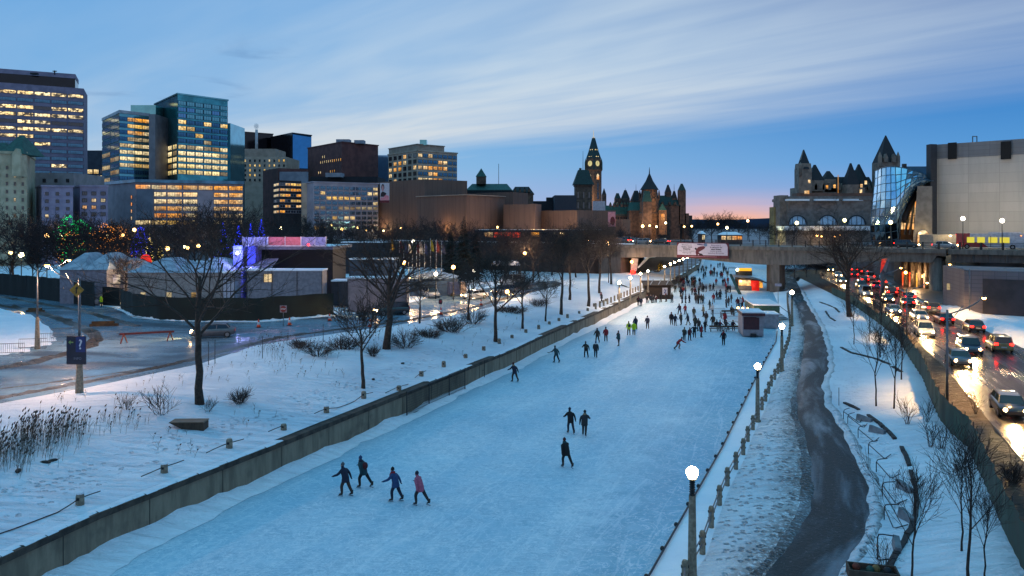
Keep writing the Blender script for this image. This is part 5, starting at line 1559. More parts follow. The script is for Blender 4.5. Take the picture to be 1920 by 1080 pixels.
for x, y, Y, e in ((1003, 428, 250, 2200), (1020, 430, 250, 1500), (1045, 430, 249, 900), (1068, 430, 249, 900), (868, 432, 251, 2600), (930, 430, 258, 1500), (828, 432, 262, 1500), (1172, 452, 240, 1800), (740, 425, 280, 900)):
    p = V3(x, y, Y); glowlight(b.r, (p.x - b.o.x, p.y - b.o.y, p.z - b.o.z), e * .8, (1, .55, .2), .4)
def flatpanel(name, label, x0, x1, yt, yb, Y, mat, cat, thick=.12):
    p = V3(x0, yb, Y); q = V3(x1, yt, Y)
    r = thing(name, label, cat, ((p.x + q.x) / 2, Y, p.z))
    w, h = q.x - p.x, q.z - p.z
    MB().box(-w / 2, w / 2, 0, thick, 0, h).build('panel', mat, r)
    return r, w, h
def patch(r, name, w, h, pts, mat, y=-.02):
    """flat cut-out shape on a panel, in shares of its width and height"""
    v = [(w * (a - .5), y, h * c) for a, c in pts]
    mb = MB(); mb.v = v
    mb.f = [tuple(t) for t in tessellate_polygon([[Vector((a[0], a[2], 0)) for a in v]])]
    mb.m = [0] * len(mb.f); mb.s = [False] * len(mb.f)
    return mb.build(name, mat, r)
pale = M('banner_pale', 'b3bac6', 'a3aab8', rough=.7)
inkd = M('ink_dark', '1d1a24', rough=.7)
wine = M('ink_wine', '5c1a2a', '4a1522', rough=.7)
pinkm = M('ink_pink', 'b06a7c', 'c28a98', rough=.7)
r, w, h = flatpanel('portrait_banner', 'tall banner with a dark-haired portrait and a red foot, hung on the brown wall', 712.5, 730, 343, 380, 284, pale, 'banner')
def ell(cx, cy, rx, ry, n=14): return [(cx + rx * math.cos(2 * PI * i / n), cy + ry * math.sin(2 * PI * i / n)) for i in range(n)]
patch(r, 'hair', w, h, ell(.30, .78, .17, .17), inkd, -.02)
patch(r, 'face', w, h, ell(.30, .72, .12, .16), M('ink_face', 'b08a8c', '9a7478'), -.03)
patch(r, 'shoulders', w, h, [(.05, .30), (.10, .48), (.25, .56), (.45, .54), (.70, .47), (.5, .3)], inkd, -.025)
patch(r, 'foot', w, h, [(0, 0), (1, 0), (1, .12), (0, .12)], wine, -.02)
patch(r, 'stripe', w, h, [(.05, .13), (.95, .13), (.95, .34), (.6, .40), (.4, .28), (.05, .26)], pinkm, -.035)
r, w, h = flatpanel('pink_banner', 'pale pink banner with a red maple-like blot at the end of the brown blocks', 1140, 1154, 397, 425, 250, M('banner_pink', 'c48d98', 'b07a88'), 'banner')
patch(r, 'blot', w, h, ell(.62, .38, .33, .30), wine)

# government buildings behind the arts centre
def px_tower(b, x0, x1, yb, yt, ya, mat, roofm, Y, ridge=.1, name='tower', over=.0, flat=0., tip=None):
    """square tower x0..x1, wall from yb up to yt, roof apex at ya"""
    p, q = b.w(x0, Y), b.w(x1, Y); d = q.x - p.x
    MB().box(p.x, q.x, p.y, p.y + d, b.zt(yb, Y), b.zt(yt, Y)).build(name, mat, b.r)
    m_ = MB().hip(p.x, q.x, p.y, p.y + d, b.zt(yt, Y), b.zt(ya, Y), max(.05, flat * d), max(.05, flat * d), over=over)
    if tip:
        c = ((p.x + q.x) / 2, p.y + d / 2)
        m_.lathe([(.25, b.zt(ya + 1, Y)), (.08, b.zt(tip, Y))], 5, (c[0], c[1], 0))
    m_.build('roof', roofm, b.r)
def px_roof(b, x0, x1, yb, yt, Y, depth, mat, rx=.4, name='roof'):
    p, q = b.w(x0, Y), b.w(x1, Y); d = q.x - p.x
    MB().hip(p.x, q.x, p.y, p.y + depth, b.zt(yb, Y), b.zt(yt, Y), d * rx, depth * .1, over=.3).build(name, mat, b.r)
def dormers(b, xs, yb, h, Y, mat, roofm, wpx=4, name='dormer'):
    for x in xs:
        p, q = b.w(x - wpx / 2, Y), b.w(x + wpx / 2, Y)
        m_ = MB(); m_.box(p.x, q.x, p.y, p.y + 4, b.zt(yb, Y), b.zt(yb - h * .55, Y)); m_.hip(p.x, q.x, p.y, p.y + 4, b.zt(yb - h * .55, Y), b.zt(yb - h, Y), .03, 2, m=1)
        m_.build(name, [mat, roofm], b.r)
b = Bld('government_hall', 'dark hall with a long green copper roof and a small pointed tower', 920, 420, 4.)
b.front(874, 960, 420, 356, 30, darkw)
px_roof(b, 873, 961, 358, 343, 420, 24, copper, .38)
px_tower(b, 893, 911, 345, 331, 315, gothic, copper, 424, over=.3)
b.front(958, 1000, 428, 362, 20, gothic, 'wing')
px_roof(b, 957, 1001, 364, 349, 428, 16, slate, .3)
dormers(b, (966, 975, 984, 992), 360, 9, 427, gothic, slate, 4)
p = b.w(935, 420)
MB().tube([(p.x, p.y, b.zt(346, 420)), (p.x, p.y, b.zt(307, 420))], .14, 5).build('flagpole', steel, b.r)
b = Bld('cube_block', 'plain dark blue-grey cube building beside the tall green-roofed tower', 1060, 335, 4.)
b.front(1040, 1081, 335, 366, 20, M('cube_slate', '2c3440', '262d38'))
b.front(1000, 1046, 345, 377, 15, darkw, 'wing'); b.front(1025, 1037, 348, 370, 6, darkw, 'roof_unit')
r, w, h = flatpanel('white_hoarding', 'blank white hoarding below the clock tower behind the brown blocks', 1111, 1135, 377, 396, 300, M('hoarding', 'aab0bd'), 'hoarding')

b = Bld('east_tower_block', 'stone tower with a flared green mansard roof and mast in front of the clock tower', 1095, 560, 4.)
px_tower(b, 1079, 1110, 440, 346, 318, gothic, slate_g, 560, over=1.4, flat=.3)
p, q = b.w(1079, 560), b.w(1110, 560); d = q.x - p.x
MB().box(p.x - .5, q.x + .5, p.y - .5, p.y + d + .5, b.zt(349, 560), b.zt(345.5, 560)).build('cornice', gothic, b.r)
b.wins(p, q, b.zt(356, 560), b.zt(395, 560), 2, 3, .3, .6, lambda r, c: gl_dark, M('frame_gothic', '5a483c'), 1)
MB().tube([(p.x + d * .5, p.y + d / 2, b.zt(320, 560)), (p.x + d * .5, p.y + d / 2, b.zt(282, 560))], [.22, .1], 5).build('mast', iron, b.r)
mb = MB()
for x in (1089, 1101): s_ = b.w(x, 562); mb.box(s_.x - .8, s_.x + .8, s_.y + 3, s_.y + 5, b.zt(322, 560), b.zt(314, 560))
mb.build('chimney', gothic, b.r)

# the clock tower
b = Bld('clock_tower', 'slender stone clock tower with two lit clock faces and a green spire', 1113, 800, 4., 'tower')
hw = 7.3
rot = R(42)
def ring(mb, prof, m=0, n=4): mb.lathe([(r_ * math.sqrt(2), z) for r_, z in prof], n, (0, 0, 0), m, False, rot=rot + PI / 4)
Z = lambda y: b.zt(y, 800)
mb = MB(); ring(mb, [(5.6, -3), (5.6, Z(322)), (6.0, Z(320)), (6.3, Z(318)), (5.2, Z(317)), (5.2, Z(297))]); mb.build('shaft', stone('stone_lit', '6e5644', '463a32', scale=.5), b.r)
mb = MB(); ring(mb, [(5.3, Z(297)), (3.6, Z(284)), (1.1, Z(259)), (.9, Z(258))]); mb.build('spire', slate_g, b.r)
mb = MB(); mb.lathe([(1.2, Z(260)), (1.3, Z(257.5)), (.5, Z(256.5)), (.3, Z(246)), (.1, Z(244))], 6); mb.build('lantern', M('lantern_pale', 'c8c2b4', emit='ffe8c0', es=.4), b.r)
mb = MB()
for sx_, sy_ in ((-1, -1), (1, -1), (1, 1), (-1, 1)):
    x, y = sx_ * 5.6, sy_ * 5.6
    x, y = x * math.cos(rot) - y * math.sin(rot), x * math.sin(rot) + y * math.cos(rot)
    mb.lathe([(1.0, Z(319)), (1.0, Z(305)), (.1, Z(297))], 6, (x, y, 0), smooth=False)
mb.build('pinnacle', slate_g, b.r)
clockm = glow('clock_lit', 'f2e29a', .75)
for k, a in enumerate((rot - PI / 2, rot - PI)):
    n_ = Vector((math.cos(a), math.sin(a), 0)); u_ = Vector((-n_.y, n_.x, 0))
    for nm, rr, off, mt in (('clock_rim', 3.1, 5.26, iron), ('clock_face', 2.75, 5.34, clockm)):
        c = n_ * off + Vector((0, 0, Z(307))); mb = MB()
        vs = [c + u_ * rr * math.cos(2 * PI * i / 20) + Vector((0, 0, 1)) * rr * math.sin(2 * PI * i / 20) for i in range(20)]
        mb.add([v - n_ * .2 for v in vs] + vs, [tuple(20 + i for i in range(20))] + [(i, (i + 1) % 20, 20 + (i + 1) % 20, 20 + i) for i in range(20)]); mb.build(nm, mt, b.r)
    mb = MB(); c = n_ * 5.42 + Vector((0, 0, Z(307)))
    mb.bar(c, c + Vector((0, 0, 2.2)), .25, .1); mb.bar(c, c + u_ * -1.2 + Vector((0, 0, -.9)), .3, .1); mb.build('clock_hands', iron, b.r)
    for yy_, wd_, hh_, mt in ((332, 1.7, 2.6, lit_c), (350, 1.0, 4., gl_dark), (366, 1.0, 4., gl_dark), (295, .9, .9, lit_w), (281, .5, .5, lit_w)):
        for s_ in ((-1, 1) if yy_ < 330 else (0,)):
            off = 5.7 if yy_ > 320 else (4.95 if yy_ > 290 else 3.45)
            c = n_ * off + u_ * s_ * 1.3 + Vector((0, 0, Z(yy_)))
            MB().add([c + u_ * i * wd_ + Vector((0, 0, j * hh_)) for i, j in ((-1, -1), (1, -1), (1, .6), (0, 1.2), (-1, .6))], [(0, 1, 2, 3, 4)]).build('window', mt, b.r)
glowlight(b.r, (-6, -22, Z(385)), 30000, (1, .6, .3), 1.)

b = Bld('gothic_parliament', 'gothic stone complex with green roofs, pointed turrets and a conical library roof', 1215, 720, 4.)
gw = stone('stone_gothic_b', '5c4c44', '3c332f', scale=.4)
p = b.front(1135, 1298, 730, 420, 20, gw)
b.front(1132, 1190, 715, 402, 12, gw, 'wing'); px_roof(b, 1132, 1190, 404, 385, 715, 14, copper, .42)
b.front(1180, 1210, 700, 394, 14, gw, 'wing'); px_roof(b, 1179, 1211, 395, 379, 700, 16, copper, .36)
px_tower(b, 1129, 1137, 400, 365, 353, gw, slate, 724, flat=.05)
px_tower(b, 1153, 1164, 400, 372, 362, gw, slate_g, 724, flat=.2)
px_tower(b, 1166, 1181, 400, 372, 356, gw, slate, 720, flat=.12, tip=352)
px_tower(b, 1184, 1204, 400, 376, 357, gw, slate, 722, flat=.15, tip=345)
dormers(b, (1145, 1152, 1158, 1166, 1172, 1178), 388, 9, 712, gw, copper, 4)
# library: round drum, steep cone
c = b.w(1221, 690)
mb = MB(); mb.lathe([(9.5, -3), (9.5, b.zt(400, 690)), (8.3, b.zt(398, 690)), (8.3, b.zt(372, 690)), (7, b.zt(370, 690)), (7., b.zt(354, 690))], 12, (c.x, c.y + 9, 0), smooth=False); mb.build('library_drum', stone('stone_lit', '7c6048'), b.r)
mb = MB(); mb.lathe([(8.2, b.zt(355, 690)), (3.2, b.zt(338, 690)), (.5, b.zt(324, 690)), (.35, b.zt(318, 690)), (.1, b.zt(312, 690))], 12, (c.x, c.y + 9, 0), smooth=False); mb.build('library_roof', slate, b.r)
px_tower(b, 1206, 1222, 440, 378, 358, gw, copper, 678, flat=.3)
for k in range(12):
    a = 2 * PI * k / 12
    MB().lathe([(.8, b.zt(375, 690)), (.7, b.zt(362, 690)), (.05, b.zt(355, 690))], 5, (c.x + 8.6 * math.cos(a), c.y + 9 + 8.6 * math.sin(a), 0), smooth=False).build('pinnacle', gw, b.r)
b.front(1226, 1275, 700, 384, 16, gw, 'wing'); px_roof(b, 1226, 1276, 386, 366, 700, 18, slate_g, .36)
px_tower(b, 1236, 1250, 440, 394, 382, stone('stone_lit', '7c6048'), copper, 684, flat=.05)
p, q = b.w(1236, 683.8), b.w(1250, 683.8)
b.wins(p, q, b.zt(400, 684), b.zt(414, 684), 1, 1, .5, .9, lambda r, c: lit_c, frame_d, 2)
px_tower(b, 1248, 1259, 420, 360, 346, gw, slate, 706, flat=.1)
px_tower(b, 1260, 1270, 420, 372, 358, gw, slate, 704, flat=.15, tip=345)
px_tower(b, 1273, 1286, 420, 357, 344, gw, slate_g, 700, flat=.12)
b.front(1275, 1298, 704, 404, 10, gw, 'wing'); b.front(1284, 1292, 700, 400, 6, gw, 'wing')
dormers(b, (1232, 1243, 1256, 1266), 384, 8, 698, gw, slate_g, 4)
P, Q = b.w(1136, 714.5), b.w(1188, 714.5)
b.wins(P, Q, b.zt(405, 715), b.zt(425, 715), 2, 10, .4, .6, lambda r, c: lit_c if RB.random() < .2 else gl_dark, frame_d, 1)
for x, y, Y, e in ((1221, 412, 664, 6000), (1243, 410, 670, 9000), (1195, 425, 680, 4000), (1221, 372, 682, 1800), (1160, 420, 690, 3000)):
    p = V3(x, y, Y); glowlight(b.r, (p.x - b.o.x, p.y - b.o.y, p.z - b.o.z), e * 1.6, (1, .55, .25), 1.)

# the chateau hotel
b = Bld('chateau_hotel', 'castle-like stone hotel with steep dark roofs and conical turrets behind the arched hall', 1560, 335, 9.)
b.front(1492, 1640, 338, 352, 7, castle)
px_roof(b, 1520, 1640, 355, 331, 340, 7, slate, .46)
px_tower(b, 1498, 1522, 372, 318, 306, castle, castle, 332, flat=.45)
c = b.w(1509, 333)
MB().lathe([(2.5, b.zt(364, 333)), (2.7, b.zt(340, 333)), (3.0, b.zt(318, 333)), (2.6, b.zt(314, 333)), (.08, b.zt(280, 333))], 10, (c.x, c.y + 2, 0), smooth=False).build('turret', castle, b.r)
MB().lathe([(3.3, b.zt(317, 332)), (.1, b.zt(279, 332))], 10, (c.x + .3, c.y + 1.9, 0), smooth=False).build('turret_roof', slate, b.r)
MB().lathe([(.5, b.zt(330, 332)), (.5, b.zt(310, 332)), (.05, b.zt(304, 332))], 6, (b.w(1502, 331).x, c.y - 1.5, 0)).build('pinnacle', castle, b.r)
px_tower(b, 1519, 1546, 358, 338, 308, castle, slate, 336, flat=.06)
px_tower(b, 1546, 1568, 360, 336, 320, castle, slate, 338, flat=.1)
px_tower(b, 1588, 1612, 372, 346, 305, castle, slate, 331, flat=.05)
px_tower(b, 1603, 1628, 366, 340, 307, castle, slate, 337, flat=.05)
px_roof(b, 1592, 1626, 350, 318, 335, 9, slate, .3)
px_tower(b, 1612, 1622, 372, 352, 338, castle, slate, 330, flat=.1)
dormers(b, (1530, 1545, 1556, 1574, 1584, 1618, 1630), 356, 13, 336, castle, castle, 5)
b.front(1494, 1636, 329, 362, 6, stone('stone_brick', '7a5a4c', '62493f'), 'parapet_storey', pb=372)
for x, y in ((1512, 341), (1505, 361), (1510, 361), (1545, 351), (1559, 350), (1608, 359), (1617, 343), (1609, 349)):
    p = b.w(x, 330.5); z = b.zt(y, 330.5)
    MB().box(p.x - .45, p.x + .45, p.y - 3.2, p.y - 3.1, z - .7, z + .7).build('window', lit_b, b.r)
mt = b.w(1571.5, 326)
MB().tube([(mt.x, mt.y, b.zt(362, 326)), (mt.x, mt.y, b.zt(328, 326))], .17, 6).build('flagpole', M('pole_amber_glow', 'd8a860', emit='ff9a30', es=.35), b.r)  # lit look of the pole put in as a faint amber glow
# spire tower on the other side of the glass building
b = Bld('spired_tower', 'square stone tower with a tall pointed dark roof rising behind the glass building', 1668, 330, 9.)
px_tower(b, 1651, 1687, 430, 304, 252, castle, slate, 330, flat=.02)
for x in (1652, 1686):
    p = b.w(x, 329); MB().lathe([(.9, b.zt(312, 329)), (.9, b.zt(293, 329)), (.1, b.zt(284, 329))], 6, (p.x, p.y + 1, 0), smooth=False).build('pinnacle', castle, b.r)
dormers(b, (1662, 1677), 304, 16, 329, castle, castle, 7)

# the arched hall (old station)
b = Bld('arched_hall', 'long grey stone hall with three great arched windows and snowy ledges', 1545, 255, 8.)
hallm = M('hall_stone', '7c736e', '625b57', rough=.9, scale=.8, bump=.3, bscale=2.)
b.block((1450, 275), (1462, 256), (1633, 250), 376, hallm, cap=.9, roof=ROOFSN)
b.front(1462, 1478, 254, 366, 6, hallm, 'pavilion')
b.front(1478, 1634, 252, 368, 10, hallm, 'attic')
for x0, x1 in ((1476, 1518), (1529, 1573), (1583, 1628)): b.front(x0, x1, 250.5, 373, 2, snow, 'snow_ledge', pb=376.5)
b.front(1474, 1632, 244, 425, 9, hallm, 'lower_wing', roof=ROOFSN)
b.front(1474, 1632, 243.6, 424, 9.2, ROOFSN, 'snow_ledge', pb=432)
b.front(1452, 1466, 258, 388, 5, stone('stone_yellow_lit', '8a7a4e', '6f6240'), 'corner_pier')  # yellow lamplight put into this pier's stone colour
archm = M('arch_pane_painted_sky', 'a9bfd0', '93adc2', rough=.25, scale=.4)  # pale blue paint stands in for the sky reflected in the panes
for k, (x, rr) in enumerate(((1495.5, 17), (1552, 17.5), (1606, 17))):
    p = b.w(x, 249.3); s_ = 249.3 / F; mb = MB(); r_ = rr * s_
    zc_ = b.zt(421, 249.3)
    vs = [Vector((p.x + r_ * math.cos(PI * i / 16), p.y, zc_ + r_ * 1.0 * math.sin(PI * i / 16))) for i in range(17)]
    mb.add([v for v in vs], [tuple(range(17))][::1]); mb.f[-1] = tuple(reversed(mb.f[-1]))
    o = mb.build('arched_window', archm, b.r)
    fr = MB(); fr.tube([v + Vector((0, -.1, 0)) for v in vs], .22, 5)
    for i in (3, 5, 8, 11, 13): fr.bar((vs[i].x, p.y - .06, zc_), vs[i] + Vector((0, -.06, 0)), .12, .08)
    fr.build('window_frame', frame_d, o)
for x in (1535, 1565):
    p = b.w(x, 250); MB().lathe([(.9, 0), (.5, .1)], 12, (p.x, p.y - .6, b.zt(397, 250))).build('roundel', hallm, b.r)
glowlight(b.r, (b.w(1447, 250).x, -6, 3), 800, (1, .85, .3), .4)
for i, (x, y) in enumerate(((1529, 442), (1538, 443), (1563, 443), (1573, 441))):
    q = b.w(x, 243); MB().ball((q.x, q.y - 1.2, b.zt(y, 243)), .35, 8, 5, sz=.5).build('wall_lamp', globe_s, b.r)
for x, y, Y in ((1550, 446, 238),): glowlight(b.r, (b.w(x, Y).x, Y - b.o.y, b.zt(y, Y)), 900, (1, .75, .4), .4)

# the curved glass convention hall
b = Bld('glass_hall', 'bulging curved glass hall of quilted panes with a swept-open lit atrium', 1680, 190, 9.)
L_ = [(1641, 322), (1640, 345), (1638, 365), (1636, 385), (1633, 405), (1632, 425), (1633, 445), (1638, 466)]
TOP = [(1641, 321), (1650, 316), (1665, 312.5), (1680, 313), (1700, 316), (1718, 321), (1735, 328), (1749, 336)]
BOT = [(1638, 466), (1652, 466), (1668, 467), (1688, 462), (1688, 418), (1706, 376), (1728, 350), (1750, 342)]
def prof(P, t):
    t *= len(P) - 1; i = min(len(P) - 2, int(t)); f = t - i
    return lerp(P[i][0], P[i + 1][0], f), lerp(P[i][1], P[i + 1][1], f)
NU, NV = 12, 10
def gpt(u, v):
    x0, y0 = prof(TOP, u); x1, y1 = prof(BOT, u)
    x, y = lerp(x0, x1, v), lerp(y0, y1, v)
    xl, _ = prof(L_, v)
    x += (xl - lerp(TOP[0][0], BOT[0][0], v)) * (1 - u) ** 2
    Y = 190 - 7 * math.sin(PI * min(1, u * 1.15)) + 10 * (1 - u) ** 3 - 5 * math.sin(PI * v) + 3
    p = V3(x, y, Y); return p - b.o
gm = MB(); dm = MB(); fr = MB()
rr = random.Random(3)
for i in range(NU):
    for j in range(NV):
        q = [gpt(i / NU, j / NV), gpt((i + 1) / NU, j / NV), gpt((i + 1) / NU, (j + 1) / NV), gpt(i / NU, (j + 1) / NV)]
        c = sum(q, Vector()) / 4
        n_ = (q[1] - q[0]).cross(q[3] - q[0]).normalized()
        tgt = dm if (j >= 7 and i < 7) else gm
        k_ = .25 if tgt is dm else .09
        v = [c + (p - c) * .97 + n_ * rr.uniform(-k_, k_) * .5 for p in q]
        tgt.add(v, [(3, 2, 1, 0)])
for i in range(NU + 1): fr.tube([gpt(i / NU, j / NV) for j in range(NV + 1)], .10, 4)
for j in range(NV + 1): fr.tube([gpt(i / NU, j / NV) for i in range(NU + 1)], .10, 4)
gm.build('glass_skin', M('glass_hall_skin', 'a4d4ec', 'd0ecf8', rough=.12, metal=.85, scale=.5), b.r)
dm.build('lower_glass', M('glass_hall_dark', '2c4458', '0f141c', rough=.06, metal=.8, scale=.5), b.r)
fr.build('mullion', M('mullion_blue', '3a5a70', rough=.4), b.r)
edge = MB()
ed = [gpt(.58, 1.), *[gpt(u / 40, 1.) for u in range(24, 41)]]
edge.tube([p + Vector((.3, -.6, 0)) for p in ed], .7, 6)
edge.build('rim', M('rim_timber', '3a2c26', rough=.6), b.r)
p0, p1 = b.w(1688, 196), b.w(1752, 196)
MB().box(p0.x, p1.x, p0.y, p0.y + .5, b.zt(462, 196), b.zt(345, 196)).build('atrium_back', M('atrium_brown', '4a2e18', '2a1a10', scale=.3), b.r)
q4 = [b.w(1689, 195.6) + Vector((0, 0, b.zt(430, 195.6))), b.w(1719, 195.6) + Vector((0, 0, b.zt(430, 195.6))), b.w(1719, 195.6) + Vector((0, 0, b.zt(356, 195.6))), b.w(1702, 195.6) + Vector((0, 0, b.zt(372, 195.6))), b.w(1689, 195.6) + Vector((0, 0, b.zt(400, 195.6)))]
MB().add(q4, [(0, 1, 2, 3, 4)]).build('atrium_window', litmat('atrium_lit', 'ff9a28', 1.5, .35, .36, .25), b.r)
mb = MB()
for k in range(1, 6): p = q4[0].lerp(q4[1], k / 6) + Vector((0, -.1, 0)); mb.bar(p, p + Vector((0, 0, 4 + k)), .12, .1)
for z in (1.6, 3.4, 5.2): mb.bar(q4[0] + Vector((0, -.12, z)), q4[1] + Vector((0, -.12, z)), .1, .12)
mb.build('atrium_mullion', frame_d, b.r)
mb = MB()
for xa, xb in ((1697, 1711), (1706, 1716)): mb.bar(b.w(xa, 193) + Vector((0, 0, b.zt(440, 193))), b.w(xb, 193) + Vector((0, 0, b.zt(360, 193))), .4, .4)
mb.build('slanted_column', frame_d, b.r)
p, q, s_ = b.w(1711, 184), b.w(1748, 184), b.w(1720, 184)
mb = MB(); zz = [b.zt(463, 184), b.zt(349, 184)]
mb.add([(p.x, p.y, zz[0]), (q.x, q.y, zz[0]), (q.x, q.y, zz[1]), (s_.x, s_.y, zz[1]), (p.x + 3.4, p.y + 6, zz[0]), (q.x, q.y + 6, zz[0]), (q.x, q.y + 6, zz[1]), (s_.x + 3.4, s_.y + 6, zz[1])], [(0, 1, 2, 3), (1, 5, 6, 2), (4, 0, 3, 7), (3, 2, 6, 7)])
mb.build('concrete_wedge', M('wedge_concrete', '6c6a68', '5a5856', rough=.8, scale=.7), b.r)
mb = MB(); c = b.w(1731, 183.6)
vs = [(c.x - 1.3, c.y, b.zt(461, 184))] + [(c.x + 1.3 * math.cos(PI * (1 - k / 8)), c.y, b.zt(442, 184) + 1.3 * math.sin(PI * k / 8)) for k in range(9)] + [(c.x + 1.3, c.y, b.zt(461, 184))]
mb.add(vs, [tuple(reversed(range(len(vs))))]); mb.build('doorway', lit_c, b.r)
glowlight(b.r, (c.x, c.y - 1.5, b.zt(438, 184)), 400, (1, .65, .25), .3)
glowlight(b.r, (b.w(1700, 190).x, 0, b.zt(400, 190)), 1200, (1, .62, .2), .5)
p, q = b.w(1700, 203), b.w(1750, 203)
MB().box(p.x, q.x, p.y, p.y + 10, b.zt(345, 203), b.zt(312, 203)).build('rear_glass', gl_sky, b.r)
mb = MB(); p = b.w(1697, 192); mb.box(p.x - .4, p.x + .4, p.y, p.y + .8, b.zt(318, 192), b.zt(307, 192)); mb.build('roof_unit', frame_d, b.r)

# the windowless mall
b = Bld('mall_building', 'big blank cream-panelled building with a grey top band and black openings', 1840, 180, 9.)
creamp = panelmat('cream_panel', 'b9b4ac', 'a09b93', 4.4, 2.2)
greyp = panelmat('grey_panel', '76787c', '606266', 3., 1.)
a_, b_, c_, z_ = b.block((1752, 200), (1757, 190), (1990, 172), 298, creamp)
b.block((1747, 201), (1757, 189.9), (1990, 171.9), 271, greyp, 'top_band', z_)
P, Q = b.w(1757, 189.6), b.w(1990, 171.6)
d_ = (Q - P).normalized()
def onwall(px):
    # distance along the wall where the pixel column meets it
    lo_, hi_ = 0., (Q - P).length
    for _ in range(40):
        m_ = (lo_ + hi_) / 2; w_ = P + d_ * m_ + Vector((b.o.x, b.o.y, 0))
        if CX + w_.x / w_.y * F < px: lo_ = m_
        else: hi_ = m_
    return P + d_ * lo_
for x0, x1 in ((1778, 1794), (1877, 1896)):
    p, q = onwall(x0), onwall(x1)
    n_ = Vector((d_.y, -d_.x, 0)) * .3
    Yw = p.y + b.o.y
    MB().prism([(p + n_).to_2d(), (q + n_).to_2d(), q.to_2d(), p.to_2d()], b.zt(299, Yw), b.zt(268 if x0 < 1800 else 266, Yw)).build('opening', M('opening_black', '07080b', rough=.8), b.r)
mb = MB(); p = b.w(1745, 188); q = b.w(1757, 188.5)
mb.prism([(p.x, p.y), (q.x, q.y), (q.x, q.y + 2), (p.x, p.y + 2)], b.zt(462, 188), b.zt(270, 188)); mb.build('dark_edge', M('edge_slate', '2c2f36', rough=.6), b.r)
mb = MB(); p = b.w(1837, 186)
for dx in (-.5, .5): mb.tube([(p.x + dx, p.y + 2, z_ + 2), (p.x + dx, p.y + 2, b.zt(254, 186))], .12, 6)
mb.bar((p.x - .55, p.y + 2, b.zt(254, 186)), (p.x + .55, p.y + 2, b.zt(254, 186)), .2, .2); mb.build('vent_pipe', steel, b.r)
b.front(1750, 1815, 174, 440, 6, M('annex_cream', '8f877a', '7a7368'), 'annex')
MB().ball((b.w(1782, 173.7).x, b.w(0, 173.7).y, b.zt(442, 173.7)), .3, 8, 5, sz=.4).build('wall_lamp', glow('lamp_wall', 'ffdca0', 12), b.r)
glowlight(b.r, (b.w(1782, 172).x, 172 - b.o.y, b.zt(441, 172)), 250, (1, .75, .4), .2)
glowlight(b.r, (b.w(1885, 168).x, 166 - b.o.y, b.zt(410, 168)), 2200, (1, .8, .5), .4)
glowlight(b.r, (b.w(1806, 174).x, 172 - b.o.y, b.zt(410, 174)), 1500, (1, .84, .6), .4)
# distant low hill and sheds at the canal end
mb = MB()
for k in range(41):
    x = lerp(-900, 1500, k / 40)
    h = 22 + 10 * nz(x, 0, .004) + (8 if x > 300 else 0)
    mb.v += [(x, 2600, -2), (x, 2600, h), (x, 3000, -2)]
for k in range(40): mb.f += [(k * 3, k * 3 + 3, k * 3 + 4, k * 3 + 1), (k * 3 + 1, k * 3 + 4, k * 3 + 5, k * 3 + 2)]; mb.m += [0, 0]; mb.s += [True, True]
tag(mb.build('hills', M('hill_blue', '27364c', '202d40', rough=1., scale=.01)), kind='structure')
for i, (x0, x1, yt, Y, mt, lb) in enumerate([(1352, 1392, 440, 330, 'ff9440', 'low shed with a glowing orange front beyond the bridge railing'), (1316, 1322, 438, 280, 'ffb050', 'small lit booth standing behind the sign board on the bridge')]):
    b = Bld('lit_shed', lb, x0, Y, 6.5)
    P, Q, z_ = b.front(x0, x1, Y, yt, 6, darkw, zb=-1)
    b.wins(P, Q, z_ - .3, z_ - 2.4, 1, 4 if i == 0 else 1, .9, .8, lambda r, c: lit_c, frame_d, 2)
    px_roof(b, x0, x1, yt + .5, yt - 5, Y, 6, ROOFSN, .3)
# city ground at bridge level
def plateau(name, pts, z0, z1, mat):
    return tag(MB().prism(pts, z0, z1).build(name, [mat]), kind='structure')
BR = lambda x: 197 - .66 * (x - 25)
# ---------------------------------------------------------------- bridge
plateau('terrace', [(-300, BR(-90) + 4), (-90, BR(-90) + 4), (26, BR(26) + 12), (34, 235), (48, 300), (56, 430), (-300, 430)], -.3, 9.6, terrace_m)
plateau('terrace', [(96, BR(96) + 14), (260, 60), (400, 120), (400, 420), (150, 420), (112, 330), (98, 240)], 1.4, 9.4, terrace_m)
br = thing('bridge', 'long concrete road bridge crossing the canal with haunched girders', 'bridge', (60, BR(60), 0))
bd = Vector((1, -.66, 0)).normalized(); bn_ = Vector((bd.y, -bd.x, 0))   # bn_ points to the viewer
def bpt(X, off, z): return Vector((X - 60, BR(X) - BR(60), 0)) + bn_ * off + Vector((0, 0, z))
def bx_of(px, off=0.):
    """X on the bridge line seen in a pixel column"""
    lo_, hi_ = -200., 200.
    for _ in range(50):
        m_ = (lo_ + hi_) / 2; p = bpt(m_, off, 0) + br.location
        if CX + p.x / p.y * F < px: lo_ = m_
        else: hi_ = m_
    return lo_
XP = bx_of(1446)            # canal pier
XC = bx_of(1755)            # round column
XA = bx_of(1172)            # abutment
XR = 190.
def zbot(X):
    if X < XP: return 7.3 - 1.3 * sm((X - (XP - 22)) / 22) - .5 * sm((XA + 12 - X) / 14)
    if X < XC: return 7.4 - 1.4 * sm((XP + 20 - X) / 20) - .1 * sm((X - XC + 6) / 6)
    return 8.7
gi = MB(); fa = MB(); N_ = 90
for i in range(N_):
    X0, X1 = lerp(XA - 6, XC + 1.5, i / N_), lerp(XA - 6, XC + 1.5, (i + 1) / N_)
    v = [bpt(X, o, z) for X in (X0, X1) for o, z in ((0, 9.2), (0, zbot(X)), (-14, zbot(X)), (-14, 9.2))]
    gi.add(v, [(1, 0, 4, 5), (2, 1, 5, 6), (3, 2, 6, 7)], 0)
gi.build('girder', bridge_conc, br)
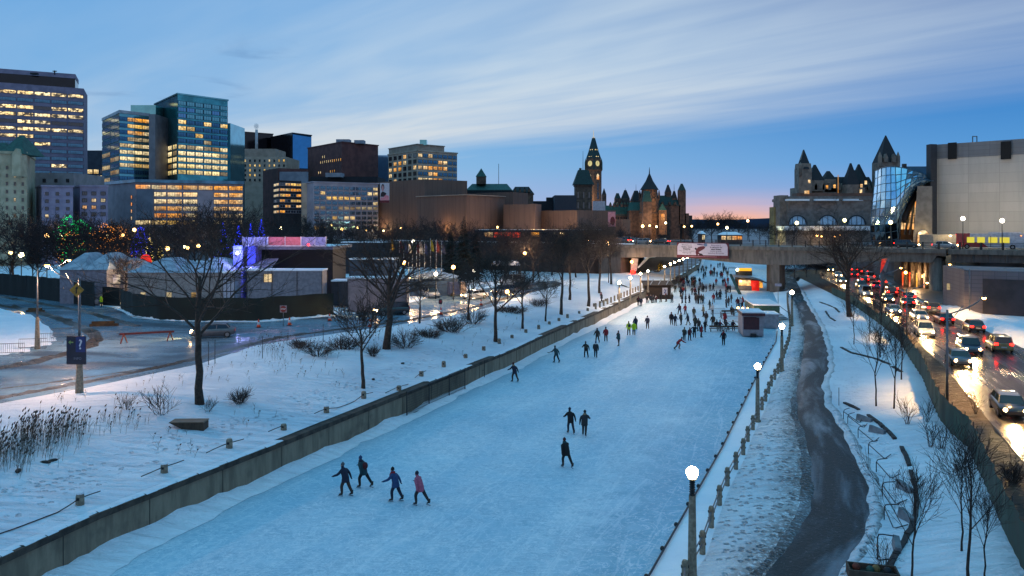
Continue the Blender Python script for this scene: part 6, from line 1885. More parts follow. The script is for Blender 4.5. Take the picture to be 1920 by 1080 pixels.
for X0, X1, o, z0, z1 in ((-130, XC + 1.5, .5, 9.2, 10.05), (XC + 1.8, XR, .7, 9.1, 10.05)):
    v = [bpt(X, oo, z) for X in (X0, X1) for oo, z in ((o, z0), (o, z1), (-15, z1), (-15, z0))]
    fa.add(v, [(0, 4, 5, 1), (1, 5, 6, 2), (2, 6, 7, 3), (3, 7, 4, 0)])
fa.build('deck', bridge_conc, br)
v = [bpt(X, oo, z) for X in (XC + 2.2, XR) for oo, z in ((0., 7.6), (0., 9.1), (-14, 9.1), (-14, 7.6))]
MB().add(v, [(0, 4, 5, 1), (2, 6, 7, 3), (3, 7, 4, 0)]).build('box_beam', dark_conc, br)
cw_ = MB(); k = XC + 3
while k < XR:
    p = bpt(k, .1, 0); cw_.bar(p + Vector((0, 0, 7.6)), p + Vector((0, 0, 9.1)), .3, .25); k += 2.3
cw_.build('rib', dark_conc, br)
def pier(X, w, o0, o1, z0, z1, mat=bridge_conc, name='pier'):
    MB().prism([bpt(X - w, o0, 0).to_2d(), bpt(X + w, o0, 0).to_2d(), bpt(X + w, o1, 0).to_2d(), bpt(X - w, o1, 0).to_2d()], z0, z1).build(name, mat, br)
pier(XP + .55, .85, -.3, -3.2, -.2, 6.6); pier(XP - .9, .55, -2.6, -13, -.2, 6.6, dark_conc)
for off in (-1.6, -9):
    c = bpt(XC - .2, off, 0)
    MB().lathe([(1.5, 1.2), (1.5, 1.8), (1.18, 1.9), (1.18, 8.3)], 18, c).build('round_column', bridge_conc, br)
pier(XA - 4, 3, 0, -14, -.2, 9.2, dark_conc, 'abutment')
snl = MB(); v = [bpt(X, oo, z) for X in (-60, XA + 2) for oo, z in ((.45, 10.06), (.3, 10.25), (-.5, 10.25), (-.6, 10.06))]
snl.add(v, [(0, 4, 5, 1), (1, 5, 6, 2), (2, 6, 7, 3)]); snl.build('snow_ledge', snow, br)
rl = thing('bridge_railing', 'black metal railing with posts along the edge of the road bridge', 'railing', (60, BR(60), 0))
X = -45.
i = 0
while X < 150:
    th = .30 if X > bx_of(1745) else .20
    p = bpt(X, .2, 0)
    MB().bar(p + Vector((0, 0, 10.05)), p + Vector((0, 0, 11.45)), th, th).build('post', iron, rl)
    X += 2.35 if X < bx_of(1740) else 3.0
rr_ = MB()
for z in (10.35, 10.7, 11.05, 11.35): rr_.bar(bpt(-45, .2, z), bpt(150, .2, z), .06, .07)
rr_.build('rail', iron, rl)
# retaining wall between the bridge and the event ground
rw = thing('retaining_wall', 'long dark retaining wall carrying the upper street behind the trees', 'wall', (-40, BR(-40), 0))
v0, v1 = Vector((-130 + 40, BR(-130) - BR(-40), 0)), Vector((XA - 6 + 40, BR(XA - 6) - BR(-40), 0))
MB().prism([v0.to_2d(), v1.to_2d(), (v1 - bn_ * 1.5).to_2d(), (v0 - bn_ * 1.5).to_2d()], 1.5, 9.2).build('wall', M('retaining_stone', '4a3c36', '352c29', rough=.9, scale=.6), rw)

# sign board on the bridge
def text(parent, s, size, loc, mat, rx=R(90), rz=0., align='CENTER', name='lettering', bold=0.):
    cu = bpy.data.curves.new('t', 'FONT'); cu.body = s; cu.size = size; cu.align_x = align; cu.offset = bold; cu.resolution_u = 2
    t_ = bpy.data.objects.new('t', cu); COL.objects.link(t_)
    dg = bpy.context.evaluated_depsgraph_get()
    me = bpy.data.meshes.new_from_object(t_.evaluated_get(dg))
    bpy.data.objects.remove(t_); me.materials.clear(); me.materials.append(mat)
    o = link(name, me, parent, loc); o.rotation_euler = (rx, 0, rz)
    return o
Xs0, Xs1 = bx_of(1269, 1.), bx_of(1366, 1.)
c = bpt((Xs0 + Xs1) / 2, 1., 0) + br.location
sw = (bpt(Xs1, 1, 0) - bpt(Xs0, 1, 0)).length
Ys = c.y
zt_, zb_ = CAMH - (455 - HZ) / F * Ys, CAMH - (484 - HZ) / F * Ys
sh_ = zt_ - zb_
sg = thing('bridge_sign', 'wide lilac sign board with a stooping dark red skater and a dark red foot', 'sign', (c.x, c.y, zb_), math.atan2(bd.y, bd.x))
MB().box(-sw / 2, sw / 2, 0, .25, 0, sh_).build('board', wine, sg)
w, h = sw, sh_
cor = .05
patch(sg, 'white_field', w, h, [(.012, .19), (.985, .19), (.985, .72), (.97, .88), (.945, .95), (.055, .95), (.03, .88), (.012, .72)], M('sign_lilac', 'b9b4c2', 'b0abba', rough=.6))
patch(sg, 'skater_body', w, h, [(.385, .19), (.37, .40), (.385, .56), (.42, .70), (.47, .76), (.53, .78), (.565, .72), (.54, .60), (.48, .48), (.43, .38), (.47, .27), (.50, .18), (.44, .20), (.43, .27), (.41, .18)], wine, -.03)
patch(sg, 'skater_head', w, h, ell(.565, .86, .035, .11), M('sign_blue', '3d5c80', '56779a'), -.03)
patch(sg, 'skater_arm', w, h, [(.40, .86), (.52, .82), (.54, .88), (.46, .92), (.40, .91)], M('sign_purple', '4a3f6a'), -.032)
patch(sg, 'skater_hand', w, h, ell(.375, .60, .022, .07), inkd, -.034)
patch(sg, 'skater_skate', w, h, [(.44, .19), (.52, .19), (.50, .27), (.47, .31)], inkd, -.034)
for x, L in ((.20, [('Welcome to', .82, 0), ('Rideau Canal', .69, .012), ('Skateway', .56, .02), ("The world's largest", .43, 0), ('skating rink', .31, 0)]), (.765, [('Bienvenue à', .82, 0), ('la patinoire du', .69, .012), ('canal Rideau', .56, .02), ('la plus grande', .43, 0), ('patinoire au monde', .31, 0)])):
    for s_, z, bo in L: text(sg, s_, h * .135, (w * (x - .5), -.03, h * (z - .02)), inkd, bold=bo)
patch(sg, 'foot_stripe', w, h, [(.18, .075), (.78, .075), (.78, .12), (.18, .12)], M('sign_rose', '9a6a78'), -.03)

# articulated bus and cars up on the bridge
def deck_at(px, off): 
    X = bx_of(px, off); return bpt(X, off, 10.06) + br.location
p = deck_at(1857, -4.2)
bh = math.atan2(bd.y, bd.x)
bus = thing('city_bus', 'red and white articulated city bus with yellow-lit windows on the bridge', 'bus', p, bh)
buswhite = paint('bus_white', 'a9b0bc'); busred = paint('bus_red', '8a0f16')
s_ = p.y / F
bl = 97 * s_ / .86
x0, x1 = -bl / 2, bl / 2
MB().box(x0 + 2.4, x1, 0, 2.5, .35, 3.05).build('body', buswhite, bus)
mb = MB(); mb.box(x0, x0 + 2.4, -.02, 2.52, .35, 3.1); mb.add([(x0 + 2.4, -.03, .35), (x0 + 5.6, -.03, .35), (x0 + 4.6, -.03, 1.2), (x0 + 2.4, -.03, 1.5)], [(0, 1, 2, 3)]); mb.build('red_end', busred, bus)
MB().box(x0 + 5.5, x1 - .8, .2, 2.3, 3.05, 3.35).build('roof_pod', buswhite, bus)
for a_, c_ in ((.11, .22), (.26, .37), (.42, .55), (.58, .72)):
    u0, u1 = lerp(x0, x1, a_ + .05), lerp(x0, x1, c_ + .05)
    MB().box(u0, u1, -.06, -.03, 1.25, 2.35).build('window', M('bus_window', '222010', emit='e8d84a', es=.9), bus)
u0 = lerp(x0, x1, .505)
MB().box(u0 - .05, u0 + .05, -.09, -.05, .4, 2.6).build('door_post', iron, bus)
mb = MB()
for k in range(9): mb.box(x1 + k * .22, x1 + .14 + k * .22, .05, 2.45, .5, 2.95)
mb.build('bellows', M('bellows', '15161a', rough=.9), bus)
MB().box(x1 + 2, x1 + 9, 0, 2.5, .35, 3.05).build('rear_body', buswhite, bus)
for x in (x0 + 1.9, x1 - 2.2, x1 + 5):
    m_ = MB(); m_.tube([(x, -.04, .48), (x, .3, .48)], .48, 14); m_.tube([(x, -.06, .48), (x, .0, .48)], .26, 10, 1); m_.build('wheel', [rubber, rim_m], bus)
MB().box(x0 - .03, x0 + .02, .2, .5, 2.7, 2.95).build('taillight', tail_m, bus)
MB().box(x1 - .9, x1 - .7, -.07, -.03, 2.62, 2.75).build('marker_lamp', glow('marker_amber', 'ff9020', 5), bus)
for i, (px_, k, c_) in enumerate(((1120, 'sedan', 2), (1165, 'suv', 6), (1205, 'sedan', 0), (1238, 'sedan', 1))):
    q = deck_at(px_, -4.5)
    car('%s %s with lights on, %s from the left on the bridge roadway' % (CN[c_], KN[k], ORD[i]), q, bh - PI / 2 + PI, k, PAINTS[c_], 'both', 'cars on the bridge', 300)
for i, (px_, k, c_) in enumerate(((1700, 'suv', 1), (1772, 'sedan', 0))):
    q = deck_at(px_, -4.5)
    car('%s %s, %s of the two on the bridge before the lit annex' % (CN[c_], KN[k], ORD[i]), q, bh - PI / 2, k, PAINTS[c_], 'both', 'cars on the bridge', 250)

# under the right-hand viaduct: block wall, columns and lit shopfronts
b = Bld('block_wall_building', 'grey block building under the viaduct with a dark garage front', 1840, 118, 1.4)
bw = panelmat('block_wall', '6b6468', '565056', 1.2, .6)
a_, b_, c_, z_ = b.block((1768, 132), (1808, 119), (1990, 112), 506, bw, zb=-.5, roof=bw)
P, Q = onw = (b_, c_)
d_ = (Q - P).normalized(); n_ = Vector((d_.y, -d_.x, 0))
L = (Q - P).length
g0, g1 = P + d_ * L * .2 + n_ * .12, P + d_ * L * .95 + n_ * .12
zz0, zz1 = -.3, b.zt(523, 117)
MB().add([(g0.x, g0.y, zz0), (g1.x, g1.y, zz0), (g1.x, g1.y, zz1), (g0.x, g0.y, zz1)], [(0, 1, 2, 3)]).build('garage_door', M('garage_dark', '2a2628', '3a3236', rough=.7, scale=.5), b.r)
p = b.w(1779, 128) + Vector((0, -.4, 0))
MB().box(p.x - .55, p.x + .55, p.y - .3, p.y, b.zt(543, 128), b.zt(531, 128)).build('notice_panel', litmat('notice_lit', 'e8c890', .55, 6.), b.r)
b = Bld('arcade_building', 'brown concrete arcade with round columns and red-lit shopfronts below the street', 1710, 172, 1.4)
a_, b_, c_, z_ = b.block((1676, 186), (1690, 172), (1772, 160), 482, M('arcade_brown', '5d4f42', '4a3e34', rough=.85, scale=.4, stretch=(2, 2, .2)), zb=-.5)
shop_r = litmat('shop_red', 'ff4a18', 2.2, .8); shop_y = litmat('shop_yellow', 'ffb040', 2., .8)
b.wins(b_, c_, b.zt(508, 172), b.zt(545, 168), 1, 6, .62, .95, lambda r, c: (shop_r, shop_r, shop_y, shop_r, shop_y, shop_r)[c], frame_d, 2, out=.1)
for i in range(6):
    p = b_.lerp(c_, (i + .02) / 6 + .01) + Vector((-.3, -2.2, 0))
    MB().lathe([(.42, -.5), (.42, b.zt(484, 170))], 12, p).build('column', M('column_brown', '6b5f52', '574c42', rough=.85), b.r)
for x, y in ((1698, 511), (1728, 518), (1737, 523)):
    p = b.w(x, 166); MB().ball((p.x, p.y, b.zt(y, 166)), .3, 8, 5).build('wall_lamp', globe_s, b.r)
glowlight(b.r, (b.w(1715, 164).x, 164 - b.o.y, b.zt(515, 164)), 1500, (1, .62, .3), .4)
# lit sculpture-like road sign in orange lights at the bend
b = Bld('slanted_sign', 'slanted fin with a red-orange lit face beside the road bend under the bridge', 1655, 150, 1.5, 'sign')
p = b.w(1655, 150)
mb = MB(); mb.prism([(p.x - .2, p.y), (p.x + .2, p.y), (p.x + .2, p.y + .3), (p.x - .2, p.y + .3)], -.2, b.zt(515, 150)); mb.build('post', steel, b.r)
x_ = lambda a, c: (b.w(a, 149.8).x, b.w(a, 149.8).y, b.zt(c, 149.8))
MB().add([x_(1650, 513), x_(1653, 486), x_(1664, 484), x_(1655, 505)], [(3, 2, 1, 0)]).build('lit_face', litmat('fin_red', 'ff3a20', 1.), b.r)
MB().add([x_(1655.5, 505), x_(1664.5, 484), x_(1668, 487), x_(1660, 512)], [(3, 2, 1, 0)]).build('side_face', M('fin_grey', '8a7a7c'), b.r)

# ---------------------------------------------------------------- stair and wall under the bridge on the far bank
b = Bld('ramp_stair', 'white-walled ramp stair with a snowy parapet under the bridge end', 1200, 200, 1.8)
MB().add([V3(a, c, Y) - b.o for a, c, Y in ((1182, 512, 196), (1194, 508, 196), (1197, 485, 196), (1184, 484, 196), (1182, 512, 206), (1194, 508, 206), (1197, 485, 206), (1184, 484, 206))], [(0, 1, 2, 3), (1, 5, 6, 2), (3, 2, 6, 7), (4, 0, 3, 7)]).build('wall', M('ramp_white', 'a9a8ac', '8d8a8c'), b.r)
def slab(pts, t, mat, nm, root, o):
    mb = MB(); P = [V3(*q) - o for q in pts]
    n = len(P)
    mb.add(P + [p + Vector((.4, 1.5, 0)) for p in P], [tuple(range(n)), tuple(reversed(range(n, 2 * n)))] + [((i + 1) % n, i, n + i, n + (i + 1) % n) for i in range(n)])
    return mb.build(nm, mat, root)
slab([(1194, 513, 196), (1280, 497, 240), (1280, 474, 240), (1214, 482, 200)], .5, M('ramp_dark', '3b302a', '2a2320'), 'side_wall', b.r, b.o)
slab([(1195, 501, 195.5), (1197, 503, 195.5), (1217, 484, 199), (1255, 478, 230), (1255, 475.5, 230), (1213, 481, 199)], .4, snow, 'parapet_snow', b.r, b.o)
MB().ball(V3(1186.5, 510, 194) - b.o, .55, 10, 6).build('signal_lamp', glow('signal_red', 'ff1408', 14), b.r)
MB().ball(V3(1184.5, 491, 195) - b.o, .32, 8, 5).build('wall_lamp', globe_s, b.r)
glowlight(b.r, V3(1188, 488, 192) - b.o, 500, (1, .6, .35), .3)
p = V3(1231, 500, 215); p.z = 2.2
o = shrub('dense', 'bush wound with yellow lights below the ramp under the bridge', p, 2.6, name='lit_bush')
lights_on(o, glow('bulb_yellow', 'ffc030', 1.6), 90, 3., 2.2, 77, .1)
# dark timber skate hut with stairs on the ice
b = Bld('skate_hut', 'dark timber stair and changing hut on the ice against the canal wall', 1235, 160, 0.)
tim = M('timber_dark', '2e231d', '1c1613', rough=.9, scale=2, stretch=(1, 1, 6)); tim2 = M('timber_worn', '55453a', '3f342c', rough=.9, scale=2)
def bp(px, py, Y): return V3(px, py, Y) - b.o
c0 = b.w(1238, 158)
MB().box(c0.x - 2.6, c0.x + 2.4, -.5, 3.5, 0, 2.7).build('wall', tim, b.r)
MB().add([(c0.x - 3.0, -1, 2.7), (c0.x + 2.8, -1, 2.75), (c0.x + 2.8, 4, 3.3), (c0.x - 3., 4, 3.3), (c0.x - 3.0, -1, 2.85), (c0.x + 2.8, -1, 2.9), (c0.x + 2.8, 4, 3.45), (c0.x - 3., 4, 3.45)], [(3, 2, 1, 0), (4, 5, 6, 7), (0, 1, 5, 4), (1, 2, 6, 5), (2, 3, 7, 6), (3, 0, 4, 7)]).build('roof', tim, b.r)
st = MB()
for k in range(9): st.box(c0.x - 7.6 + k * .55, c0.x - 7.1 + k * .55, -.6, 1.6, .1, 2.0 - k * .2)
st.build('stairs', tim2, b.r)
hr = MB()
for y in (-.7, 1.7):
    hr.bar((c0.x - 8, y, 3.0), (c0.x - 2.7, y, 1.2), .1, .16); 
    for k in range(5): hr.bar((c0.x - 7.8 + k * 1.25, y, .0), (c0.x - 7.8 + k * 1.25, y, 2.95 - k * .42), .1, .1)
hr.build('handrail', tim2, b.r)
mb = MB()
for k in range(3): mb.bar((c0.x - 1.8 + k * 1.6, -.9, 2.9), (c0.x - .4 + k * 1.6, 3.6, 3.6), .14, .14)
mb.build('batten', M('batten_pale', '7d8894'), b.r)
pn = MB().box(c0.x + .7, c0.x + 1.7, -.62, -.55, .9, 2.3).build('notice', M('notice_white', 'a9adb8', '8c92a2'), b.r)
text(pn, '2', 1.1, (c0.x + 1.2, -.66, 1.2), M('notice_blue', '2a3a70'), bold=.03)
bench = MB()
for x in (c0.x - 6.4, c0.x - 4.4, c0.x - 2.4):
    bench.box(x - .8, x + .8, -2.0, -1.55, .38, .46)
    for q in (-.7, .7): bench.box(x + q - .05, x + q + .05, -1.95, -1.6, 0, .38)
bench.build('bench', tim2, b.r)

# ---------------------------------------------------------------- kiosks on the ice
kred = M('kiosk_maroon', '4a1a20', '3a141a', rough=.6); kwhite = M('kiosk_pale', '8f8a90', '7d787e', rough=.6); kgreen = M('kiosk_green', '1c4a42', '153832', rough=.6); kred2 = M('kiosk_red', '6b241c', '541b16', rough=.7)
def kiosk(name, label, px0, px1, py_base, py_top, depth, mats, z0=0.):
    Y = F * (CAMH - z0) / (py_base - HZ)
    p, q = V3(px0, py_base, Y), V3(px1, py_base, Y)
    r = thing(name, label, 'kiosk', ((p.x + q.x) / 2, Y, z0), R(-8))
    return r, (q.x - p.x), (py_base - py_top) / F * Y, depth, Y
r, w, h, d, Y = kiosk('ticket_kiosk', 'dark red kiosk with a grey pent roof and closed shutter on the ice', 1393, 1431, 632, 585, 4.2, None)
MB().box(-w / 2, w / 2, 0, d, .12, h * .86).build('body', kwhite, r)
MB().box(-w / 2 + .12, w / 2 - .55, -.05, 0, h * .30, h * .80).build('shutter', kred, r)
mb = MB(); mb.box(-w / 2 - .15, w / 2 + .1, -.7, d + .1, h * .86, h * .97); mb.build('roof', kred, r)
mb = MB(); mb.box(-w / 2 - .1, w / 2 + .05, -.6, d, h * .97 + .003, h * 1.02); mb.build('roof_snow', snow, r)
mb = MB(); mb.bar((-.5, -.8, .25), (0, -.06, .25), .1, .1); mb.bar((.5, -.8, .25), (0, -.06, .25), .1, .1); mb.box(-.35, .35, -.5, -.1, .1, .5); mb.build('tow_bar', iron, r)
MB().box(w / 2 - .9, w / 2 - .35, -.09, -.05, h * .78, h * .84).build('lamp_strip', M('strip_dim', '8a8a90'), r)
r, w, h, d, Y = kiosk('white_kiosk', 'plain pale box kiosk behind the dark red kiosk on the ice', 1432, 1460, 617, 590, 4., None)
MB().box(-w / 2 - 2.2, w / 2, .4, d, .05, h).build('body', kwhite, r)
MB().box(-w / 2 - 2.3, w / 2 + .1, .3, d + .1, h + .003, h + .12).build('roof_snow', snow, r)
r, w, h, d, Y = kiosk('green_kiosk', 'red kiosk with a broad green fascia and a deep snowy roof', 1414, 1461, 608, 572, 9., None)
MB().box(-w / 2 + .2, w / 2 - .2, .3, d, .05, h * .6).build('body', kred2, r)
MB().box(-w / 2, w / 2, 0, d + .2, h * .6, h * .97).build('fascia', kgreen, r)
MB().box(-w / 2 - .05, w / 2 + .05, -.05, d + .25, h * .97, h * 1.04).build('roof_snow', snow, r)
MB().box(-w / 2 + .5, -w / 2 + 1.7, .2, .3, h * .3, h * .58).build('hatch', lit_c, r)
MB().ball((-w / 2 + .6, -.5, h * .62), .42, 10, 6).build('lantern', glow('lantern_orange', 'ff8a20', 1.6), r)
glowlight(r, (-w / 2 - .8, -1.6, 2.2), 420, (1, .62, .35), .3)
for k in range(3): MB().ball((-w / 2 - .7 - .5 * k, 1.2 + 1.5 * k, h * .75 - .1 * k), .18, 8, 5).build('bulb', globe_s, r)
r, w, h, d, Y = kiosk('orange_kiosk', 'orange-lit food kiosk with a curved snowy roof and a round red drum', 1381, 1432, 545, 519, 6., None)
MB().box(-w / 2 + .5, w / 2 - 1, .2, d, .05, h * .78).build('body', M('kiosk_timber', '54402c', '3c2e20'), r)
MB().box(-w / 2 + .6, -w / 2 + 3.2, .1, .19, h * .36, h * .76).build('counter_opening', lit_b, r)
MB().box(-w / 2 + .4, w / 2 * .3, -.3, .15, .05, h * .34).build('counter', M('kiosk_grey', '4c4a50', '3e3c42'), r)
MB().lathe([(.95, .05), (.95, h * .72)], 16, (w * .18, .2, 0)).build('drum', M('drum_red', 'a01408', 'b41a0c', emit='ff1a08', es=.5), r)
MB().box(w * .30, w * .45, .05, .19, h * .2, h * .7).build('side_opening', lit_b, r)
rf = MB(); n = 12
for k in range(n + 1):
    t = k / n; x = lerp(-w / 2 - .3, w / 2 + .4, t); z = h * (.98 - .35 * t ** 2.2)
    rf.v += [(x, -.6, z - .25), (x, -.6, z), (x, d + .3, z + .15), (x, d + .3, z - .1)]
for k in range(n):
    for a in range(4): rf.f.append((k * 4 + a, (k + 1) * 4 + a, (k + 1) * 4 + (a + 1) % 4, k * 4 + (a + 1) % 4)); rf.m.append(1 if a == 0 else 0); rf.s.append(False)
rf.build('roof', [snow, iron], r)
glowlight(r, (-w * .3, -1.4, 2.), 350, (1, .6, .3), .3)
r, w, h, d, Y = kiosk('far_kiosk', 'small yellow-lit kiosk nearest the bridge shadow on the ice', 1384, 1410, 517, 499, 5., None)
MB().box(-w / 2, w / 2, 0, d, .05, h * .55).build('body', M('kiosk_timber', '54402c'), r)
MB().box(-w / 2 + .2, w / 2 - .2, -.08, -.01, h * .5, h * .8).build('sign_strip', glow('sign_yellow', 'ffb020', 1.4), r)
mb = MB(); mb.hip(-w / 2, w / 2, -.2, d, h * .82, h * 1.05, w * .3, .3, over=.3); mb.build('roof', snow, r)
MB().ball((-w / 2 - .2, -.4, h * .62), .4, 8, 5).build('floodlight', glow('flood_white', 'ffe8b0', 18), r)
mb = MB(); mb.bar((-w / 2 - 2.6, .5, 0), (-w / 2 - 2.6, .5, h * .8), .15, .15); mb.bar((-w / 2 - 2.6, .5, h * .8), (-w / 2 - .5, .5, h * .8), .15, .15); mb.build('frame', iron, r)
# leaning green pole
p = G(1388, 552, 0); q = V3(1370, 515, p.y + 6)
pl = thing('leaning_mast', 'dark green mast leaning over the ice in front of the orange-lit kiosk', 'pole', p)
MB().tube([(0, 0, -.05), q - p], [.34, .30], 8).build('mast', kgreen, pl)
# crowd barriers and benches on the ice
def barrier(label, loc, rz, L=2.3, group=None, name='crowd_barrier'):
    r = thing(name, label, 'barrier', loc, rz, group)
    mb = MB(); mb.tube([(-L / 2, 0, .2), (-L / 2, 0, 1.05), (L / 2, 0, 1.05), (L / 2, 0, .2), (-L / 2, 0, .2)], .028, 5)
    mb.build('frame', steel, r)
    mb = MB()
    for k in range(1, 14): mb.bar((-L / 2 + L * k / 14, 0, .2), (-L / 2 + L * k / 14, 0, 1.05), .02, .02)
    mb.build('bars', steel, r)
    for s_ in (-1, 1): MB().tube([(s_ * L * .42, -.3, .02), (s_ * L * .42, 0, .22), (s_ * L * .42, .3, .02)], .025, 4).build('foot', steel, r)
    return r
BAR0 = barrier('grey crowd barrier at the edge of the icy road, first from the left end', G(18, 665, 2.64), R(14), 2.5, 'crowd barriers by the icy road')
for i, (x, y, a) in enumerate([(62, 655, 14), (96, 644, 20), (118, 634, 55), (205, 640, 22), (243, 628, 22), (150, 645, 10)]):
    dup(BAR0, 'grey crowd barrier at the edge of the icy road, %s from the left end' % ORD[[1, 2, 3, 5, 6, 4][i]], G(x, y, 2.64), R(a), 'crowd barriers by the icy road')
for i, (x, y, a) in enumerate([(1346, 590, 10), (1352, 598, 80), (1370, 606, 4)]):
    dup(BAR0, 'crowd barrier on the ice, %s from the left beside the kiosks' % ORD[i], G(x, y, 0), R(a), 'crowd barriers on the ice')
def bench_at(label, loc, rz, group):
    r = thing('bench', label, 'bench', loc, rz, group)
    MB().box(-1.1, 1.1, -.22, .22, .40, .47).build('seat', tim2, r)
    MB().box(-1.1, 1.1, .2, .27, .62, .9).build('backrest', tim2, r)
    for s_ in (-1, 1): MB().box(s_ * .9 - .05, s_ * .9 + .05, -.2, .26, 0, .9 if False else .40).build('leg', iron, r)
    return r
for i, (x, y, a) in enumerate([(1366, 592, 5), (1382, 590, 5), (1345, 622, 170), (1374, 622, 170)]):
    bench_at('timber bench on the ice, %s from the left in front of the kiosks' % ORD[[1, 3, 0, 2][i]], G(x, y, 0), R(a), 'benches on the ice')

# ---------------------------------------------------------------- railing along the path, screen fence, edging and racks
rf_ = thing('path_railing', 'concrete-post railing with two pipe rails along the snowy canal edge', 'railing', (rail_l(40), 40, 0))
o0 = rf_.location
prev = None; y = 26.; r1 = MB(); r2 = MB(); pm = None
while y < 160:
    x = rail_l(y); z = ground_z(x, y)
    loc = (x - o0.x, y - o0.y, z)
    if pm is None:
        m_ = MB(); m_.lathe([(.135, -.3), (.135, .95), (.10, 1.03)], 8, smooth=False)
        for q in (.45, .78): m_.box(-.155, .155, -.05, .05, q - .05, q + .05, 1)
        k_ = m_.build('post', [post_conc, iron], rf_, loc); pm = k_.data
    else: link('post', pm, rf_, loc)
    if prev is not None:
        for q, rr2 in ((.45, r1), (.78, r2)): rr2.tube([Vector(prev) + Vector((0, 0, q)), Vector(loc) + Vector((0, 0, q))], .035, 6, cap=False)
    prev = loc
    d_ = Vector((rail_l(y + 1) - rail_l(y), 1)).length
    y += 3.3 / d_
r1.build('rail', steel, rf_); r2.build('rail', steel, rf_)
# hose along the ice edge with its clamps
hs = MB(); pts = []
y = 15.
while y < 112: pts.append(Vector((canal_re(y) + .12, y, .17))); y += 2
hs.tube(pts, .055, 6)
ho = tag(hs.build('edge_pipe', M('pipe_dark', '2b2a30', rough=.6)), 'dark pipe running along the edge of the ice below the railing', 'pipe')
kn = MB(); y = 22.
while y < 100: kn.ball((canal_re(y) + .05, y, .2), .12, 6, 4); y += 2.9
kn.build('clamp', iron, ho)
# canal-side posts and chains on the far bank
BOL = [(150, 946), (308, 886), (430, 840), (532, 806), (612, 774), (682, 747), (748, 732), (790, 705), (832, 688), (873, 671), (907, 657), (936, 644), (960, 634), (986, 624), (1010, 617), (1030, 608), (1048, 602), (1064, 596), (1086, 588), (1102, 583), (1114, 575), (1125, 569), (1136, 565)]
bo = None
for i, (x, y) in enumerate(BOL):
    p = S(x, y)
    lb = 'stubby concrete post in the snow above the canal wall, %s from the near end' % ORD[i]
    if bo is None:
        m_ = MB(); m_.lathe([(.20, -.5), (.19, .40), (.15, .50), (.05, .52)], 8, smooth=False); m_.box(-.06, .06, -.22, .22, .24, .36, 1)
        bo = m_.build('post_stub', [post_conc, iron]); bo.location = p
        MB().lathe([(.19, .50), (.17, .56), (.05, .60)], 8, (0, 0, 0)).build('snow_cap', snow, bo)
        tag(bo, lb, 'post', 'posts along the canal wall')
        snm = kids(bo)[0].data
    else:
        o = link('post_stub', bo.data, None, p); tag(o, lb, 'post', 'posts along the canal wall'); o.scale = (1, 1, .75 + .3 * ((i * 7) % 3) / 2)
        if i % 3 == 1: link('snow_cap', snm, o)
PB = [S(x, y) for x, y in BOL]
for i, (f0, f1, sag) in enumerate([(-.9, 0, .5), (0, .22, .05), (.70, 1, .1), (1, 1.28, .03), (1.62, 2, .1), (2, 2.25, .02), (2.7, 3, .1), (3.7, 4, .06), (4, 5, .35), (5, 5.25, .03), (5.6, 6.4, .25), (6.7, 7, .1), (7, 7.2, .02)]):
    pts = []
    for k in range(9):
        f = lerp(f0, f1, k / 8)
        j = int(math.floor(f)); j = min(max(j, 0), len(PB) - 2)
        p = PB[j].lerp(PB[j + 1], f - j)
        g_ = ground_z(p.x, p.y)
        dd = min(abs(f - round(f)), 1.)
        hgt = .30 if dd < .04 else max(.04, .30 - sag * 2.6 * dd)
        pts.append(Vector((p.x, p.y, g_ + hgt)))
    o = MB().tube(pts, .028, 5).build('chain', iron)
    tag(o, 'dark chain half buried in snow, %s length from the near end of the post row' % ORD[i], 'chain', 'chains between the canal posts')
# posts of the near end of the lit far bank
y = 122.
i = 0
while y < 166:
    x = canal_wl(y) - .9
    o = MB().lathe([(.16, -.2), (.15, .9), (.08, 1.0)], 6, smooth=False).build('post_stub', post_conc) if i == 0 else link('post_stub', ob0.data)
    if i == 0: ob0 = o
    o.location = (x, y, 1.95)
    tag(o, '%s small dark post from the near end of the lamplit wall row' % ORD[i].capitalize(), 'post', 'posts under the lit lamps')
    y += 2.6; i += 1
# green screen fence
sf = thing('screen_fence', 'green fabric construction fence snaking between the lawn and the road', 'fence', (fence_g(60), 60, 0))
mb = MB(); o0 = sf.location; y = 18.
rowp = []
while y < 158: rowp.append(y); y += .45 + y * .004
for y in rowp:
    for k in range(4):
        z = ground_z(fence_g(y), y) - .1 + k * (.68 if y < 110 else .5)
        off = .10 * math.sin(y * 2.1) * (k / 3) * .5 + .05 * math.sin(y * 5.) + .06 * nz(y, k, 1.3)
        mb.v.append((fence_g(y) + off - o0.x, y - o0.y, z))
for j in range(len(rowp) - 1):
    for k in range(3): mb.f.append((j * 4 + k, j * 4 + k + 1, (j + 1) * 4 + k + 1, (j + 1) * 4 + k)); mb.m.append(0); mb.s.append(True)
mb.build('screen', M('screen_green', '14443a', '0c2e29', rough=.8, scale=1.2, stretch=(1, 1, .3)), sf)
y = 19.; pm = None
while y < 156:
    loc = (fence_g(y) + .12 - o0.x, y - o0.y, ground_z(fence_g(y), y))
    if pm is None: pm = MB().tube([(0, 0, -.2), (0, 0, 2.05)], .035, 6).build('post', iron, sf, loc).data
    else: link('post', pm, sf, loc)
    y += 2.6
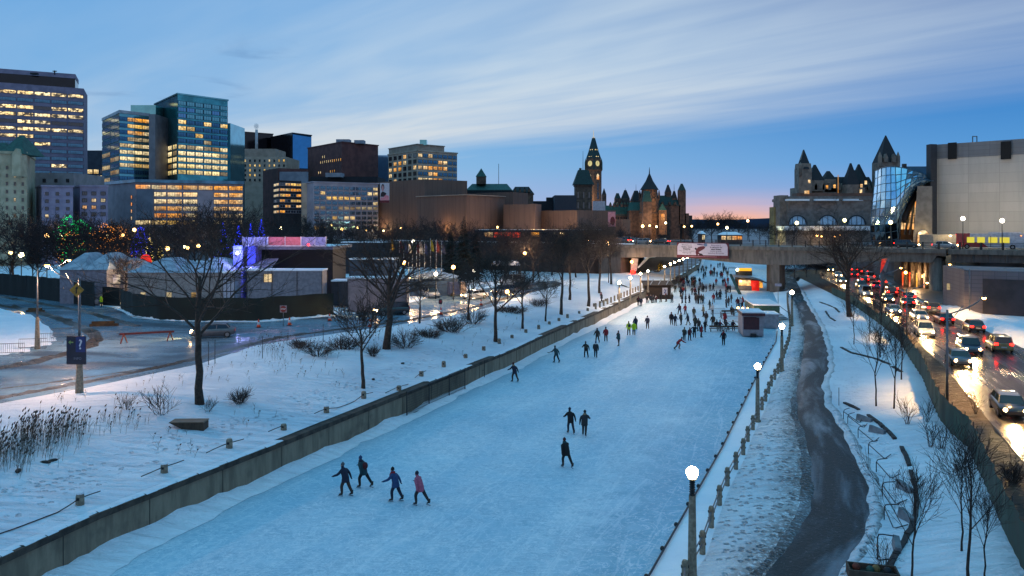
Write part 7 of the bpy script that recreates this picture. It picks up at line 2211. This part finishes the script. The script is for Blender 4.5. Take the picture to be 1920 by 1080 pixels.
# dark kerb stones edging the planting bed
def edging(label, px, w=.24, h=.2):
    P = [S(a, c) for a, c in px]
    r = thing('stone_edging', label, 'edging', P[0])
    mb = MB()
    for a, c in zip(P, P[1:]):
        n = max(1, int((c - a).length / .9))
        for i in range(n):
            p, q = a.lerp(c, i / n), a.lerp(c, (i + .94) / n)
            if nz(p.x, p.y, .9) > .28: continue
            k = .07 * nz(p.x, p.y, 2)
            mb.bar(p - r.location + Vector((k, 0, h / 2 - .05)), q - r.location + Vector((-k, 0, h / 2 - .05 + k)), w, h)
    mb.build('kerb_stone', M('edging_stone', '2f2a2a', '1f1c1d', rough=.8, bump=.4), r)
edging('dark stone edging curving round the snowy bed beside the hoop racks', [(1583, 757), (1600, 764), (1621, 776)])
edging('long dark stone edging sweeping from the hoop racks down to the planter box', [(1628, 780), (1648, 795), (1667, 812), (1685, 832), (1700, 858), (1708, 885), (1716, 915), (1719, 945), (1716, 970), (1708, 995), (1694, 1020), (1678, 1045), (1664, 1072), (1655, 1100)])
edging('dark stone edging near the twin saplings higher on the lawn', [(1577, 652), (1596, 662), (1622, 668), (1644, 674), (1664, 682), (1690, 698)], .3, .16)
edging('dark stone edging below the big forked tree', [(1548, 584), (1556, 596), (1566, 602)], .26, .16)
edging('dark stone blocks in the snow at the top of the lawn', [(1535, 566), (1552, 572), (1566, 578), (1574, 586)], .3, .16)
hoop = None
for i, (x, y, a) in enumerate([(1598, 791, 40), (1606, 800, 35), (1626, 826, 30), (1646, 857, 25), (1660, 893, 15), (1671, 940, 8), (1671, 985, -5), (1650, 1045, -25)]):
    p = S(x, y)
    lb = 'bent steel bicycle hoop in the snow beside the path, %s from the far end' % ORD[i]
    if hoop is None:
        hoop = thing('bicycle_hoop', lb, 'bike rack', p, R(a), 'bicycle hoops beside the path')
        MB().tube([(-.1, .62, -.2), (-.1, .62, .62), (-.05, .58, .78), (.1, .5, .84), (.55, .5, .84)], .028, 6).build('hoop', M('hoop_steel', '3d4148', '2c2f36', rough=.35, metal=.8), hoop)
        MB().tube([(-.1, .62, .66), (-.1, -.5, .1), (-.02, -.6, .1), (.6, -.45, .22)], .028, 6).build('hoop', M('hoop_steel', '3d4148'), hoop)
    else: dup(hoop, lb, p, R(a), 'bicycle hoops beside the path')
for i, (x, y, a) in enumerate([(1620, 790, 30), (1644, 812, 25), (1695, 920, 6), (1698, 975, 0), (1680, 1030, -20)]):
    o = MB().box(-.13, .13, -.6, .6, -.1, .38).build('stone_block', M('block_grey', '7d8186', '63676c', rough=.9, bump=.3)) if i == 0 else link('stone_block', sb0.data)
    if i == 0: sb0 = o
    o.location = S(x, y); o.rotation_euler = (R(6), R(8), R(a))
    tag(o, 'narrow grey stone slab set in the snowy bed, %s from the far end' % ORD[i], 'stone', 'stone slabs in the bed')
p = S(1636, 1088)
pb = thing('planter_box', 'low timber planter box holding scraps of colour at the near end of the bed', 'planter', p, R(-15))
m_ = MB(); m_.box(-.95, .95, -.45, -.38, 0, .5); m_.box(-.95, .95, .38, .45, 0, .5); m_.box(-.95, -.88, -.38, .38, 0, .5); m_.box(.88, .95, -.38, .38, 0, .5); m_.build('box', tim2, pb)
MB().box(-.88, .88, -.38, .38, 0, .3).build('soil', M('soil', '2a211c'), pb)
for i, (x, y, c_) in enumerate(((-.6, .1, '6b2a1a'), (-.1, -.05, '1c4a42'), (.15, .1, '8a6a3a'), (.55, 0, '22262c'))):
    MB().ball((x, y, .42), .17, 7, 5, sz=1.1).build('plant_scrap', M('scrap%d' % i, c_), pb)
# marker stake and trail signs beside the path
for i, (x, y, h, lb) in enumerate([(1573, 762, 1.5, 'thin blue-grey marker stake at the edge of the path by the stone edging'), (1462, 520, 2.4, 'small stake by the foot of the pier')]):
    o = MB().tube([(0, 0, -.2), (0, 0, h)], .03, 5).build('marker_stake', M('stake', '55687a')); o.location = S(x, y); tag(o, lb, 'stake')
p = S(1459, 575)
ps = thing('path_sign', 'pole with a small pale sign plate near the bridge pier', 'sign', p)
MB().tube([(0, 0, -.2), (0, 0, 4.6)], .05, 6).build('pole', steel, ps)
MB().box(-.6, .6, -.08, -.05, 3.7, 4.2).build('plate', M('plate_pale', 'b0a4ac'), ps)
st_ = thing('stair_flight', 'dark metal stair with handrails going down beside the green-roofed kiosk', 'stairs', G(1475, 600, .3))
m_ = MB()
for k in range(8): m_.box(-1.2 - .12 * k, .3 - .12 * k, k * .55, k * .55 + .5, .1 + k * .16, .2 + k * .16)
m_.build('tread', iron, st_)
m_ = MB()
for x in (-1.3, .4): m_.tube([(x, -.2, 1.0), (x - .9, 4.6, 2.4)], .05, 5); m_.bar((x, 0, 0), (x, 0, 1.05), .07, .07); m_.bar((x - .8, 4.4, .8), (x - .8, 4.4, 2.3), .07, .07)
m_.build('handrail', steel, st_)
# gate and mesh panels hung on the canal wall
gp = thing('wall_gate', 'black wire-mesh gate panels standing on the ice against the canal wall', 'gate', (canal_wl(66), 66, 0))
m_ = MB()
for y in (62, 65.5, 69, 72): m_.bar((canal_wl(y) + .35 - gp.location.x, y - 66, 0), (canal_wl(y) + .35 - gp.location.x, y - 66, 2.05), .08, .08)
for z in (.1, 1.95): m_.bar((canal_wl(62) + .35 - gp.location.x, -4, z), (canal_wl(72) + .35 - gp.location.x, 6, z), .06, .06)
m_.build('frame', iron, gp)
m_ = MB()
for k in range(60):
    y = 62 + 10 * k / 60; x = canal_wl(y) + .35 - gp.location.x
    m_.bar((x, y - 66, .1), (x, y - 66, 1.95), .018, .018)
for k in range(10): m_.bar((canal_wl(62) + .35 - gp.location.x, -4, .1 + k * .2), (canal_wl(72) + .35 - gp.location.x, 6, .1 + k * .2), .018, .018)
m_.build('mesh_panel', iron, gp)
m_ = MB()
m_.box(1.1, 1.8, 7, 9, .5, 1.5); m_.build('crate', tim, gp)
m_ = MB(); m_.tube([(3.4, 9.6, 0), (3.4, 9.6, 2.0), (4.3, 10.6, 2.0), (4.3, 10.6, 0), (3.4, 9.6, 0)], .04, 5); m_.bar((3.4, 9.6, 1), (4.3, 10.6, 1), .03, .03); m_.build('open_leaf', iron, gp)
# culvert head in the snow
p = S(352, 806)
cu = thing('culvert_head', 'brown timber-faced drain box half buried in the snowy bank', 'drain', p, R(2))
m_ = MB(); m_.add([(-1.1, 0, .42), (.95, 0, .42), (.95, 0, -.35), (-.1, 0, -.1), (-1.1, .9, .42), (.95, .9, .42), (.95, .9, -.35), (-.1, .9, -.1)], [(3, 2, 1, 0), (4, 5, 6, 7), (0, 1, 5, 4), (1, 2, 6, 5), (2, 3, 7, 6), (3, 0, 4, 7)]); m_.build('box', M('culvert', '4a3c30', '382d25', rough=.9, scale=2, stretch=(4, 4, 1)), cu)
MB().add([(-1.15, -.05, .425), (1., -.05, .425), (1., .95, .425), (-1.15, .95, .425), (-1.1, -.05, .48), (.95, -.05, .48), (.95, .9, .48), (-1.1, .9, .48)], [(4, 5, 6, 7), (0, 1, 5, 4), (1, 2, 6, 5), (2, 3, 7, 6), (3, 0, 4, 7)]).build('rim', M('culvert_rim', '6a5a4a'), cu)
for i, (x, y) in enumerate([(85, 868), (98, 865), (34, 884), (872, 668), (755, 682), (700, 712), (1028, 640), (937, 668)]):
    o = shrub_clod = MB().ball((0, 0, .05), .2 if i > 2 else .24, 7, 5, sz=.5).build('earth_clod', M('clod', '2a2420', bump=.5)) if i == 0 else link('earth_clod', cl0.data)
    if i == 0: cl0 = o
    o.location = S(x, y); o.scale = (1.3 if i < 3 else .9, .6, .8); o.rotation_euler = (0, 0, i)
    tag(o, 'dark clod showing through the snowy bank, %s from the left' % ORD[[1, 2, 0, 5, 4, 3, 7, 6][i]], 'clod', 'clods in the snow')
# ---------------------------------------------------------------- event ground beyond the icy road
tentw = M('tent_white', '7a7d8a', '666976', rough=.7); tentsn = M('tent_roof', '9aa8b4', '76838f', rough=.7, scale=.8)
def tent(label, x0, x1, yb, yw, yr, Y, depth, wallm, roofs=1, name='tent', z0=2.6):
    p, q = V3(x0, yb, Y), V3(x1, yb, Y)
    r = thing(name, label, 'tent', ((p.x + q.x) / 2, Y, z0))
    w = q.x - p.x; hw_ = CAMH - (yw - HZ) / F * Y - z0; hr_ = CAMH - (yr - HZ) / F * Y - z0
    MB().box(-w / 2, w / 2, 0, depth, -.1, hw_).build('wall', wallm, r)
    for k in range(roofs):
        a, c = lerp(-w / 2, w / 2, k / roofs), lerp(-w / 2, w / 2, (k + 1) / roofs)
        MB().hip(a, c, 0, depth, hw_ + .003, hr_, .05 * w, depth * .12, over=.25).build('roof', tentsn, r)
    return r, w, hw_
r, w, h = tent('white marquee with snow-covered peaked roofs behind the dark fence', 112, 200, 532, 506, 476, 124, 12, tentw, 2)
r, w, h = tent('low white annex tent between the marquee and the lit tent', 200, 245, 528, 508, 486, 128, 10, tentw)
r, w, h = tent('long pale tent wall lit warmly by floodlights beside the big bare tree', 240, 420, 556, 511, 487, 117, 14, M('tent_grey', '8a8784', '787572'), 2)
for x in (-4.8, -1.0, 2.6): MB().box(x - .35, x + .35, -.05, -.01, .9, 2.4).build('window', lit_d, r)
r2 = r
d_ = thing('red_dome', 'glowing red inflatable dome behind the white tents', 'dome', V3(273, 489, 140))
MB().lathe([(1.0, -2), (.95, 0), (.85, .5), (.6, .9), (.25, 1.1), (.02, 1.15)], 14).build('shell', M('dome_red', '8a0f0a', '700c08', emit='ff2a10', es=.9), d_)
r3, w, h = flatpanel('purple_screen', 'small glowing purple screen at the gap in the dark fence', 207, 225, 515, 532, 126, litmat('screen_purple', '8a6aff', 1., 1.2), 'screen')
fab = M('screen_black', '0f1716', '0a100f', rough=.85, scale=.6, stretch=(1, 1, .3)); fabg = M('screen_blackgreen', '10201c', '0b1614', rough=.85, scale=.5)
def screen_wall(label, px, h, mat, name='screened_fence'):
    P = [G(a, c, 2.62) for a, c in px]
    r = thing(name, label, 'fence', P[0])
    mb = MB(); k = 0
    Q = []
    for a, c in zip(P, P[1:]):
        n = max(1, int((c - a).length / 1.))
        Q += [a.lerp(c, i / n) for i in range(n)]
    Q.append(P[-1])
    for i, q in enumerate(Q):
        for z in (-.1, h * .5, h):
            mb.v.append(tuple(q - r.location + Vector((.0, .06 * math.sin(i * 1.9) * z, z + (.05 * math.sin(i * 1.3) if z == h else 0)))))
    for i in range(len(Q) - 1):
        for j in range(2): mb.f.append((i * 3 + j, (i + 1) * 3 + j, (i + 1) * 3 + j + 1, i * 3 + j + 1)); mb.m.append(0); mb.s.append(True)
    mb.build('screen', mat, r)
    for i in range(0, len(Q), 3):
        p = q_ = Q[i] - r.location
        MB().tube([p + Vector((0, .1, -.1)), p + Vector((0, .1, h + .1))], .04, 5).build('post', iron, r)
    return r
screen_wall('dark screened fence along the side street before the marquee', [(-70, 545), (0, 552), (90, 563), (176, 575)], 3.7, fab)
screen_wall('long dark green-black screened fence curving round the lit tent and the stage', [(226, 580), (250, 592), (300, 600), (380, 603), (480, 603), (560, 596), (625, 591)], 3.0, fabg)
screen_wall('black gate screen set back at the fence gap beside the steward', [(192, 571), (225, 573)], 2.7, fab, 'gate_screen')
rd = thing('round_sign', 'small white wheel-shaped sign leaning by the steward at the fence gap', 'sign', G(181, 572, 2.64))
MB().box(-.5, .3, .1, .9, 0, 1.3).build('crate', M('crate_grey', '6a6e76'), rd); MB().tube([(0, -.1, .55), (0, 0, .55)], .35, 14).build('disc', M('disc_white', 'b9bcc2'), rd)
# stage
b = Bld('event_stage', 'open stage with a dark back wall, snowy roof and printed banners along its top', 530, 128, 2.6, 'stage')
b.front(482, 624, 128, 468, 10, M('stage_black', '0d0e12', '0a0b0e'), 'back_wall')
b.front(470, 624, 124, 462, 15, M('stage_roof', '4a5260'), 'roof', pb=468, roof=snow)
pur = M('fabric_lilac', '8d93b8', '7a80a8', rough=.7); redp = M('fabric_red', 'a8606a', '985058', rough=.7)
for x0, x1, mt in ((455, 477, pur), (478, 502, pur), (503, 534, redp), (535, 564, redp), (565, 590, pur), (591, 611, pur)): b.front(x0, x1, 124.5, 444.5, .3, mt, 'banner', pb=460)
tr = MB(); z0_, z1_ = b.zt(461, 124.4), b.zt(443.5, 124.4)
for x in (455, 477.5, 502.5, 534.5, 564.5, 590.5, 611): p = b.w(x, 124.3); tr.bar((p.x, p.y, z0_), (p.x, p.y, z1_), .12, .12)
p, q = b.w(450, 124.3), b.w(612, 124.3); tr.bar((p.x, p.y, z0_), (q.x, q.y, z0_), .14, .14); tr.build('truss', M('truss', 'a9adb8', rough=.4, metal=.5), b.r)
bluef = M('fabric_blue', '7f8cd0', '6a76c0', rough=.7)
b.front(437, 455, 123, 461, 3, bluef, 'side_tower'); b.front(464, 479, 123, 461, 3, M('fabric_deepblue', '3a46b0', '2c368e'), 'side_tower')
b.front(455, 464, 123.5, 470, 2.5, darkw, 'doorway', pb=500)
P = [b.w(440, 120), b.w(505, 120)]
zA, zB = b.zt(508, 120), b.zt(487, 120)
MB().add([(P[0].x, P[0].y, zA), (P[1].x, P[1].y, zA), (P[1].x, P[1].y + 5, zB), (P[0].x + 3.4, P[0].y + 5, zB)], [(0, 1, 2, 3)]).build('canopy', M('canopy_grey', '5c6474', '4e5666'), b.r)
for x, y, c_, e in ((446, 470, (.35, .35, 1), 700), (470, 500, (.3, .3, 1), 500), (520, 440, (.9, .55, .8), 260), (545, 440, (1, .5, .6), 260), (480, 440, (.6, .5, 1), 260), (590, 440, (.7, .5, 1), 200)):
    p = V3(x, y, 121.5); glowlight(b.r, p - b.o, e, c_, .3)
MB().ball(V3(578, 459, 124) - b.o, .2, 8, 5).build('red_lamp', glow('lamp_red', 'ff3030', 6), b.r)
MB().ball(V3(445, 475, 122.5) - b.o, .22, 8, 5).build('work_lamp', globe_w, b.r)
def container(label, x0, x1, yb, yt, Y, mat, depth=2.6, win=None, name='site_cabin'):
    p, q = V3(x0, yb, Y), V3(x1, yb, Y)
    r = thing(name, label, 'cabin', ((p.x + q.x) / 2, Y, 2.6))
    w = q.x - p.x; h = CAMH - (yt - HZ) / F * Y - 2.6
    MB().box(-w / 2, w / 2, 0, depth, .15, h).build('wall', mat, r)
    MB().box(-w / 2 - .1, w / 2 + .1, -.1, depth + .1, h + .003, h + .22).build('roof_snow', snow, r)
    if win:
        a = (win[0] - (x0 + x1) / 2) / F * Y
        o = MB().box(a - win[1] / 2, a + win[1] / 2, -.05, -.01, h - 1.6, h - .45).build('window', lit_b, r)
        m_ = MB()
        for x in (a - win[1] / 2, a, a + win[1] / 2): m_.box(x - .05, x + .05, -.09, -.055, h - 1.65, h - .4)
        m_.build('frame', frame_d, o)
    for k in range(4): MB().bar((-w / 2 + k * w / 3, -.05, .15), (-w / 2 + k * w / 3, -.05, h), .08, .08).build('frame_post', frame_d, r)
    return r
container('pale site cabin with one warm lit window in front of the stage', 463, 604, 552, 508, 116, M('cabin_grey', '74767f', '60636c'), 3, (503, 1.3))
container('small white cabin at the corner of the lit tent', 418, 440, 548, 512, 115, M('cabin_white', 'a5a9b4', '959aa6'))
container('white shipping container beside the stout bare tree', 652, 762, 577, 523, 111, M('container_white', '857a7e', '6e666a', scale=.8), 3, name='shipping_container')
container('low dark container between the stage and the white container', 622, 660, 560, 528, 120, M('container_dark', '30343c', '26292f'), 3, name='shipping_container')
container('long low snow-roofed shelter behind the flagpoles', 640, 730, 470, 455, 200, M('shelter_dark', '262b33'), 4, name='shelter')
container('snow-covered stall roof between the stage and the flagpoles', 655, 740, 515, 487, 150, M('stall_blue', '3a4a5c', '303e4e'), 4, name='market_stall')
tent('deep blue tent beside the flagpoles', 768, 852, 540, 523, 510, 138, 8, M('tent_blue', '1d3f63', '173352'), 1)
tb = thing('tarpaulin_trailer', 'trailer under a blue and silver tarpaulin beside the blue tent', 'trailer', G(858, 556, 2.64), R(15))
m_ = MB(); m_.hip(-1.5, .5, 0, 3.2, .35, 2.4, .85, 1.5); m_.build('cover', M('tarp_blue', '1f2f55', '182544'), tb)
m_ = MB(); m_.hip(.5, 1.6, -.05, 3.1, .35, 2.4, .45, 1.4); m_.build('tarpaulin', M('tarp_silver', 'a08a78', '6c5c50', rough=.35, scale=3, bump=.8, bscale=3), tb)
for s_ in (-1, 1): MB().tube([(s_ * .9, -.1, .33), (s_ * .9, .15, .33)], .33, 12).build('wheel', rubber, tb)
# flags
FC = ['c8a628', '8c1c20', '24408a', 'c9ccd2', '1f6b3a', '8c1c20', 'c9ccd2', '24408a', 'b8b020', '8c1c20', '2a3a6a']
for i, x in enumerate([733, 749, 757, 766, 773, 781, 787, 796, 807, 818, 828]):
    p = V3(x, 545, 138 + (i % 3) * 1.5); p.z = 2.6
    zt = CAMH - ((447 + (i % 4) * 2) - HZ) / F * p.y - 2.6
    fl = thing('flagpole', 'white flagpole with a limp %s flag, %s from the left of the row' % (['yellow', 'red', 'blue', 'white', 'green', 'red', 'white', 'blue', 'yellow', 'red', 'navy'][i], ORD[i]), 'flagpole', p, 0, 'flagpoles by the blue tent')
    MB().tube([(0, 0, -.1), (0, 0, zt)], [.075, .05], 6).build('pole', M('pole_white', 'a3a6ac', rough=.4), fl)
    m_ = MB(); n = 7
    for k in range(n + 1):
        t = k / n
        for j in range(4):
            m_.v.append((.06 + (.22 + .75 * t * (1 - .45 * t)) * j / 3, .12 * math.sin(j * 2.2 + k), zt - .15 - 2.0 * t - .25 * j / 3))
    for k in range(n):
        for j in range(3): m_.f.append((k * 4 + j, k * 4 + j + 1, (k + 1) * 4 + j + 1, (k + 1) * 4 + j)); m_.m.append(0); m_.s.append(True)
    m_.build('flag', M('flag_' + FC[i], tuple(x * .4 for x in hexc(FC[i])[:3]), rough=.8), fl)
# roadside bits
orange = M('cone_orange', 'c8401a', 'b03414', rough=.5); cwhite = M('cone_white', 'c9c9c9')
cone = None
for i, (x, y, lb) in enumerate([(485, 614, 'orange traffic cone at the end of the screened fence, first from the left'), (543, 610, 'orange traffic cone just past the stop sign'), (618, 602, 'orange traffic cone near the yellow hydrant'), (694, 613, 'orange traffic cone behind the stout bare tree'), (827, 590, 'orange traffic cone under the small no-entry style sign'), (902, 573, 'orange traffic cone farthest along the icy road')]):
    p = G(x, y, 2.64)
    if cone is None:
        cone = thing('traffic_cone', lb, 'cone', p, 0, 'orange traffic cones')
        MB().lathe([(.24, .05), (.20, .35)], 10).build('cone_body', orange, cone); MB().lathe([(.20, .35), (.13, .65)], 10).build('band', cwhite, cone); MB().lathe([(.13, .65), (.05, 1.0)], 10).build('cone_tip', orange, cone); MB().box(-.3, .3, -.3, .3, 0, .05).build('base', iron, cone)
    else: dup(cone, lb, p, 0, 'orange traffic cones')
p = G(276, 641, 2.64)
sh = thing('sawhorse_barrier', 'red plank sawhorse barrier standing on the icy road', 'barrier', p, R(24))
MB().box(-2.6, 2.6, -.05, .05, .85, 1.05).build('plank', M('plank_red', '6e2018', '551810', rough=.7), sh)
for s_ in (-1, 1):
    for q in (-1, 1): MB().bar((s_ * 2.2 + q * .3, q * .35, 0), (s_ * 2.2, 0, .95), .09, .09).build('leg', M('plank_red', '6e2018'), sh)
for i, (x, y, a, L, lb) in enumerate([(196, 611, 14, 3.2, 'stack of brown timber baulks lying on the icy road by the barriers'), (68, 585, -6, 2.6, 'stack of brown timber baulks on the snow island behind the street lamp')]):
    r = thing('timber_baulks', lb, 'timber', G(x, y, 2.64), R(a))
    for k, (yy_, z) in enumerate(((-.18, .15), (.18, .15), (0, .44))):
        m_ = MB().box(-L / 2 + .1 * k, L / 2 - .25 * k, yy_ - .17, yy_ + .17, z - .15, z + .14); m_.build('baulk', M('baulk', '5e4528', '402e1c', rough=.9, scale=2), r)
p = S(531, 650)
ss = thing('stop_sign', 'red octagonal stop sign on a pole at the edge of the icy road', 'sign', G(531, 612, 2.64))
MB().tube([(0, .05, -.2), (0, .05, 2.5)], .04, 6).build('pole', steel, ss)
oc = [(.38 * math.cos(PI / 8 + k * PI / 4), .38 * math.sin(PI / 8 + k * PI / 4)) for k in range(8)]
MB().add([(x, 0, 2.1 + z) for x, z in oc] + [(x, .04, 2.1 + z) for x, z in oc], [tuple(reversed(range(8)))[::-1], tuple(reversed(range(8, 16)))] + [(k, 8 + k, 8 + (k + 1) % 8, (k + 1) % 8) for k in range(8)]).build('plate', M('stop_red', '7d1a1a', rough=.4), ss)
text(ss, 'STOP', .26, (0, -.012, 2.01), cwhite, bold=.008)
MB().box(-.42, .42, .045, .06, 1.68, 2.52).build('backing', M('sign_back', '8a7f86'), ss)
hy = thing('fire_hydrant', 'yellow fire hydrant on the snow before the screened fence', 'hydrant', G(589, 592, 2.64))
MB().lathe([(.16, 0), (.13, .1), (.13, .6), (.17, .62), (.14, .78), (.04, .85)], 10).build('barrel', M('hydrant_yellow', 'a8901c', '8e7a16', rough=.5), hy); MB().tube([(-.24, 0, .5), (.24, 0, .5)], .07, 8).build('outlet', M('hydrant_yellow', 'a8901c'), hy)
p = G(826, 588, 2.64)
sg2 = thing('road_sign', 'small dark sign with a round red mark on a short pole above a cone', 'sign', p)
MB().tube([(0, .05, 0), (0, .05, 1.9)], .035, 5).build('pole', steel, sg2); MB().box(-.25, .25, 0, .04, 1.3, 1.95).build('plate', M('sign_dark', '1c1c22'), sg2); MB().lathe([(.17, 0), (.17, .01)], 14, (0, 0, 0)).build('mark', M('mark_red', '9a2030'), sg2)
k_ = kids(sg2)[-1]; k_.rotation_euler = (R(90), 0, 0); k_.location = (0, -.005, 1.65)
for i, (x, y, h) in enumerate([(391, 684, 2.), (403, 682, 2.1), (365, 600, 2.8), (492, 672, 2.), (606, 640, 1.8), (704, 625, 2.2), (853, 600, 2.4), (786, 607, 2.)]):
    o = MB().tube([(0, 0, -.2), (0, 0, h)], .035, 5).build('sign_stake', iron); o.location = S(x, y)
    tag(o, 'thin dark stake beside the icy road, %s from the left' % ORD[sorted([391, 403, 365, 492, 606, 704, 853, 786]).index(x)], 'stake', 'dark stakes beside the icy road')
# question-mark board on the concrete lamp post
p = S(149, 737)
qb = thing('information_sign', 'dark blue information board with a white question mark on the lamp post', 'sign', (p.x - .02, p.y - .42, p.z + 2.15), R(-4))
MB().box(-.72, .72, 0, .08, 0, 2.05).build('board', M('board_navy', '0e1730', '0a1124', rough=.5), qb)
MB().box(-.02, .70, -.012, 0, .9, 2.0).build('field', M('board_blue', '152a66', '12245a', rough=.5), qb)
text(qb, '?', 1.0, (.34, -.03, 1.12), M('sign_white', 'c9ccd4'), bold=.015)
patch(qb, 'arrow', 1.44, 2.05, [(.10, .78), (.22, .86), (.22, .80), (.36, .80), (.36, .76), (.22, .76), (.22, .70)], M('arrow_green', '7f9a5a'), -.012)
text(qb, 'INFO', .26, (.12, -.012, .35), M('sign_dim', '6a7286'))
ar = thing('curve_sign', 'yellow curve-warning sign at the top of the lamp post', 'sign', (p.x - .1, p.y - .2, p.z + 7.5), R(10))
MB().add([(0, 0, -.5), (.5, 0, 0), (0, 0, .5), (-.5, 0, 0), (0, .04, -.5), (.5, .04, 0), (0, .04, .5), (-.5, .04, 0)], [(0, 1, 2, 3), (7, 6, 5, 4), (0, 4, 5, 1), (1, 5, 6, 2), (2, 6, 7, 3), (3, 7, 4, 0)]).build('plate', M('sign_yellow_p', 'a87a1c', '96691a', rough=.5), ar)
patch(ar, 'mark', 1, 1, [(.44, -.25), (.52, -.25), (.52, .05), (.62, .15), (.52, .28), (.40, .12), (.44, .05)], inkd, -.012)
# round blue-white sign post on the snow by the busy road, and sign on the pale pole
p = S(1839, 583)
bs_ = thing('banner_post', 'blue and white rounded sign on a post in the snow across the road', 'sign', p)
MB().tube([(0, 0, -.3), (0, 0, 1.6)], .05, 6).build('pole', steel, bs_)
MB().ball((0, 0, 2.2), .55, 12, 8).build('sign_face', M('sign_globe', '6f9cc0', 'b9c4d0', rough=.4, scale=2), bs_); MB().ball((0, 0, 3.0), .32, 10, 6).build('sign_top', M('sign_sky', '3f7fb0', rough=.4), bs_)
p = S(1912, 585)
cs = thing('camera_sign', 'square plate with a ring symbol on the pale blue pole', 'sign', (p.x - .1, p.y - .3, p.z + 3.0))
MB().box(-.35, .35, 0, .05, 0, .8).build('plate', M('plate_lilac', '9a93a8'), cs)
m_ = MB()
for k in range(16):
    a0, a1 = 2 * PI * k / 16, 2 * PI * (k + 1) / 16
    m_.bar((.22 * math.cos(a0), -.02, .4 + .22 * math.sin(a0)), (.22 * math.cos(a1), -.02, .4 + .22 * math.sin(a1)), .07, .02)
m_.build('ring', inkd, cs)
# steam from the stack
st = bpy.data.materials.new('steam'); st.use_nodes = True
nt_ = st.node_tree; nt_.nodes.clear()
o_ = nt_.nodes.new('ShaderNodeOutputMaterial'); v_ = nt_.nodes.new('ShaderNodeVolumePrincipled'); v_.inputs['Color'].default_value = (.75, .8, .85, 1); v_.inputs['Density'].default_value = .35
nt_.links.new(v_.outputs[0], o_.inputs['Volume'])
p = V3(480.5, 241, 420)
m_ = MB(); m_.ball((0, 0, .8), 1.1, 10, 6); 
so_ = m_.build('steam', st); so_.location = p; tag(so_, kind='stuff'); so_.scale = (1.3, 1, 1.5)
# vaulted pale canopies under the upper street
for i, (x0, x1) in enumerate(((921, 946), (949, 976))):
    p, q = V3(x0, 498, 172), V3(x1, 498, 172); w = q.x - p.x
    r = thing('vaulted_canopy', 'pale vaulted canopy in the dark below the upper street, %s of two' % ORD[i], 'canopy', ((p.x + q.x) / 2, 172, 2.5))
    h = p.z - 2.5; n = 8; mb = MB()
    for k in range(n + 1):
        a = PI * k / n
        mb.v += [(-w / 2 * math.cos(a), 0, h + .9 * math.sin(a)), (-w / 2 * math.cos(a), 5, h + .9 * math.sin(a))]
    for k in range(n): mb.f.append((k * 2, k * 2 + 1, k * 2 + 3, k * 2 + 2)); mb.m.append(0); mb.s.append(True)
    mb.f.append(tuple(2 * k for k in range(n + 1))); mb.m.append(0); mb.s.append(False)
    mb.build('vault', M('canopy_pale', 'b4b8c0', 'a4a8b2', rough=.6), r)
    for s_ in (-1, 1): MB().bar((s_ * w * .48, .1, 0), (s_ * w * .48, .1, h), .14, .14).build('post', iron, r)
    glowlight(r, (0, -3, h + 1.2), 160, (.9, .85, 1), .3)  # bare light added in front to brighten the pale vault
